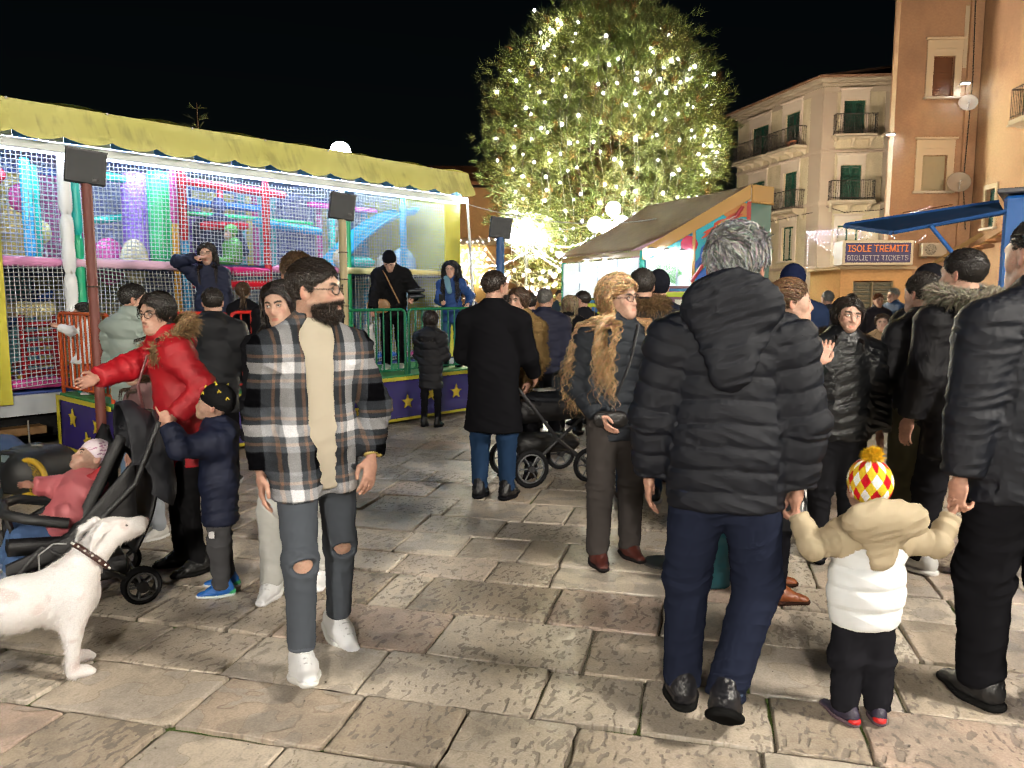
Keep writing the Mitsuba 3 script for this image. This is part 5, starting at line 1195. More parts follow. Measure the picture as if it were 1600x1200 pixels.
        K += [Cone(s.sh[0] + S * .01, s.neck + S * .005, .05 * q + t * .8, .062 * q + t * .7, k=.06), Cone(s.sh[1] + S * .01, s.neck + S * .005, .05 * q + t * .8, .062 * q + t * .7, k=.06)]
        if collar: K += [Cone(s.neck - S * .06 * q, s.neck + S * (collar - .02) * q - f * .004, .075 * q + t * .5, .066 * q + t * .4, k=.03), Cone(s.neck + S * (collar + .012) * q, s.neck + S * (collar + .15) * q + f * .03, .062 * q, .07 * q, k=.01, op='-')]
        if hood:
            back = s.neck - s.frontc * (.085 * q + t) - S * .07 * q
            K += [Cone(back - S * .13 * q * hood, back + S * .02 * q, .055 * q * hood, .085 * q * hood, flat=(s.frontc, .62), k=.05), Cone(s.neck + s.side * .09 * q - S * .01 + s.front * .0, s.neck - s.side * .09 * q - S * .01, .05 * q, .05 * q, k=.04)]
            K += [Cone(back + s.side * .10 * q + S * .035 * q, back - s.side * .10 * q + S * .035 * q, .05 * q * hood, .05 * q * hood, flat=(s.frontc, .8), k=.05)]
        K.append(Cut(low, -S, .02))
        K += list(extra)
        m = solid(K, res or s.res)
        bones = [(low, s.neck - S * .05, 0.0, [.05, hem * q + .12], 1.55)]
        for i in (0, 1) if sleeves else ():
            L1 = np.linalg.norm(s.elb[i] - s.sh[i]); bones += [(s.sh[i], s.elb[i], 0.0, [.02, L1], 1.0), (s.elb[i], s.wri[i], L1, [0, np.linalg.norm(s.wri[i] - s.elb[i])], .95)]
        m = cloth_relief(m, bones, s.seed, fold * 1.15, 11 if not pitch else 15, pitch, amp, chev, s.side)
        s.jm = m
        if uvmap: return put(sub(s.key, name, label), xf(m, s.M), mtl, None, True, uv=uvmap(m[0]))
        return s.put(name, m, mtl, c, label=label)
    def hood_flap(s, c, mtl='nylon', t=.036, L=.25, w=.16):
        f, S = s.frontc, s.S; a = s.neck + S * .015 - f * .095; b = s.neck - S * L * .85 - f * (.135 * s.q + t * .9)
        m = solid([Cone(a, b, w, .45 * w, flat=(unit(f + .18 * S), .30), k=.03), Cone(a + s.side * w * .75 + f * .06, a - s.side * w * .75 + f * .06, .045, .045, k=.05), Cone(a + s.side * .10 + S * .03 - f * .02, a - s.side * .10 + S * .03 - f * .02, .05, .05, flat=(f, .8), k=.05)], .0075)
        m = cloth_relief(m, [(a, b, 0, [.02, .2], 1.0)], s.seed + 9, .010, 17, base=.7)
        k = s.put('hood', m, mtl, c); e = [a + s.side * x * w * (1 - .55 * abs(y)) * 1.0 + (b - a) * (abs(y)) for x, y in ((1, .1), (1, .5), (.8, .9))]
        return k
    def trousers(s, c, mtl='denim', t=.014, loose=.010, fold=.008, cut=.0, holes=False, cuffs=None, label=None, name='trousers', res=None):
        q, w = s.q, s.w
        K = [Cone(s.S * .10 * q, (0, 0, -.05 * q), .120 * q * w + t, .125 * q * w + t, flat=(s.front, .78), k=.05)]
        for i in (0, 1):
            d = unit(s.ank[i] - s.knee[i]); end = s.ank[i] + d * (.020 - cut) * q
            leg = [Cone(s.hip[i], s.knee[i], .086 * q * w + t, .056 * q * w + t + loose * .6, k=.035), Cone(s.knee[i], end + d * .03, .056 * q * w + t + loose * .6, .042 * q + t * .6 + loose, k=.03), Cut(end, d, .01)]
            if holes: leg.append(Ell(s.knee[i] + np.array([0, .075 * q, -.01]), (.060, .060, .036), k=.008, op='-'))
            K.append(Grp(leg, .035))
        m = solid(K, res or s.res)
        bones = [(s.S * .1 * q, -s.S * .05 * q, 0.0, [.15], 1.5)]
        for i in (0, 1): bones += [(s.hip[i], s.knee[i], 0.0, [.0, np.linalg.norm(s.knee[i] - s.hip[i])], 1.0), (s.knee[i], s.ank[i], 0.3, [0, np.linalg.norm(s.ank[i] - s.knee[i])], 1.0)]
        m = cloth_relief(m, bones, s.seed + 3, fold * 1.2, 12)
        k = s.put(name, m, mtl, c, label=label)
        if cuffs is not None:
            for i in (0, 1):
                d = unit(s.ank[i] - s.knee[i]); e = s.ank[i] + d * (.020 - cut) * q
                s.sub(k, 'cuff', solid([Cone(e - d * .05, e + d * .02, .044 * q + t * .62 + loose, .044 * q + t * .62 + loose, k=.004), Cut(e + d * .002, d, .006), Cut(e - d * .04, -d, .006)], .006), mtl, cuffs)
        return k
    def skirt(s, c, mtl, length, t=.02, flare=.05, fold=.012, uvmap=None, name='skirt', label=None):
        q = s.q; K = [Cone(s.S * .08 * q, (0, 0, -length * q), .12 * q * s.w + t, .13 * q * s.w + t + flare, flat=(s.front, .82), k=.03), Cut((0, 0, -length * q), (0, 0, -1), .01)]
        m = crumple(solid(K, s.res), fold, 11, s.seed, (1, 1, .25))
        if uvmap: return put(sub(s.key, name, label), xf(m, s.M), mtl, None, True, uv=uvmap(m[0]))
        return s.put(name, m, mtl, c, label=label)
    def shoes(s, kind, c, sole, pitch=(0, 0), turn=(0.12, -0.12), L=None, accent=None):
        q = s.q * 1.10 * (1 if s.kind != 'woman' else .94); L = L or 1.0
        for i in (0, 1):
            a = s.ank[i]; sh = unit(s.ank[i] - s.knee[i])
            M = tr(*a) @ rotz(turn[i]) @ rotx(pitch[i]) @ np.diag([q, q * L, q, 1])
            yy = np.array([1.0, 0, 0])
            fl = (np.array([0, 0, 1.0]), .72)
            K = [Cone((0, -.045, -.035), (0, .03, -.035), .044, .046, k=.03), Cone((0, .03, -.045), (0, .135, -.062), .046, .034, flat=(np.array([0, 0, 1.0]), .8), k=.04), Cone((0, -.03, .0), (0, -.018, .045 if kind != 'boot' else .075), .044, .042 if kind != 'boot' else .038, k=.03), Cut((0, 0, -.066), (0, 0, -1), .004)]
            if kind == 'sneaker': K += [Cone((0, .02, .0), (0, .085, -.035), .03, .024, k=.02), Cone((0, -.02, .055), (0, -.01, .15), .035, .04, k=.008, op='-')]
            else: K += [Cone((0, -.018, .085), (0, -.01, .20), .034, .04, k=.006, op='-')]
            up = crumple(solid(K, .006 if s.fine else .009), .0015, 30, 3)
            k = s.put('shoe', xf(up, M), 'satin' if kind == 'sneaker' else 'leather', c)
            so = solid([Cone((0, -.05, -.07), (0, .03, -.07), .048, .050, flat=(np.array([0, 0, 1.0]), .5), k=.02), Cone((0, .03, -.07), (0, .14, -.068), .05, .038, flat=(np.array([0, 0, 1.0]), .5), k=.03), Cut((0, 0, -.085), (0, 0, -1), .003), Cut((0, 0, -.058), (0, 0, 1), .003)], .006 if s.fine else .010)
            s.sub(k, 'sole', xf(so, M), 'matte', sole)
            if kind == 'sneaker' and s.fine:
                la = cat([tube([(-.022, .03 + .02 * j, .022 - .0135 * j), (0, .034 + .02 * j, .031 - .0135 * j), (.022, .03 + .02 * j, .022 - .0135 * j)], .0035, 5) for j in range(4)])
                s.sub(k, 'laces', xf(la, M), 'matte', tuple(x * .62 + .01 for x in c), kind='stuff')
                if accent: s.sub(k, 'heel', xf(solid([Cone((0, -.058, -.050), (0, -.055, -.035), .042, .040, k=.01), Cut((0, -.050, 0), (0, 1, 0), .004), Cut((0, 0, -.030), (0, 0, 1), .004), Cut((0, 0, -.064), (0, 0, -1), .003)], .006), M), 'satin', accent)
    # hair: a cap that covers the skull, and strands over it
    def hair(s, c, style='short', n=900, L=None, label=None, amt=.25, c2=None, front=None, clear=.105):
        rng = s.rng; th = .007; front = front or (.076 if s.kind == 'man' else .064); ms, ids = [], []
        cap = solid(cap_prims(th if style != 'buzz' else .0035, front, -.075 if style != 'buzz' else -.07), .0055)
        cap = (cap[0] + normals(*cap) * ((meshkit.noise(cap[0] * 120) - .5) * .004)[:, None], cap[1])
        colors = [np.tile(np.asarray(c), (len(cap[0]), 1))]; ms.append(cap)
        fine = 1.0 if s.fine else .45
        def add(m, amt_=amt, cc=None, mix2=.35):
            v, f, i = m; k = i.max() + 1; col = vary(c if cc is None else cc, k, amt_, rng)
            if c2 is not None: col = np.where(rng.random((k, 1)) < mix2, vary(c2, k, amt_, rng), col)
            ms.append((v, f)); colors.append(col[i])
        if style in ('short', 'gray', 'buzz', 'crop'):
            r = scalp_roots(int(n * fine * (1.8 if style != 'buzz' else 1)), rng, std_line)
            flow = {'short': lambda p, t: np.stack([p[:, 0] * 3, .5 - p[:, 1] * 2, -.5 - 0 * p[:, 2] - np.where(p[:, 2] < .06, .8, 0)], 1), 'crop': lambda p, t: np.stack([p[:, 0] * 3, .8 + 0 * p[:, 1], .1 - np.where(p[:, 2] < .08, 1.2, 0)], 1),
                    'gray': lambda p, t: np.stack([.5 + p[:, 0] * 4, -.2 + .5 * np.sin(p[:, 0] * 40), .2 - np.where(p[:, 2] < .07, 1.4, 0)], 1), 'buzz': lambda p, t: (p - [0, -.016, .04]) * 8 - [0, 0, .3]}[style]
            LL = L or {'short': .035, 'gray': .048, 'buzz': .008, 'crop': .03}[style]
            if style != 'buzz': LL = np.where(r[:, 2] < .05, LL * .55, LL)
            add(grow(r, LL, 4, flow, rng, th=th * .6, r=.0030 if style != 'buzz' else .002, spread=.35 if style == 'gray' else .25, lift=.6 if style != 'buzz' else 0))
        else:
            line = lambda x, y, z: (z > .080 - np.clip(front - .006 - y, 0, 1) * 1.05) & (z > -.07) & ~((y > .035) & (z < .05))
            r = scalp_roots(int(n * fine), rng, line)
            def body(q):
                e = (q - [0, -.03, -.55]) / [.27, .15 + (clear - .105), .40]; r2 = 1 - e[:, 0] ** 2 - e[:, 2] ** 2; ins = (r2 > 0) & (np.abs(e[:, 1]) < np.sqrt(np.maximum(r2, 0))) & (q[:, 2] < -.13)
                fr_ = (q[:, 1] > -.03) if style != 'curly' else (q[:, 1] > -.10) & (q[:, 0] > -.03); q[ins, 1] = -.03 + np.where(fr_, 1, -1)[ins] * (.15 + (clear - .105)) * np.sqrt(r2[ins]) + .012 * rng.random(ins.sum())
                if style == 'curly':
                    a = (q[:, 2] > -.17) & (q[:, 2] < .048) & (q[:, 1] > .004); q[a, 1] = .004 - .02 * rng.random(a.sum()); q[a, 0] = np.where(q[a, 0] > 0, 1, -1) * np.maximum(np.abs(q[a, 0]), .088)
                b = (q[:, 2] < -.14); a = b & (q[:, 1] > -.15) & (q[:, 1] < -.02); q[a, 1] = -.15 - .03 * rng.random(a.sum()); a = b & (q[:, 1] >= -.02) & (q[:, 1] < clear) & (np.abs(q[:, 0]) < .13); q[a, 1] = clear + .02 * rng.random(a.sum())
                a = b & (q[:, 1] > -.02) & (np.abs(q[:, 0]) < .085); q[a, 0] = np.where(q[a, 0] > 0, .085, -.085)
                if style == 'curly':
                    a = (q[:, 2] < -.11) & (q[:, 0] > -.03); q[a, 0] = np.maximum(q[a, 0], .095 + .055 * np.clip((-.11 - q[a, 2]) / .16, 0, 1) + .10 * rng.random(a.sum())); q[a, 1] = np.minimum(q[a, 1], .10)
                a = (q[:, 2] > -.13) & (q[:, 2] < .055) & (q[:, 1] > .045) & (np.abs(q[:, 0]) < .072); q[a, 0] = np.where(q[a, 0] > 0, .072, -.072); return q
            if style in ('long', 'curly', 'bob'):
                part_x = .012 if style != 'curly' else -.035
                def flow(p, t):
                    top = np.clip((p[:, 2] - .03) / .09, 0, 1); sgn = np.where(p[:, 0] > part_x, 1, -1)
                    return np.stack([sgn * (1.4 * top) + np.where(top > 0, 0, sgn * (.05 if style != 'curly' else np.where(p[:, 2] > -.16, .45, .0))), -.35 * top - np.where((p[:, 1] > .03) & (p[:, 2] > -.05), .5, .0), -.5 - .9 * (1 - top)], 1)
                LL = L or .42
                if style == 'curly': add(grow(np.repeat(r, 2, 0), LL, 30, flow, rng, wave=.014, wfreq=10, r=.0040, th=.026, spread=.20, body=body))
                else: add(grow(np.repeat(r, 2, 0) if s.fine else r, LL, 12, flow, rng, wave=.003, wfreq=4, r=.0036, th=.007, spread=.07, body=body), .4)
            elif style in ('bun', 'pony'):
                bc = np.array([0, -.125, .055]) if style == 'bun' else np.array([0, -.115, .02])
                flow = lambda p, t: (bc - p) * 6 + [0, 0, .1]
                add(grow(r, .13, 8, flow, rng, r=.0045, th=.008, spread=.06))
                if style == 'bun':
                    d = rng.standard_normal((int(260 * fine), 3)); d /= np.linalg.norm(d, axis=1, keepdims=True); R0 = .042
                    P0 = bc + d * R0; tang = np.cross(d, rng.standard_normal(d.shape)); tang /= np.linalg.norm(tang, axis=1, keepdims=True); t = np.linspace(0, 1.6, 7)
                    Q = bc + R0 * (1 + .12 * rng.random((len(d), 1, 1))) * (np.cos(t)[None, :, None] * d[:, None] + np.sin(t)[None, :, None] * tang[:, None])
                    v, f = strands(Q, .006 * (1 - .6 * np.linspace(0, 1, 7)), 3); add((v, f, np.repeat(np.arange(len(d)), 21)))
                    bb = ball(bc, R0 * .98, 2); ms.append(bb); colors.append(np.tile(np.asarray(c) * .7, (len(bb[0]), 1)))
                else:
                    rr = bc + rng.normal(0, .012, (int(160 * fine), 3)); add(grow(rr, L or .22, 10, lambda p, t: np.tile([0, -.25 + t * .2, -1.0], (len(p), 1)), rng, wave=.004, wfreq=5, r=.006, th=.004, spread=.12))
        if style not in ('buzz',):
            lv = lambda p: .74 * (p[:, 1] - front) - .67 * (p[:, 2] - .062)
            d = rng.standard_normal((9000, 3)); d /= np.linalg.norm(d, axis=1, keepdims=True); p = np.array([0, -.018, .040]) + d * [.078, .099, .088]
            p = p[(np.abs(lv(p) + .004) < .008) & (p[:, 2] > -.02)][:int(420 * fine)]
            if len(p): add(grow(p, .028, 4, lambda q, t: np.stack([np.sign(q[:, 0]) * .8, -.9 + 0 * q[:, 1], .3 - .6 * t + 0 * q[:, 2]], 1), rng, th=.004, r=.0022, spread=.45))
        m = cat(ms); s.put('hair', s.on_head(m), 'hair', np.vstack(colors), label=label)
    def beanie(s, c, mtl='knit', pom=None, label=None, uvmap=None, low=.035, puff=.010, name='hat'):
        K = [Ell((0, -.018, .046), (.084 + puff * .6, .104 + puff * .5, .096 + puff)), Cut((0, 0, low - .02), (0, .30, -1), .012)]
        m = solid(K, .005 if s.fine else .008); m = (m[0] + normals(*m) * (np.sin(np.arctan2(m[0][:, 0], m[0][:, 1]) * 46) * .0009)[:, None], m[1])
        if uvmap: key = put(sub(s.key, name, label), xf(s.on_head(m), s.M), mtl, None, True, uv=uvmap(m[0]))
        else: key = s.put(name, s.on_head(m), mtl, c, label=label)
        band = solid([Ell((0, -.018, .046), (.088 + puff * .6, .108 + puff * .5, .1 + puff)), Cut((0, 0, low - .024), (0, .30, -1), .006), Cut((0, 0, low + .022), (0, -.30, 1), .006)], .005 if s.fine else .008)
        if not uvmap: s.sub(key, 'brim', s.on_head(band), mtl, tuple(.85 * x for x in c))
        if pom is not None:
            d = s.rng.standard_normal((500, 3)); d /= np.linalg.norm(d, axis=1, keepdims=True); c0 = np.array([0, -.03, .17])
            v, f, i = fur(c0 + d * .02, d, .034, s.rng, .004, .1, 3)
            s.sub(key, 'pompom', s.on_head((v, f)), 'cloth', vary(pom, 500, .15, s.rng)[i])
        return key
    def glasses(s, c=(.01, .01, .01)):
        ms = []
        for e in (-1, 1):
            a = np.linspace(0, 2 * np.pi, 25)[:-1]; ms.append(tube(np.stack([e * .033 + .0245 * np.cos(a), .108 - .012 * np.abs(np.cos(a)) * (np.cos(a) * e > 0), .004 + .0195 * np.sin(a)], 1), .0019, 5, closed=True)); ms.append(tube([(e * .057, .098, .008), (e * .078, .05, .010), (e * .083, -.012, .012)], .0018, 5))
        ms.append(tube([(-.009, .109, .008), (0, .111, .010), (.009, .109, .008)], .0018, 5)); k = s.put('glasses', s.on_head(cat(ms)), 'gloss', c)
        ln = []
        for e in (-1, 1):
            a = np.linspace(0, 2 * np.pi, 25)[:-1]; P = np.vstack([[[e * .033, .109, .004]], np.stack([e * .033 + .0235 * np.cos(a), .1078 - .012 * np.abs(np.cos(a)) * (np.cos(a) * e > 0), .004 + .0185 * np.sin(a)], 1)])
            ln.append((P, np.array([[0, 1 + j, 1 + (j + 1) % 24] for j in range(24)])))
        put(sub(k, 'lenses', kind='stuff'), xf(s.on_head(cat(ln)), s.M), 'glass')
    def fur_hood(s, c, c2=None, r=.15, n=1500, up=.02, L=.055, back=.02, name='fur_trim', tilt=.35, open_=.0, label=None, tone=.2):
        """A fur-edged hood lying on the shoulders: a ring of fur round the neck."""
        rng = s.rng; a = rng.uniform(0, 2 * np.pi, n) if not open_ else rng.uniform(np.pi / 2 + open_, 2.5 * np.pi - open_, n)
        th = rng.uniform(0, 2 * np.pi, n); rr = .032
        cen = s.neck + s.S * (up * s.q) - s.frontc * back
        ring = np.cos(a)[:, None] * s.side * r + np.sin(a)[:, None] * s.frontc * r * .85 + (-np.sin(a) * tilt * r)[:, None] * s.S * 1.0
        rad = unit_rows(ring); nn = np.cos(th)[:, None] * rad + np.sin(th)[:, None] * s.S
        P = cen + ring + nn * rr; v, f, i = fur(P, nn, L, rng, .0042, .35, 4)
        col = vary(c, n, tone, rng)
        if c2 is not None: col = np.where(rng.random((n, 1)) < .4, vary(c2, n, tone, rng), col)
        aa = np.linspace(np.pi / 2 + open_, 2.5 * np.pi - open_, 40); base = tube(cen + np.cos(aa)[:, None] * s.side * r + np.sin(aa)[:, None] * s.frontc * r * .85 + (-np.sin(aa) * tilt * r)[:, None] * s.S, rr + .004, 10)
        m = cat([base, (v, f)]); s.put(name, m, 'cloth', np.vstack([np.tile(np.asarray(c) * .6, (len(base[0]), 1)), col[i]]), label=label)
    def strap(s, P, c, r=.012, name='bag_strap'): return s.put(name, tube(P, r, 6, flat=.3), 'leather', c)
def unit_rows(v): return v / (np.linalg.norm(v, axis=1, keepdims=True) + 1e-12)
# ------------------------------------------------------------------ patterned cloths
def plaid(p, n, uv):
    a, b = uv.x / .27 + .12, uv.y / .27 + .1
    fa, fb = a - dr.floor(a), b - dr.floor(b)
    def bandc(f):
        d = (smoothstep(.0, .02, f) * (1 - smoothstep(.30, .32, f))); w = smoothstep(.54, .56, f) * (1 - smoothstep(.72, .74, f)); t = smoothstep(.40, .41, f) * (1 - smoothstep(.45, .46, f)) + smoothstep(.80, .81, f) * (1 - smoothstep(.85, .86, f))
        c = mix((.10, .11, .125), (.008, .008, .010), d); c = mix(c, (.52, .52, .53), w); return mix(c, (.27, .19, .14), t * .8)
    c = (bandc(fa) + bandc(fb)) * .5
    both = c * c * 1.6 + c * .25
    return both * (.8 + .4 * noise(uv.x * 700, uv.y * 700, 0.0))
mat('plaid_cloth', color=proc(plaid))
def checks(p, n, uv):
    a, b = uv.x * 14 / 6.2832 + uv.y * 9, uv.x * 14 / 6.2832 - uv.y * 9
    i, j = dr.floor(a), dr.floor(b); e = i - 2 * dr.floor(i / 2); f = j - 2 * dr.floor(j / 2)
    c = dr.select((e + f) == 1, mi.Color3f(.62, .42, .03), dr.select(e == 1, mi.Color3f(.42, .012, .02), mi.Color3f(.75, .74, .70)))
    return c * (.8 + .4 * noise(p.x * 500, p.y * 500, p.z * 500))
mat('checked_knit', color=proc(checks))
def floral(p, n, uv):
    d, e, r = voronoi(uv.x * 17, uv.y * 13)
    pet = smoothstep(.02, .10, e - d) * smoothstep(.25, .45, r) * smoothstep(.62, .4, d)
    st = smoothstep(.52, .6, fbm(uv.x * 40, uv.y * 18, 3.0, 2))
    return mix((.010, .010, .011), (.62, .62, .60), pet * (1 - .8 * st))
mat('floral_cloth', color=proc(floral))
def dotted(p, n, uv):
    d, e, r = voronoi(uv.x * 46, uv.y * 46)
    return mix((.66, .56, .60), mix((.10, .08, .14), (.5, .25, .35), r), smoothstep(.34, .26, d) * smoothstep(.35, .4, r))
mat('dotted_cloth', color=proc(dotted))

NAVY, BLACK, DARK = (.012, .015, .026), (.007, .007, .008), (.014, .014, .017)
BLK_HAIR, BRN_HAIR = (.018, .014, .012), (.040, .022, .012)
# ------------------------------------------------------------------ the people, nearest first
P = Person('bearded man in a black, grey and white plaid overshirt walking with torn grey jeans', (-.88, 3.38), math.pi + .52, 1.77, 'man', fine=True, tone=2, wide=.98,
           arms=(((-.40, .02, -1), (.30, .46, -1)), ((.16, -.16, -1), (.06, .24, -1))), legs=(((-.08, -.16, -1), (-.02, -.22, -1)), ((.10, .46, -1), (.02, .02, -1))), head=(-.90, .02, .03), hands=('relax', 'relax'), palms=((.4, -1, 0), None))
P.body(beard=.96)
P.jacket((.36, .32, .25), 'cloth', t=.008, hem=.125, collar=.0, fold=.005, name='t_shirt', flare=.012, sleeves=False, kscale=.5)
fr = P.frontc
P.jacket(None, 'plaid_cloth', t=.024, hem=.155, collar=.045, fold=.010, name='overshirt', flare=.022, uvmap=lambda v: np.stack([(v @ P.side) + .1 * (v @ fr), v @ P.S], 1), cuff=-.005,
         extra=[Cone(P.neck + fr * .12 + P.S * .07, -P.S * .26 + fr * .150 - P.side * .01, .070, .064, k=.006, op='-'), Ell(P.neck + fr * .115 - P.S * .03, (.085, .085, .115), k=.01, op='-'), Cone(P.hip[1] + np.array([.01, .02, .06]), P.hip[1] + unit(P.knee[1] - P.hip[1]) * .16, .112, .108, k=.05), Cut(-P.S * .155 * P.q, -P.S, .01)])
P.trousers((.052, .060, .072), t=.012, loose=.006, holes=True, cuffs=(.075, .085, .10), cut=.05, fold=.007)
P.shoes('sneaker', (.72, .72, .72), (.60, .60, .57), pitch=(-.22, .22), L=1.16)
P.hair((.016, .011, .008), 'crop', 1500, L=.03); P.glasses()
d = unit(P.wri[0] - P.elb[0]); P.put('watch', cat([tube([P.wri[0] - d * .028 + .030 * (np.cos(a) * P.side + np.sin(a) * np.cross(d, P.side)) for a in np.linspace(0, 6.28, 16)[:-1]], .008, 6, closed=True), ball(P.wri[0] - d * .028 - P.side * .034 * 1 + fr * .008, (.016, .018, .018), 2)]), 'metal', (.45, .33, .09))

P = Person('grey haired man from behind in a dark quilted jacket, holding the toddler by the hand', (.83, 2.92), -.20, 1.86, 'man', fine=True, tone=3, wide=1.12, hscale=1.15,
           arms=(((-.26, .02, -1), (-.02, .22, -1)), None), goals=(None, (1.09, 2.86, .92)), poles=(None, (.8, -.5, -.1)), legs=(((-.10, .14, -1), (-.02, -.04, -1)), ((.10, .06, -1), (-.36, -.62, -1))), head=(.38, -.05, .04), hands=('relax', 'grip'), twist=-.05)
P.body()
P.jacket((.006, .0072, .012), 'nylon', t=.036, hem=.13, pitch=.088, amp=.010, chev=.10, collar=.095, fold=.005, waist=-.012); P.hood_flap((.006, .0072, .012), L=.225, w=.17)
P.trousers((.010, .013, .024), loose=.012, cuffs=(.06, .085, .13), fold=.010, t=.018); P.shoes('boot', (.010, .010, .013), (.008, .008, .008), pitch=(0, -.62))
P.hair((.42, .42, .42), 'gray', 2200, L=.055, c2=(.10, .10, .10), amt=.3)

P = Person('man at the right edge seen from behind in a dark padded jacket and black trousers', (2.04, 2.97), .12, 1.90, 'man', fine=True, tone=3, wide=1.16,
           goals=((1.72, 2.89, .92), None), poles=((-.6, -.5, -.2), None), arms=(None, ((.25, .1, -1), (.05, .3, -1))), legs=(((-.05, .12, -1), (0, -.05, -1)), ((.06, -.1, -1), (.0, -.25, -1))), head=(-.1, 0, 0), hands=('grip', 'relax'), hscale=1.1)
P.body(); P.jacket((.008, .0095, .015), 'nylon', t=.038, hem=.15, pitch=.30, amp=.010, collar=.10, fold=.009, waist=-.015)
P.trousers(BLACK, 'cloth', t=.022, loose=.02, fold=.012); P.shoes('boot', (.012, .012, .013), (.008, .008, .008)); P.hair((.014, .012, .011), 'buzz', 1800)

P = Person('toddler seen from behind in a white jacket with beige sleeves and a checked pompom hat', (1.37, 2.86), .05, 1.00, 'child', fine=True, tone=1, wide=1.16,
           goals=((1.085, 2.85, .84), (1.69, 2.87, .825)), poles=((-.4, -.5, -.8), (.4, -.5, -.8)), legs=(((-.07, .06, -1), (-.02, -.1, -1)), ((.09, .02, -1), (.02, -.10, -1))), hands=('grip', 'grip'))
P.body(); P.jacket((.42, .34, .23), 'nylon', t=.024, hem=.05, collar=.06, fold=.004, pitch=.065, amp=.006, label='beige hood and sleeves', res=.007)
P.jacket((.66, .67, .66), 'cloth', t=.030, hem=.18, pitch=.085, amp=.008, collar=.0, sleeves=False, fold=.003, name='vest', label='white quilted body of the jacket', flare=.01, res=.007, waist=-.02,
         extra=[Cut(P.neck - P.S * .070, P.S, .03)])
P.hood_flap((.42, .34, .23), t=.03, L=.14, w=.098)
P.trousers((.010, .010, .013), 'cloth', t=.02, loose=.012, fold=.009); P.shoes('sneaker', (.03, .025, .045), (.10, .07, .08), accent=(.55, .02, .02), pitch=(0, -.12), L=1.25, turn=(.3, -.35))
P.beanie(None, 'checked_knit', pom=(.62, .36, .02), uvmap=lambda v: np.stack([np.arctan2(v[:, 0], -v[:, 1] - .018), v[:, 2] * 1.6], 1), low=-.01, puff=.016)

P = Person('woman in a red parka with fur hood and glasses, bending with one arm stretched out', (-1.97, 4.52), 2.30, 1.63, 'woman', fine=True, tone=1, wide=1.08,
           spine=(.03, .12, 1), goals=((-1.90, 4.25, .97), (-2.27, 4.12, 1.20)), poles=((-.5, -.3, -.6), (.4, -.2, -.9)), legs=(((-.06, .05, -1), (-.02, -.1, -1)), ((.07, .02, -1), (.02, -.02, -1))), head=(-.50, .0, -.06), hands=('relax', 'flat'))
P.body(lips=.6); P.jacket((.40, .012, .020), 'canvas', t=.032, hem=.24, collar=.04, fold=.009, hood=.8, flare=.015)
P.trousers((.008, .008, .009), 'cloth', t=.01, loose=0); P.shoes('boot', (.010, .010, .010), (.008, .008, .008)); P.hair(BLK_HAIR, 'bob', 1500, L=.17); P.glasses()
P.fur_hood((.26, .17, .09), (.40, .28, .16), r=.145, n=2600, up=.0, open_=.45, tilt=.5)
P.strap([P.neck - P.S * .08 + P.side * -.07 + P.frontc * .135, P.neck - P.S * .16 + P.frontc * .165 - P.side * .04, P.chest - P.S * .05 + P.frontc * .185 + P.side * .04, P.S * .12 + P.side * .12 + P.frontc * .16], (.40, .22, .22))

P = Person('boy in a long navy coat and black cap pointing up with one hand', (-1.62, 4.16), 1.75, 1.14, 'child', fine=True, tone=1, wide=1.10,
           goals=((-1.80, 3.96, 1.00), None), poles=((-.8, .2, -.8), None), legs=(((-.06, .02, -1), (-.02, -.02, -1)), ((.06, .08, -1), (.02, -.1, -1))), head=(.12, .22, 0), hands=('point', 'relax'))
P.body(); P.jacket((.009, .012, .030), 'nylon', t=.030, hem=.27, pitch=.16, amp=.006, collar=.05, fold=.008, hood=.7, flare=.01)
P.trousers((.045, .045, .048), cuffs=(.07, .07, .075), loose=.008); P.shoes('sneaker', (.012, .10, .36), (.5, .55, .55), accent=(.05, .4, .15), L=1.1); k = P.beanie((.008, .008, .009), label='black cap with yellow marks', low=.03)
for j in range(9):
    a = -2.4 + .55 * j; z = .07 + .035 * (j % 3); rr = math.sqrt(max(.05, 1 - ((z - .046) / .107) ** 2))
    P.sub(k, 'mark', P.on_head(tube([(.088 * rr * math.sin(a) * 1.04, -.018 + .108 * rr * math.cos(a) * 1.04, z), (.088 * rr * math.sin(a + .15) * 1.04, -.018 + .108 * rr * math.cos(a + .15) * 1.04, z + .012), (.088 * rr * math.sin(a + .2) * 1.04, -.018 + .108 * rr * math.cos(a + .2) * 1.04, z - .006)], .005, 5)), 'matte', (.6, .45, .06))
P.put('coat_label', box(-.012, .012, -.002, .002, -.018, .018) and xf(box(-.014, .014, -.002, .002, -.018, .018), tr(*( -P.S * .19 - P.side * .165 + P.front * .02)) @ rotz(math.pi / 2)), 'matte', (.6, .6, .6), False)

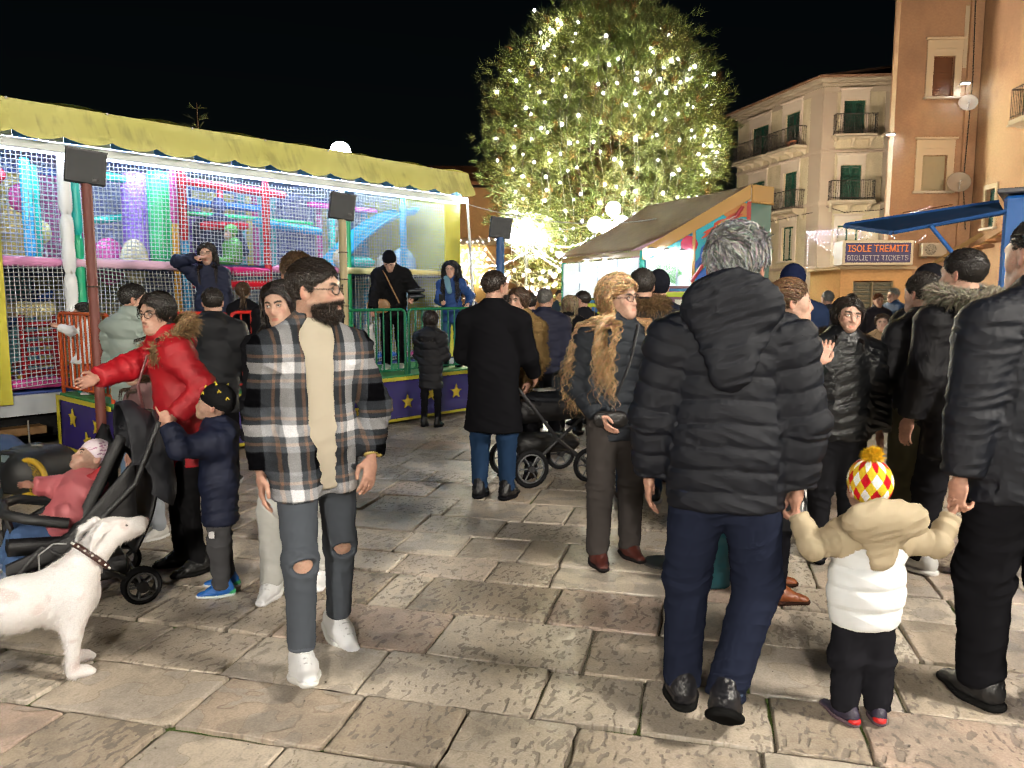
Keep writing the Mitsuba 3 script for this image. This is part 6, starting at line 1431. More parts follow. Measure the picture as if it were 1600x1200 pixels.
P = Person('woman with long curly ginger hair and glasses in a dark quilted jacket', (.64, 4.66), math.pi + .25, 1.71, 'woman', fine=True, tone=0, wide=1.14,
           arms=(((-.22, -.05, -1), (.25, .55, -.8)), ((.30, -.05, -1), (-.42, .62, -.75))), legs=(((-.07, -.05, -1), (-.02, -.08, -1)), ((.06, .08, -1), (.02, -.02, -1))), head=(-.52, .03, .05), hands=('relax', 'relax'))
P.body(lips=.7); P.jacket((.016, .020, .027), 'nylon', t=.030, hem=.14, pitch=.075, amp=.010, chev=.25, collar=.07, fold=.006, waist=.004)
P.trousers((.040, .036, .034), 'cloth', t=.02, loose=.012, fold=.009); P.shoes('boot', (.06, .016, .012), (.012, .010, .010)); P.hair((.60, .42, .24), 'curly', 1200, L=.60, c2=(.44, .26, .12), clear=.125); P.glasses((.02, .008, .008))
P.strap([P.neck + P.side * -.09 + P.frontc * .10, P.chest + P.frontc * .165 - P.side * .02, P.S * .16 + P.frontc * .165 + P.side * .06, P.S * .02 + P.side * .11 + P.frontc * .16], (.02, .02, .022), .010)
P.put('bag', solid([Cone(P.S * .01 + P.side * .05 + P.frontc * .185, P.S * .01 + P.side * .16 + P.frontc * .15, .05, .05, flat=(P.frontc, .5), k=.01)], .01), 'leather', (.012, .011, .011))

P = Person('girl in a shiny black leather jacket facing the camera with her mouth open', (2.03, 4.72), math.pi - .10, 1.58, 'child', fine=True, tone=2, wide=1.18, arms=(((-.22, .03, -1), (.0, .3, -1)), ((.26, .02, -1), (-.02, .25, -1))), head=(-.05, .05, -.14))
P.body(lips=.75); P.jacket((.008, .009, .010), 'leather', t=.036, hem=.10, pitch=.26, amp=.010, collar=.07, fold=.012)
P.trousers((.009, .009, .010), 'cloth', t=.014); P.shoes('boot', DARK, BLACK); P.hair((.016, .012, .010), 'long', 1500, L=.20, front=.064)
P.fur_hood((.035, .026, .018), None, r=.135, n=1400, up=-.02, open_=.9, L=.045)

P = Person('woman with brown hair pinned up, black top and black and white floral skirt, in profile', (1.46, 4.12), -math.pi / 2 - .12, 1.69, 'woman', fine=True, tone=1, wide=1.10,
           arms=(((-.25, .05, -1), (.25, .3, -.9)), ((.22, .10, -1), (-.25, .45, .85))), head=(.0, .02, 0), hands=('relax', 'relax'))
P.body(lips=.6); P.jacket((.008, .010, .010), 'knit', t=.024, hem=.08, collar=.07, fold=.010); P.skirt(None, 'floral_cloth', .52, t=.03, flare=.045, uvmap=lambda v: np.stack([np.arctan2(v[:, 0], v[:, 1]) * .16, v[:, 2]], 1))
P.trousers((.008, .008, .010), 'cloth', t=.008, loose=.0); P.shoes('boot', (.22, .065, .022), (.03, .015, .01)); P.hair((.085, .045, .024), 'bun', 1300, c2=(.14, .085, .045))
P.put('earring', P.on_head(ball((-.088, -.004, -.040), .007, 1)), 'metal', (.6, .55, .45))
rngf = np.random.default_rng(3); dd = rngf.standard_normal((26, 3)); dd /= np.linalg.norm(dd, axis=1, keepdims=True)
k = P.put('hair_tie', P.on_head(tube([(.040 * math.cos(a), -.105, .052 + .044 * math.sin(a)) for a in np.linspace(0, 6.28, 14)[:-1]], .012, 6, closed=True)), 'cloth', (.20, .16, .09), label='flowered hair tie')
P.sub(k, 'petals', P.on_head(cat([ball(np.array([0, -.125, .055]) + q * .047, (.011, .011, .011), 1) for q in dd])), 'cloth', (.30, .24, .13), kind='stuff')

P = Person('girl with long straight black hair in a black coat behind the plaid man', (-1.22, 4.16), math.pi + .05, 1.69, 'woman', fine=True, tone=1, head=(.18, -.14, .1), arms=(((-.14, .06, -1), (.02, .3, -1)), ((.14, .0, -1), (.02, .2, -1))), legs=(((-.05, -.1, -1), (-.02, -.2, -1)), ((.05, .14, -1), (.02, -.0, -1))))
P.body(lips=.7); P.jacket(BLACK, 'cloth', t=.022, hem=.14, collar=.03, fold=.010); P.trousers((.40, .40, .38), 'denim', t=.012, loose=.012); P.shoes('sneaker', (.7, .7, .7), (.72, .72, .72)); P.hair(BLK_HAIR, 'long', 1700, L=.44)

P = Person('tall man with wavy brown hair half hidden behind the long haired girl', (-1.40, 5.05), math.pi + .2, 1.87, 'man', tone=2, head=(-.25, 0, 0))
P.body(); P.jacket(BLACK, 'cloth', t=.026, hem=.12, fold=.010); P.trousers(BLACK); P.shoes('sneaker', (.02, .02, .02), (.7, .7, .7)); P.hair((.055, .030, .016), 'short', 2600, L=.055, c2=(.10, .06, .03))

P = Person('man in a black overcoat and blue jeans seen from behind beside the pushchair', (-.15, 6.18), -.32, 1.79, 'man', tone=3, fine=True, wide=1.15, arms=(((-.24, .18, -1), (.2, .9, -.35)), ((.24, .18, -1), (-.05, .8, -.7))), head=(.50, .0, 0), legs=(((-.06, 0, -1), (-.01, -.02, -1)), ((.05, .03, -1), (.01, -.02, -1))))
P.body(beard=.9); P.jacket((.007, .007, .008), 'cloth', t=.030, hem=.40, collar=.05, fold=.006, flare=.035); P.trousers((.014, .03, .065), t=.012); P.shoes('boot', BLACK, BLACK); P.hair((.022, .015, .011), 'buzz', 1600)
P = Person('woman in a mustard fuzzy coat half hidden behind the man in the black overcoat', (.07, 6.95), math.pi - .45, 1.67, 'woman', tone=1, fine=True, head=(.15, 0, 0), arms=(((-.2, .1, -1), (.2, .6, -1)), ((.2, .1, -1), (-.1, .4, -1))))
P.body(); P.jacket((.20, .13, .055), 'cloth', t=.042, hem=.14, collar=.05, fold=.016); P.trousers(BLACK, 'cloth'); P.shoes('boot', BLACK, BLACK); P.hair((.06, .035, .02), 'bob', 900, L=.2)
rr = np.random.default_rng(8); jv, jf = P.jm; jn = normals(jv, jf); ii = rr.choice(len(jv), 2600); v, f, i = fur(jv[ii], jn[ii], .022, rr, .004, .5, 3); P.put('fuzz', (v, f), 'cloth', vary((.24, .16, .07), 2600, .2, rr)[i], kind='stuff')

P = Person('man with a fade haircut in a pale green puffer jacket by the red railing', (-3.08, 6.25), -.30, 1.69, 'man', tone=3, fine=True, wide=1.06, head=(.85, .02, 0), arms=(((-.2, .15, -1), (.2, .7, -.3)), ((.2, .1, -1), (-.1, .6, -.7))))
P.body(beard=.4); P.jacket((.30, .36, .33), 'nylon', t=.045, hem=.12, pitch=.17, amp=.022, hood=1.1, collar=.06, fold=.008); P.trousers((.10, .15, .22), t=.012); P.shoes('sneaker', (.6, .6, .6), (.65, .65, .65)); P.hair((.012, .010, .009), 'crop', 1200, L=.012)
P = Person('person in a long black puffer jacket seen from behind at the red railing', (-2.57, 6.62), .05, 1.66, 'man', tone=2, wide=1.1, head=(-.2, 0, 0), arms=(((-.2, .2, -1), (.2, .9, .1)), ((.2, .2, -1), (-.2, .9, .1))))
P.body(); P.jacket((.010, .011, .014), 'nylon', t=.036, hem=.28, pitch=.16, amp=.012, hood=1.0); P.trousers(BLACK); P.shoes('sneaker', BLACK, (.5, .5, .5)); P.hair(BLK_HAIR, 'short', 1800)
P = Person('child in a mauve coat with patterned leggings half hidden behind the red parka', (-2.48, 5.15), 2.5, 1.22, 'child', tone=1, head=(.2, .1, 0))
P.body(); P.jacket((.13, .075, .075), 'cloth', t=.03, hem=.22, hood=.8); P.trousers((.25, .27, .30), 'cloth', t=.008); P.shoes('sneaker', (.55, .53, .5), (.6, .6, .58)); P.hair(BRN_HAIR, 'long', 1500, L=.25)

# on the walkway (its deck is 0.63 m up)
DK = .632
P = Person('woman in a navy coat on the walkway shading her eyes with one hand', (-3.34, 8.55), math.pi + .1, 1.54, 'woman', tone=1, fine=True, z0=DK, goals=(None, (-3.40, 8.36, 2.05)), poles=(None, (.9, -.3, -.2)), arms=(((-.2, .1, -1), (.1, .4, -1)), None), hands=('relax', 'flat'), head=(-.1, -.05, .05))
P.body(lips=.8); P.jacket((.012, .016, .040), 'nylon', t=.03, hem=.2, pitch=.2, amp=.006, fold=.010); P.trousers(BLACK); P.shoes('boot', BLACK, BLACK); P.hair(BLK_HAIR, 'long', 1500, L=.34)
P = Person('child with a brown ponytail in a black jacket behind the red railing', (-2.93, 8.42), .25, 1.13, 'child', tone=1, z0=DK); P.body(); P.jacket(BLACK, 'cloth', t=.03, hem=.15); P.trousers(BLACK); P.shoes('sneaker', DARK, (.4, .4, .4)); P.hair((.06, .032, .016), 'pony', 2000)
P = Person('little girl in white with dark hair reaching out behind the left railing', (-4.38, 7.92), 1.9, .92, 'child', tone=1, z0=DK, goals=((-4.55, 7.70, 1.34), None)); P.body(); P.jacket((.62, .64, .66), 'cloth', t=.03, hem=.10); P.skirt((.66, .68, .70), 'cloth', .22, t=.05, flare=.10); P.trousers((.3, .08, .08), 'cloth'); P.shoes('sneaker', (.6, .6, .6), (.6, .6, .6)); P.hair(BLK_HAIR, 'bun', 1600)
P = Person('man in black with a black beanie leaning on the walkway and holding up dark sandals', (-1.62, 10.5), math.pi, 1.60, 'man', tone=1, fine=True, z0=DK, spine=(0, .22, 1), goals=((-1.32, 10.28, 1.60), (-1.86, 10.2, 1.38)), head=(0, -.55, 0), hands=('grip', 'grip'))
P.body(); P.jacket((.008, .008, .009), 'cloth', t=.04, hem=.16, hood=.8, fold=.012); P.trousers(BLACK, 'cloth'); P.shoes('sneaker', (.6, .6, .55), (.65, .65, .6)); P.beanie((.007, .007, .008), low=.03)
P.strap([P.neck + P.side * .09 + P.frontc * .08, P.chest + P.frontc * .19 - P.side * .02, P.S * .1 + P.frontc * .19 - P.side * .12], (.24, .13, .06), .016); P.put('shoulder_bag', solid([Cone(P.S * .06 + P.frontc * .2 + P.side * .10, P.S * .06 + P.frontc * .2 + P.side * .22, .10, .10, flat=(P.frontc, .4), k=.01)], .012), 'leather', (.24, .13, .06))
for e, dz in ((0, .0), (1, .075)):
    k = thing('sandal', ['dark sandal held up by the man in the beanie, lower of the two', 'dark sandal held up by the man in the beanie, upper of the two'][e], 'sandal')
    put(k, solid([Cone((-1.34, 10.24, 1.63 + dz), (-1.19, 10.24, 1.64 + dz), .045, .04, flat=(np.array([0, 0, 1.0]), .7), k=.02)], .008), 'satin', (.02, .022, .026), True)
k = thing('carrier_bag', 'white plastic bag hanging from the hand of the man in the beanie', 'bag'); m = crumple(solid([Cone((-1.88, 10.14, 1.22), (-1.88, 10.14, .92), .05, .11, flat=(np.array([0, 1.0, 0]), .5), k=.02)], .012), .02, 9, 4); put(k, m, 'satin', (.5, .5, .5), True)
part(k, 'handle', tube([(-1.93, 10.14, 1.24), (-1.88, 10.17, 1.38), (-1.83, 10.14, 1.24)], .008, 5), 'satin', (.5, .5, .5))
P = Person('woman with long dark hair in a blue jacket holding a phone on the walkway', (-.86, 11.0), math.pi - .1, 1.46, 'woman', tone=1, fine=True, z0=DK, goals=((-.62, 10.95, 1.52), (-.98, 10.72, 1.55)), head=(0, -.15, 0), hands=('grip', 'grip'))
P.body(lips=.7); P.jacket((.020, .06, .20), 'nylon', t=.026, hem=.18, fold=.012); P.trousers((.03, .07, .14)); P.shoes('boot', BLACK, BLACK); P.hair((.012, .012, .016), 'long', 1500, L=.5)
P.put('scarf', solid([Cone(P.neck + P.side * .05 + P.frontc * .11, P.chest + P.frontc * .16, .05, .04, flat=(P.frontc, .5), k=.02)], .012), 'cloth', (.12, .22, .28))
k = thing('phone', 'dark phone in the hand of the woman at the end of the walkway', 'phone'); put(k, xf(box(-.036, .036, -.005, .005, -.07, .07, .003), tr(-.97, 10.66, 1.60) @ rotx(.5)), 'gloss', (.02, .02, .025)); part(k, 'screen', xf(box(-.033, .033, .0052, .0062, -.066, .066), tr(-.97, 10.66, 1.60) @ rotx(.5)), 'gloss', (.03, .03, .035))
P = Person('man in a hooded navy coat sitting on the upper floor behind the net', (-3.87, 10.15), .15, 1.55, 'man', tone=2, z0=2.035, sit=.10, wide=1.15, spine=(.05, .2, 1), arms=(((-.3, .3, -1), (.3, .6, -.5)), ((.35, .3, -1), (.1, .8, -.4))), legs=(((-.3, 1, .05), (.2, .6, -.1)), ((.3, 1, .05), (-.2, .6, -.1)))); P.body(); P.jacket((.035, .045, .10), 'nylon', t=.045, hem=.12, hood=.9); P.trousers(BLACK); P.shoes('sneaker', BLACK, BLACK); P.beanie((.04, .05, .11), low=-.03, puff=.02)
P = Person('small child in a light green jacket sitting on the upper floor behind the net', (-3.60, 10.03), 2.6, .78, 'child', tone=1, z0=2.035, sit=.06, wide=1.2, legs=(((-.3, 1, .05), (0, .9, -.1)), ((.3, 1, .05), (0, .9, -.1)))); P.body(); P.jacket((.10, .30, .08), 'nylon', t=.035, hem=.10, hood=.9); P.trousers((.10, .30, .08)); P.shoes('sneaker', DARK, (.5, .5, .5)); P.beanie((.10, .30, .08), low=-.03, puff=.012)

# the middle of the square
P = Person('person in a long black hooded coat and leggings facing the purple skirt', (-1.02, 9.6), -.25, 1.41, 'woman', tone=1, fine=True, wide=1.1, arms=(((-.15, .2, -1), (.2, .7, -.2)), ((.15, .2, -1), (-.2, .7, -.2)))); P.body(); P.jacket((.008, .008, .010), 'nylon', t=.036, hem=.34, pitch=.10, amp=.009, hood=1.0); P.trousers(BLACK, 'cloth', t=.004, loose=0); P.shoes('boot', BLACK, BLACK); P.hair(BLK_HAIR, 'long', 1800, L=.24)
P = Person('man with cropped grey hair in a dark navy quilted jacket seen from behind', (.36, 8.5), -.15, 1.67, 'man', tone=3, wide=1.12, head=(.3, 0, 0)); P.body(); P.jacket((.012, .014, .032), 'nylon', t=.032, hem=.12, pitch=.09, amp=.010); P.trousers(BLACK); P.shoes('sneaker', BLACK, (.3, .3, .3)); P.hair((.10, .095, .09), 'buzz', 2400)
P = Person('woman with wavy blond hair in a black coat seen from behind', (.68, 9.05), -.35, 1.60, 'woman', tone=1, head=(.3, 0, 0)); P.body(); P.jacket(BLACK, 'cloth', t=.03, hem=.2); P.trousers(BLACK); P.shoes('boot', BLACK, BLACK); P.hair((.20, .15, .09), 'long', 2400, L=.34, c2=(.34, .27, .17))
P = Person('man with short dark hair in a dark coat in front of the stall', (.90, 9.7), .6, 1.65, 'man', tone=3, head=(-.5, 0, 0)); P.body(beard=.5); P.jacket(DARK, 'cloth', t=.03, hem=.2); P.trousers(NAVY); P.shoes('boot', BLACK, BLACK); P.hair((.02, .015, .012), 'buzz', 2000)
P = Person('person in a blue coat half hidden behind the man with cropped grey hair', (.22, 9.5), .1, 1.62, 'man', tone=2); P.body(); P.jacket((.02, .03, .07), 'cloth', t=.03, hem=.15); P.trousers(BLACK); P.shoes('boot', BLACK, BLACK); P.hair((.02, .015, .012), 'short', 1600)
P = Person('person with spiky dark hair in a black parka with brown fur hood, seen from behind', (1.02, 6.05), -.05, 1.80, 'man', tone=2, wide=1.1); P.body(); P.jacket((.010, .011, .016), 'nylon', t=.036, hem=.16, hood=.9); P.trousers((.018, .035, .075)); P.shoes('sneaker', (.02, .02, .025), (.3, .3, .3)); P.hair((.03, .025, .022), 'short', 2600, L=.04); P.fur_hood((.10, .06, .032), (.17, .11, .06), r=.155, n=2600, up=.035, open_=.35, tilt=-.15, L=.06)
P = Person('man in a dark cap seen from behind beside the brown fur hood', (1.28, 6.75), .1, 1.80, 'man', tone=2); P.body(); P.jacket(NAVY, 'cloth', t=.035, hem=.15); P.trousers(BLACK); P.shoes('boot', BLACK, BLACK); P.beanie((.010, .011, .016), low=-.01)
P = Person('man in a navy beanie and navy jacket seen from behind the pinned up hair', (2.38, 6.55), .1, 1.84, 'man', tone=2, wide=1.1); P.body(); P.jacket((.014, .022, .050), 'cloth', t=.035, hem=.15); P.trousers(BLACK); P.shoes('boot', BLACK, BLACK); P.beanie((.010, .015, .04), low=.0)
P = Person('dark haired person between the grey haired man and the navy beanie', (2.30, 7.4), -.3, 1.80, 'woman', tone=2); P.body(); P.jacket(BLACK, 'cloth', t=.03, hem=.15); P.trousers(BLACK); P.shoes('boot', BLACK, BLACK); P.hair(BLK_HAIR, 'bun', 1600)
P = Person('person in a black hooded jacket and olive trousers with grey sneakers, seen from behind', (2.60, 4.85), .35, 1.74, 'man', tone=2, fine=True, wide=1.05, arms=(((-.2, .25, -1), (.2, .8, -.2)), ((.2, .2, -1), (-.1, .8, -.2)))); P.body(); P.jacket((.009, .009, .011), 'nylon', t=.034, hem=.12, hood=1.0); P.trousers((.085, .08, .05), 'cloth', t=.024, loose=.022); P.shoes('sneaker', (.22, .21, .2), (.4, .39, .37)); P.hair(BLK_HAIR, 'short', 1600)
P = Person('person in a black cap and jacket between the dark hood and the grey fur hood', (2.95, 5.45), .2, 1.80, 'man', tone=2); P.body(); P.jacket(BLACK, 'nylon', t=.036, hem=.15, hood=.9); P.trousers(BLACK); P.shoes('sneaker', (.5, .5, .5), (.5, .5, .5)); k = P.beanie((.008, .008, .010), low=.0); P.sub(k, 'stripe', P.on_head(tube([(-.088 + .004 * 0, -.02, .05), (-.084, .03, .052)], .004, 5)), 'matte', (.6, .6, .6))
P = Person('person from behind in a long black coat with grey fur hood and white sneakers', (2.60, 4.42), .25, 1.86, 'man', tone=2, fine=True, wide=1.1, legs=(((-.05, .15, -1), (0, .05, -1)), ((.06, .0, -1), (.02, -.35, -1))), head=(-.25, 0, 0)); P.body(); P.jacket((.009, .009, .012), 'nylon', t=.036, hem=.26, hood=.9); P.trousers(DARK, 'cloth'); P.shoes('sneaker', (.62, .62, .6), (.66, .66, .64), pitch=(0, -.3)); P.hair((.016, .013, .012), 'crop', 1600, L=.025); P.fur_hood((.22, .20, .155), (.36, .33, .26), r=.165, n=3000, up=.045, open_=.3, tilt=-.15, L=.065)
# far off by the ticket shop
P = Person('person with reddish hair in a dark coat facing the camera before the roller shutter', (6.62, 14.0), math.pi, 1.62, 'man', tone=1); P.body(); P.jacket((.016, .014, .022), 'nylon', t=.035, hem=.2, collar=.09); P.trousers(BLACK); P.shoes('boot', BLACK, BLACK); P.hair((.12, .04, .02), 'short', 1400)
P = Person('white haired man in a blue jacket before the roller shutter', (6.98, 14.1), 1.9, 1.72, 'man', tone=1); P.body(); P.jacket((.02, .05, .12), 'nylon', t=.035, hem=.18); P.trousers(DARK); P.shoes('boot', BLACK, BLACK); P.hair((.35, .35, .33), 'short', 1400)
P = Person('grey haired person in dark clothes far off left of the ticket shop', (4.75, 11.6), .2, 1.66, 'man', tone=2); P.body(); P.jacket((.03, .03, .035), 'cloth', t=.03, hem=.18); P.trousers(BLACK); P.shoes('boot', BLACK, BLACK); P.hair((.12, .12, .12), 'buzz', 1400)
P = Person('dark haired person in dark clothes far off in front of the ticket shop', (5.9, 13.4), .1, 1.62, 'man', tone=2); P.body(); P.jacket((.016, .016, .02), 'cloth', t=.03, hem=.18); P.trousers(BLACK); P.shoes('boot', BLACK, BLACK); P.hair(BLK_HAIR, 'short', 1400)
P = Person('woman in a tan coat far off behind the girl in the leather jacket', (4.9, 10.2), math.pi - .4, 1.36, 'woman', tone=2); P.body(); P.jacket((.22, .15, .09), 'cloth', t=.03, hem=.25); P.trousers(BLACK); P.shoes('boot', BLACK, BLACK); P.hair(BRN_HAIR, 'bob', 1400, L=.2)
for k_, (x, y, h, yw, kd, lb) in enumerate([(-.9, 17.5, 1.66, .2, 'man', 'far figure in dark clothes left of the lamp post under the pine'), (.05, 14.8, 1.62, 2.8, 'woman', 'far figure in dark clothes below the lit swags of bulbs'), (1.0, 16.2, 1.7, 3.3, 'man', 'far figure in dark clothes under the pine beside the stall')]):
    P = Person(lb, (x, y), yw, h, kd, tone=2); P.body(); P.jacket([(.02, .02, .03), (.05, .02, .02), (.02, .03, .05)][k_], 'cloth', t=.03, hem=.2); P.trousers(BLACK); P.shoes('boot', BLACK, BLACK); P.hair(BLK_HAIR, 'short', 1000)

P = Person('person behind the camera holding up a phone, seen only by the shadow on the paving', (-.30, -.62), .05, 1.76, 'man', tone=2, goals=((-.38, -.25, 1.50), (-.14, -.25, 1.50)), hands=('grip', 'grip')); P.body(); P.jacket(DARK, 'cloth', t=.04, hem=.15, hood=.9); P.trousers(NAVY); P.shoes('boot', BLACK, BLACK); P.hair(BRN_HAIR, 'short', 800)
# ------------------------------------------------------------------ pushchairs, dog, blower and other small things
def wheel(parent, M, r, w=.035, spokes=6, hub=(.30, .31, .32)):
    k = part(parent, 'wheel', xf(tube([(0, r * math.cos(a), r * math.sin(a)) for a in np.linspace(0, 2 * np.pi, 33)[:-1]], w / 2, 8, closed=True), M), 'matte', (.012, .012, .013), True)
    part(k, 'rim', xf(cat([tube([(0, r * .82 * math.cos(a), r * .82 * math.sin(a)) for a in np.linspace(0, 2 * np.pi, 33)[:-1]], .008, 6, closed=True)] + [tube([(0, .0, 0), (0, r * .82 * math.cos(a), r * .82 * math.sin(a))], .007, 5) for a in np.linspace(0, 2 * np.pi, spokes + 1)[:-1]]), M), 'satin', tuple(.35 * x for x in hub))
    part(k, 'hub', xf(lathe([(0, -.03), (.03, -.03), (.03, .03), (0, .03)], 14), M @ roty(math.pi / 2)), 'satin', (.02, .02, .022))
def hood_shell(c, r, b0, b1, a_max=1.45, fold=0.0):
    def fn(u, v):
        a = (u * 2 - 1) * a_max; b = math.radians(b0) + v * math.radians(b1 - b0)
        k = 1 + fold * np.sin(v * math.pi * 4) ** 2
        return np.stack([c[0] + r[0] * np.sin(a), c[1] + r[1] * np.cos(a) ** .5 * np.sin(b) * k, c[2] + r[2] * np.cos(a) ** .6 * np.cos(b) * k], -1)
    return thick(sheet(fn, 30, 22), .012)
def tubes_part(parent, name, M, lines, r, c, mt='satin'): return part(parent, name, xf(cat([tube(l, r, 8) for l in lines]), M), mt, c, True)
M = tr(-2.43, 4.0, 0) @ rotz(2.214)
s1 = thing('pushchair', 'black pushchair with open hood holding the baby in the pink coat', 'pushchair')
for x in (-.26, .26):
    for dx in (-.022, .022): wheel(s1, M @ tr(x + dx, -.34, .10), .088, .026, 5)
    wheel(s1, M @ tr(x * .7, .36, .09), .075, .03, 5)
tubes_part(s1, 'frame', M, [[(x, -.34, .11), (x, .0, .32), (x, .10, .40), (x * .8, .36, .10)] for x in (-.26, .26)] + [[(x, .34, .14), (x, .0, .34), (x, -.34, .66), (x, -.47, .98)] for x in (-.26, .26)] + [[(-.26, -.47, .98), (0, -.50, 1.0), (.26, -.47, .98)], [(-.26, -.34, .12), (.26, -.34, .12)]], .015, (.02, .02, .022))
seat = [(-.2, .22, .36), (-.2, -.02, .34), (-.2, -.24, .72)]
part(s1, 'seat', xf(thick(sheet(lambda u, v: np.stack([(u - .5) * .46, np.interp(v, [0, .4, .5, 1], [.24, .0, -.05, -.29]), np.interp(v, [0, .4, .5, 1], [.36, .33, .36, .84]) + .08 * (2 * u - 1) ** 4], -1), 14, 14), .05), M), 'canvas', (.014, .014, .016), True)
part(s1, 'side_panel', cat([xf(thick(sheet(lambda u, v, x=x: np.stack([x * (1 + .06 * np.sin(u * 3.1) * np.sin(v * 3.1)) + 0 * u, np.interp(u, [0, 1], [.26, -.34]) - .0 * v, .30 + .10 * u + v * np.interp(u, [0, .45, 1], [.08, .16, .44])], -1), 12, 8), .03), M) for x in (.235,)]), 'canvas', (.016, .016, .018), True)
part(s1, 'side_panel', xf(thick(sheet(lambda u, v: np.stack([-.235 * (1 + .06 * np.sin(u * 3.1) * np.sin(v * 3.1)) + 0 * u, np.interp(u, [0, 1], [.26, -.34]), .28 + .10 * u + v * np.interp(u, [0, .45, 1], [.05, .10, .40])], -1), 12, 8), .03), M), 'canvas', (.016, .016, .018), True)
part(s1, 'hood', xf(crumple(hood_shell((0, -.34, .64), (.25, .24, .42), -115, 4, fold=.04), .012, 8), M), 'nylon', (.020, .021, .026), True)
part(s1, 'back_cover', xf(thick(sheet(lambda u, v: np.stack([(u - .5) * .48, -.44 + .12 * v - .05 * np.sin(v * 3.1), .28 + .5 * (1 - v)], -1), 10, 10), .02), M), 'canvas', (.010, .010, .011), True)
part(s1, 'bumper_bar', xf(tube([(-.25, -.02, .50), (-.24, .16, .55), (-.12, .24, .56), (.12, .24, .56), (.24, .16, .55), (.25, -.02, .50)], .026, 10), M), 'canvas', (.022, .023, .025), True)
part(s1, 'crotch_strap', xf(tube([(0, .24, .56), (0, .20, .40)], .035, 8, flat=.4), M), 'canvas', (.022, .023, .025), True)
part(s1, 'basket', xf(cat([box(-.2, .2, -.3, .2, .14, .26, .02)]), M), 'canvas', (.012, .012, .013))
P = Person('baby in a pink padded coat and dotted pale hat lying back in the pushchair', (-2.43, 4.0), 2.214, .88, 'child', fine=True, tone=0, wide=1.2, sit=.43, spine=(0, -.62, 1), arms=(((-.5, .35, -.5), (-.1, 1, -.1)), ((.55, .6, -.1), (-.1, 1, .25))), legs=(((-.28, 1, .05), (.0, .35, -1)), ((.3, 1, .0), (.0, .5, -.9))), head=(-.1, .05, .25))
P.body(lips=.5); P.jacket((.58, .15, .17), 'canvas', t=.040, hem=.10, collar=.05, fold=.007, hood=1.3, res=.007, flare=.01); P.trousers((.05, .09, .18), t=.014, fold=.006, res=.007); P.shoes('sneaker', (.10, .14, .22), (.4, .4, .4))
P.put('hood_collar', solid([Cone(P.neck + P.side * .085 + P.front * .02, P.neck - P.side * .085 + P.front * .02, .04, .04, k=.02), Cone(P.neck + P.side * .095, P.neck + P.side * .10 + P.S * .09 - P.front * .03, .035, .028, k=.02), Cone(P.neck - P.side * .095, P.neck - P.side * .10 + P.S * .09 - P.front * .03, .035, .028, k=.02)], .006), 'canvas', (.48, .03, .04), label='red hood folded round the neck')
P.beanie(None, 'dotted_cloth', uvmap=lambda v: v[:, :2] * .9 + v[:, 2:] * .7, low=.02, puff=.008)

# second pushchair, a pram seen from the side
M = tr(.30, 6.85, 0) @ rotz(-1.15)
s2 = thing('pushchair', 'black pram with big wheels and folded hood beside the man in the black overcoat', 'pushchair')
for x in (-.27, .27): wheel(s2, M @ tr(x, -.27, .165), .15, .04, 6); wheel(s2, M @ tr(x, .30, .15), .135, .04, 6)
tubes_part(s2, 'frame', M, [[(x, -.27, .17), (x, -.02, .38), (x, .30, .62)] for x in (-.25, .25)] + [[(x, .30, .16), (x, .0, .40), (x, -.26, .72), (x, -.52, 1.02)] for x in (-.25, .25)] + [[(-.25, -.52, 1.02), (0, -.55, 1.03), (.25, -.52, 1.02)], [(-.25, .28, .2), (.25, .28, .2)], [(-.25, -.25, .2), (.25, -.25, .2)]], .016, (.03, .03, .033))
part(s2, 'carrycot', xf(crumple(solid([Cone((0, -.26, .66), (0, .32, .66), .19, .17, flat=(np.array([0, 0, 1.0]), .75), k=.03), Cut((0, 0, .74), (0, 0, 1), .02)], .012), .006, 9), M), 'canvas', (.013, .013, .015), True)
part(s2, 'apron', xf(crumple(solid([Cone((0, -.05, .74), (0, .30, .72), .185, .165, flat=(np.array([0, 0, 1.0]), .3), k=.03)], .012), .008, 9), M), 'nylon', (.02, .022, .028), True)
part(s2, 'hood', xf(hood_shell((0, .22, .68), (.21, .26, .30), -20, 110, fold=.05), M), 'nylon', (.035, .042, .05), True)
part(s2, 'basket', xf(crumple(solid([Cone((0, -.2, .34), (0, .22, .32), .14, .12, flat=(np.array([0, 0, 1.0]), .7), k=.02)], .012), .012, 9), M), 'canvas', (.010, .010, .011), True)
part(s2, 'changing_bag', xf(crumple(solid([Cone((-.10, -.50, .72), (.10, -.50, .72), .12, .12, flat=(np.array([0, 1.0, 0]), .6), k=.02)], .012), .008, 9), M), 'canvas', (.012, .013, .015), True)
bp = (M @ np.array([.02, -.02, .80, 1]))[:3]
k = thing('paper_packet', 'pale paper packet lying on the pram apron', 'paper'); put(k, mv(xf(box(-.09, .09, -.06, .06, 0, .018, .004), rotz(.4)), bp[0], bp[1], bp[2] + .005), 'matte', (.45, .45, .44))
k = thing('water_bottle', 'clear plastic water bottle standing on the pram', 'bottle'); q = (M @ np.array([-.06, -.08, .81, 1]))[:3]
put(k, mv(lathe([(0, 0), (.032, 0), (.033, .02), (.031, .06), (.033, .1), (.032, .15), (.013, .19), (.013, .205)], 16), *q), 'water_plastic', None, True)
part(k, 'cap', mv(lathe([(0.0, .225), (.015, .225), (.015, .204), (0, .204)], 12), *q), 'satin', (.5, .6, .65)); part(k, 'label', mv(lathe([(.0335, .06), (.0335, .10)], 16), *q), 'satin', (.45, .5, .55))

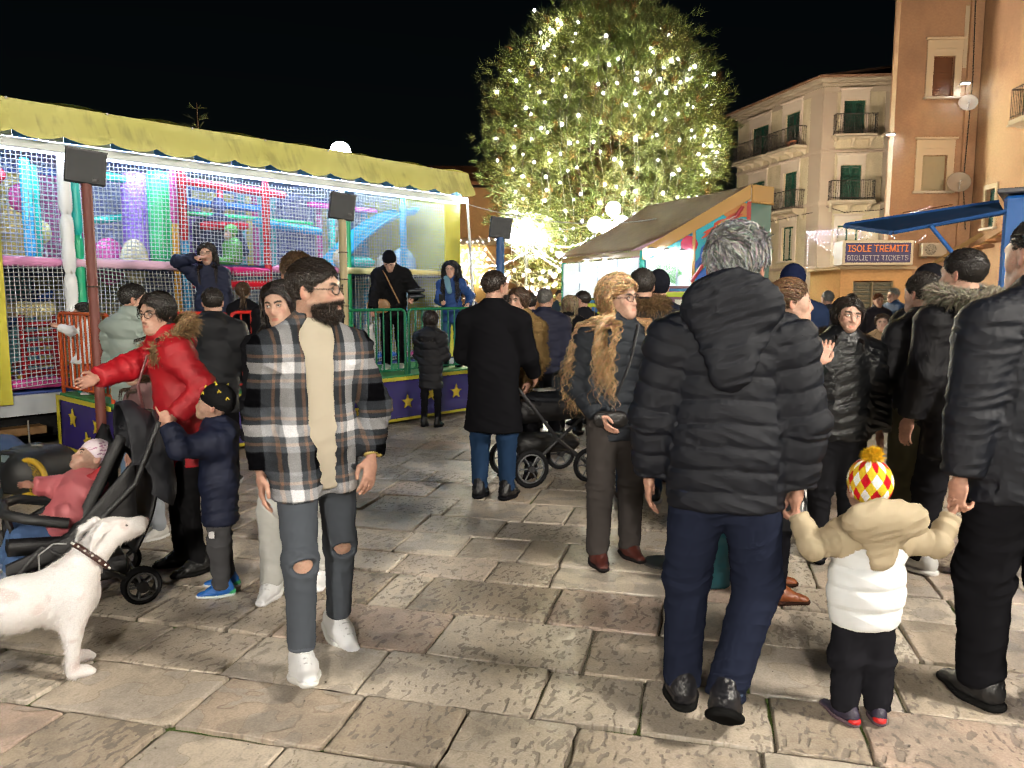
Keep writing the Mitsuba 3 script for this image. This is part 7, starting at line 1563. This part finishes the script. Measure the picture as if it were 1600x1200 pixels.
# white dog
def fur_color(p, n, uv): return mix((.66, .63, .615), (.55, .47, .45), smoothstep(.48, .75, fbm(p.x * 16, p.y * 16, p.z * 16, 3))) * (.9 + .2 * noise(p.x * 300, p.y * 300, p.z * 300))
mat('short_fur', color=proc(fur_color), bump=(lambda p, n, uv: noise(p.x * 260, p.y * 260, p.z * 160) + fbm(p.x * 30, p.y * 30, p.z * 30, 2) * 3, .0022))
dg = thing('dog', 'white short haired dog with a brown leather collar, head raised to the right', 'dog')
D = tr(-1.95, 3.22, 0) @ rotz(-.72)
K = [Cone((0, .0, .365), (0, -.18, .37), .112, .105, flat=(np.array([1.0, 0, 0]), .82), k=.05), Cone((0, -.18, .38), (0, -.44, .40), .098, .078, flat=(np.array([1.0, 0, 0]), .85), k=.06), Cone((0, .05, .34), (0, .0, .28), .085, .075, k=.06), Cone((0, .02, .42), (0, .17, .56), .088, .064, k=.06), Cone((0, -.44, .40), (0, -.50, .36), .085, .08, k=.05),
     Ell((0, .205, .600), (.064, .078, .060), k=.03), Cone((0, .25, .590), (0, .335, .605), .046, .036, flat=(np.array([0, 0, 1.0]), .95), k=.03), Cone((0, .24, .565), (0, .325, .572), .032, .025, k=.02), Cone((.03, .26, .595), (.03, .33, .585), .02, .018, k=.015), Cone((-.03, .26, .595), (-.03, .33, .585), .02, .018, k=.015), Cone((0, -.50, .42), (0, -.70, .36), .026, .010, k=.03), Ell((.022, .262, .632), (.014, .016, .010), k=.012), Ell((-.022, .262, .632), (.014, .016, .010), k=.012)]
for x, fy in ((-.075, .03), (.075, -.03)):
    K += [Cone((x, .02, .36), (x * 1.05, .01 + fy * .5, .21), .062, .040, k=.05), Cone((x * 1.05, .01 + fy * .5, .21), (x, .015 + fy, .055), .036, .026, k=.02), Cone((x, .02 + fy, .03), (x, .065 + fy, .022), .030, .028, k=.02)]
    for j in (-1, 0, 1): K.append(Ell((x + j * .017, .085 + fy, .018), (.011, .018, .015), k=.008))
for x, fy in ((-.085, -.05), (.085, .05)):
    K += [Cone((x * .8, -.46, .37), (x, -.40 + fy, .23), .088, .050, k=.05), Cone((x, -.40 + fy, .23), (x, -.53 + fy, .14), .044, .027, k=.02), Cone((x, -.53 + fy, .14), (x, -.50 + fy, .04), .025, .024, k=.015), Cone((x, -.49 + fy, .025), (x, -.44 + fy, .02), .028, .026, k=.02)]
    for j in (-1, 0, 1): K.append(Ell((x + j * .016, -.425 + fy, .016), (.010, .016, .014), k=.008))
for e in (-1, 1):
    K.append(Cone((e * .052, .165, .640), (e * .078, .115, .610), .026, .014, flat=(unit((1, .4, .6)), .45), k=.012)); K.append(Cone((e * .078, .115, .610), (e * .085, .09, .560), .018, .012, flat=(unit((1, .2, .3)), .4), k=.01))
m = crumple(solid(K, .007), .003, 14, 3); put(sub(dg, 'body'), xf(m, D), 'short_fur', None, True)
rngd = np.random.default_rng(6); dv, df = m; dn = normals(dv, df); ii = rngd.choice(len(dv), 9000); v, f, i = fur(dv[ii], unit_rows(dn[ii] * .45 + [0, -.8, -.25]), .013, rngd, .0011, .2, 3)
put(sub(dg, 'coat', kind='stuff'), xf((v, f), D), 'cloth', vary((.66, .63, .61), 9000, .06, rngd)[i])
part(dg, 'nose', xf(solid([Ell((0, .362, .615), (.018, .014, .013), k=.004)], .004), D), 'satin', (.34, .20, .20), True)
for e in (-1, 1): part(dg, 'eye', xf(ball((e * .043, .252, .618), (.0095, .0095, .009), 2), D), 'gloss', (.03, .02, .015), True)
ca = np.linspace(0, 2 * np.pi, 33)[:-1]; cx = np.array([0, .115, .505]); t = unit((0, .15, .14)); a1 = np.array([1.0, 0, 0]); a2 = np.cross(t, a1)
ring = cx + .084 * np.cos(ca)[:, None] * a1 + .084 * np.sin(ca)[:, None] * a2
k = part(dg, 'collar', xf(tube(ring, .012, 8, closed=True), D), 'leather', (.045, .018, .014), True)
part(k, 'studs', xf(cat([ball(cx + .097 * math.cos(a) * a1 + .097 * math.sin(a) * a2, .006, 1) for a in ca[::2]]), D), 'metal', (.6, .6, .58), kind='stuff')
part(dg, 'leash', cat([xf(tube([tuple(cx + .09 * a2 * -1 + np.array([-.04, -.02, 0])), (-.07, -.01, .575), (-.10, -.06, .53), (-.11, -.06, .42)], .004, 6), D)]), 'metal', (.2, .2, .2))

# blower and hoses
bl = thing('air_blower', 'black and yellow air blower standing by the purple skirt at the left', 'blower')
B = tr(-3.88, 6.25, 0) @ rotz(-.25)
part(bl, 'housing', xf(cat([solid([Cone((-.04, -.10, .21), (-.04, .12, .21), .20, .20, k=.02), Cone((-.18, -.10, .36), (-.18, .12, .36), .06, .06, k=.04)], .015)]), B), 'satin', (.012, .012, .012), True)
part(bl, 'side_panel', xf(box(-.26, -.06, -.20, -.12, .04, .40, .02), B), 'satin', (.014, .014, .014))
k = part(bl, 'intake_ring', xf(tube([(.08 + .145 * math.cos(a), -.215, .20 + .145 * math.sin(a)) for a in np.linspace(0, 6.283, 33)[:-1]], .022, 8, closed=True), B), 'satin', (.50, .30, .02), True)
part(k, 'grille', xf(cat([tube([(.08 + r_ * math.cos(a), -.222, .20 + r_ * math.sin(a)) for a in np.linspace(0, 6.283, 25)[:-1]], .004, 4, closed=True) for r_ in np.arange(.03, .14, .018)] + [tube([(.08, -.226, .20), (.08 + .14 * math.cos(a), -.226, .20 + .14 * math.sin(a))], .004, 4) for a in np.linspace(0, 6.283, 9)[:-1]]), B), 'satin', (.42, .26, .02), kind='stuff')
part(bl, 'inlet_disc', xf(lathe([(0, 0), (.13, 0)], 24), B @ tr(.08, -.20, .20) @ rotx(math.pi / 2)), 'satin', (.10, .05, .015))
k = part(bl, 'switch', xf(box(-.20, -.14, -.222, -.201, .18, .25, .004), B), 'satin', (.35, .14, .02)); put(sub(k, 'switch_light', 'small glowing red switch'), xf(box(-.182, -.158, -.230, -.223, .20, .228, .003), B), 'matte', (.5, .02, .02), emit=(1.2, .03, .02), weight=.1)
part(bl, 'rating_plate', xf(box(-.21, -.13, -.206, -.201, .31, .37), B), 'satin', (.12, .16, .17)); part(bl, 'foot', xf(cat([box(-.2, .2, -.16, .16, .0, .03, .01)]), B), 'satin', (.35, .28, .04))
k = thing('air_tube', 'dark blue inflatable tube on the ground at the left edge', 'tube'); put(k, crumple(tube([(-5.6, 6.6, .30), (-4.8, 6.45, .30), (-4.25, 6.35, .30), (-4.1, 6.3, .28)], [.2, .2, .19, .12], 20), .02, 4), 'canvas', (.03, .055, .12), True)
k = thing('hose_coil', 'coil of thin grey hose lying over the blue tube', 'hose'); put(k, cat([tube([(-4.62 + .02 * j, 6.28 + .23 * math.cos(a) * .9, .30 + .23 * math.sin(a) + .02 * j) for a in np.linspace(.3, 3.6, 16)], .012, 6) for j in range(5)]), 'satin', (.10, .11, .12), True)
k = thing('power_cable', 'thin pale cable running down from the trailer to the blower', 'cable'); put(k, tube([(-4.85, 7.6, .40), (-4.4, 6.9, .15), (-4.15, 6.45, .32), (-4.0, 6.3, .41), (-3.85, 6.2, .43)], .008, 6), 'satin', (.3, .28, .24), True)
k = thing('tarpaulin_bundle', 'pale blue tarpaulin heaped on the ground at the left edge under the blue tube', 'tarpaulin'); put(k, crumple(solid([Cone((-5.2, 6.15, .06), (-4.2, 6.05, .05), .13, .08, k=.02), Cut((0, 0, -.02), (0, 0, -1), .01)], .025), .03, 6), 'canvas', (.12, .17, .20), True)
# teal shopping bag with a white bird
tb = thing('shopping_bag', 'teal shopping bag with a small white bird, seen between the grey haired man\'s legs', 'bag')
put(tb, crumple(solid([Cone((1.135, 4.22, .05), (1.135, 4.22, .30), .115, .105, flat=(np.array([0, 1.0, 0]), .5), k=.02), Cut((0, 0, .005), (0, 0, -1), .01), Cut((0, 0, .33), (0, 0, 1), .01)], .01), .008, 11), 'satin', (.02, .10, .13), True)
part(tb, 'handle', tube([(1.08, 4.22, .32), (1.10, 4.22, .44), (1.17, 4.22, .44), (1.19, 4.22, .32)], .007, 6), 'satin', (.02, .08, .10))
bird = Polygon([(0, 0), (.012, .008), (.03, .028), (.02, .006), (.034, -.004), (.02, -.006), (.014, -.022), (.008, -.006)])
v, f = extrude(bird, .003); part(tb, 'bird_print', xf((v, f), tr(1.095, 4.157, .22) @ rotx(math.pi / 2)), 'satin', (.6, .62, .62))
# tips of two young conifers behind the playground roof, and cables on the houses
for x, y, top, c, lb in ((-5.95, 15.0, 5.25, (.07, .075, .03), 'tip of a young conifer standing behind the left part of the playground roof'), (-4.82, 15.0, 4.62, (.20, .13, .05), 'brownish tip of a small tree behind the middle of the playground roof')):
    k = thing('conifer', lb, 'tree'); rngc = np.random.default_rng(int(top * 10))
    part(k, 'trunk', tube([(x, y, 0), (x + .03, y, top * .6), (x, y, top)], [.08, .05, .008], 8), 'matte', (.08, .05, .03), True)
    A, N_ = [], []
    for j in range(17):
        z = top - .12 - .2 * j; n_ = 5 + j // 3
        for a in rngc.uniform(0, 6.28, n_):
            L_ = .10 + .075 * j * rngc.uniform(.7, 1.1)
            for t in np.linspace(.2, 1, 4 + j): A.append((x + L_ * t * math.cos(a), y + L_ * t * math.sin(a), z + .35 * L_ * t)); N_.append((math.cos(a) * .7, math.sin(a) * .7, .6))
    v, f, i = fur(np.array(A), unit_rows(np.array(N_)), .11, rngc, .007, .1, 3)
    put(sub(k, 'crown', kind='stuff'), (v, f), 'needles', vary(c, len(A), .25, rngc)[i])
for F, pts, lb in ((FR, [(.3, .12, 6.1), (1.2, .12, 5.8), (2.9, .12, 5.9), (4.2, .12, 6.3)], 'dark cable sagging across the front of the cream palazzo'), (FL, [(.5, .12, 5.9), (3.0, .12, 5.7), (LL - .4, .12, 5.85)], 'dark cable along the side wall of the cream palazzo'), (FO, [(2.75, .16, 15.5), (2.72, .16, 12.6), (2.8, .16, 9.9), (2.7, .16, 6.0), (2.9, .16, 4.2)], 'loose cable hanging down the corner of the orange house')):
    k = thing('cable', lb, 'cable'); put(k, F(tube(pts, .02, 5)), 'matte', (.06, .05, .045))
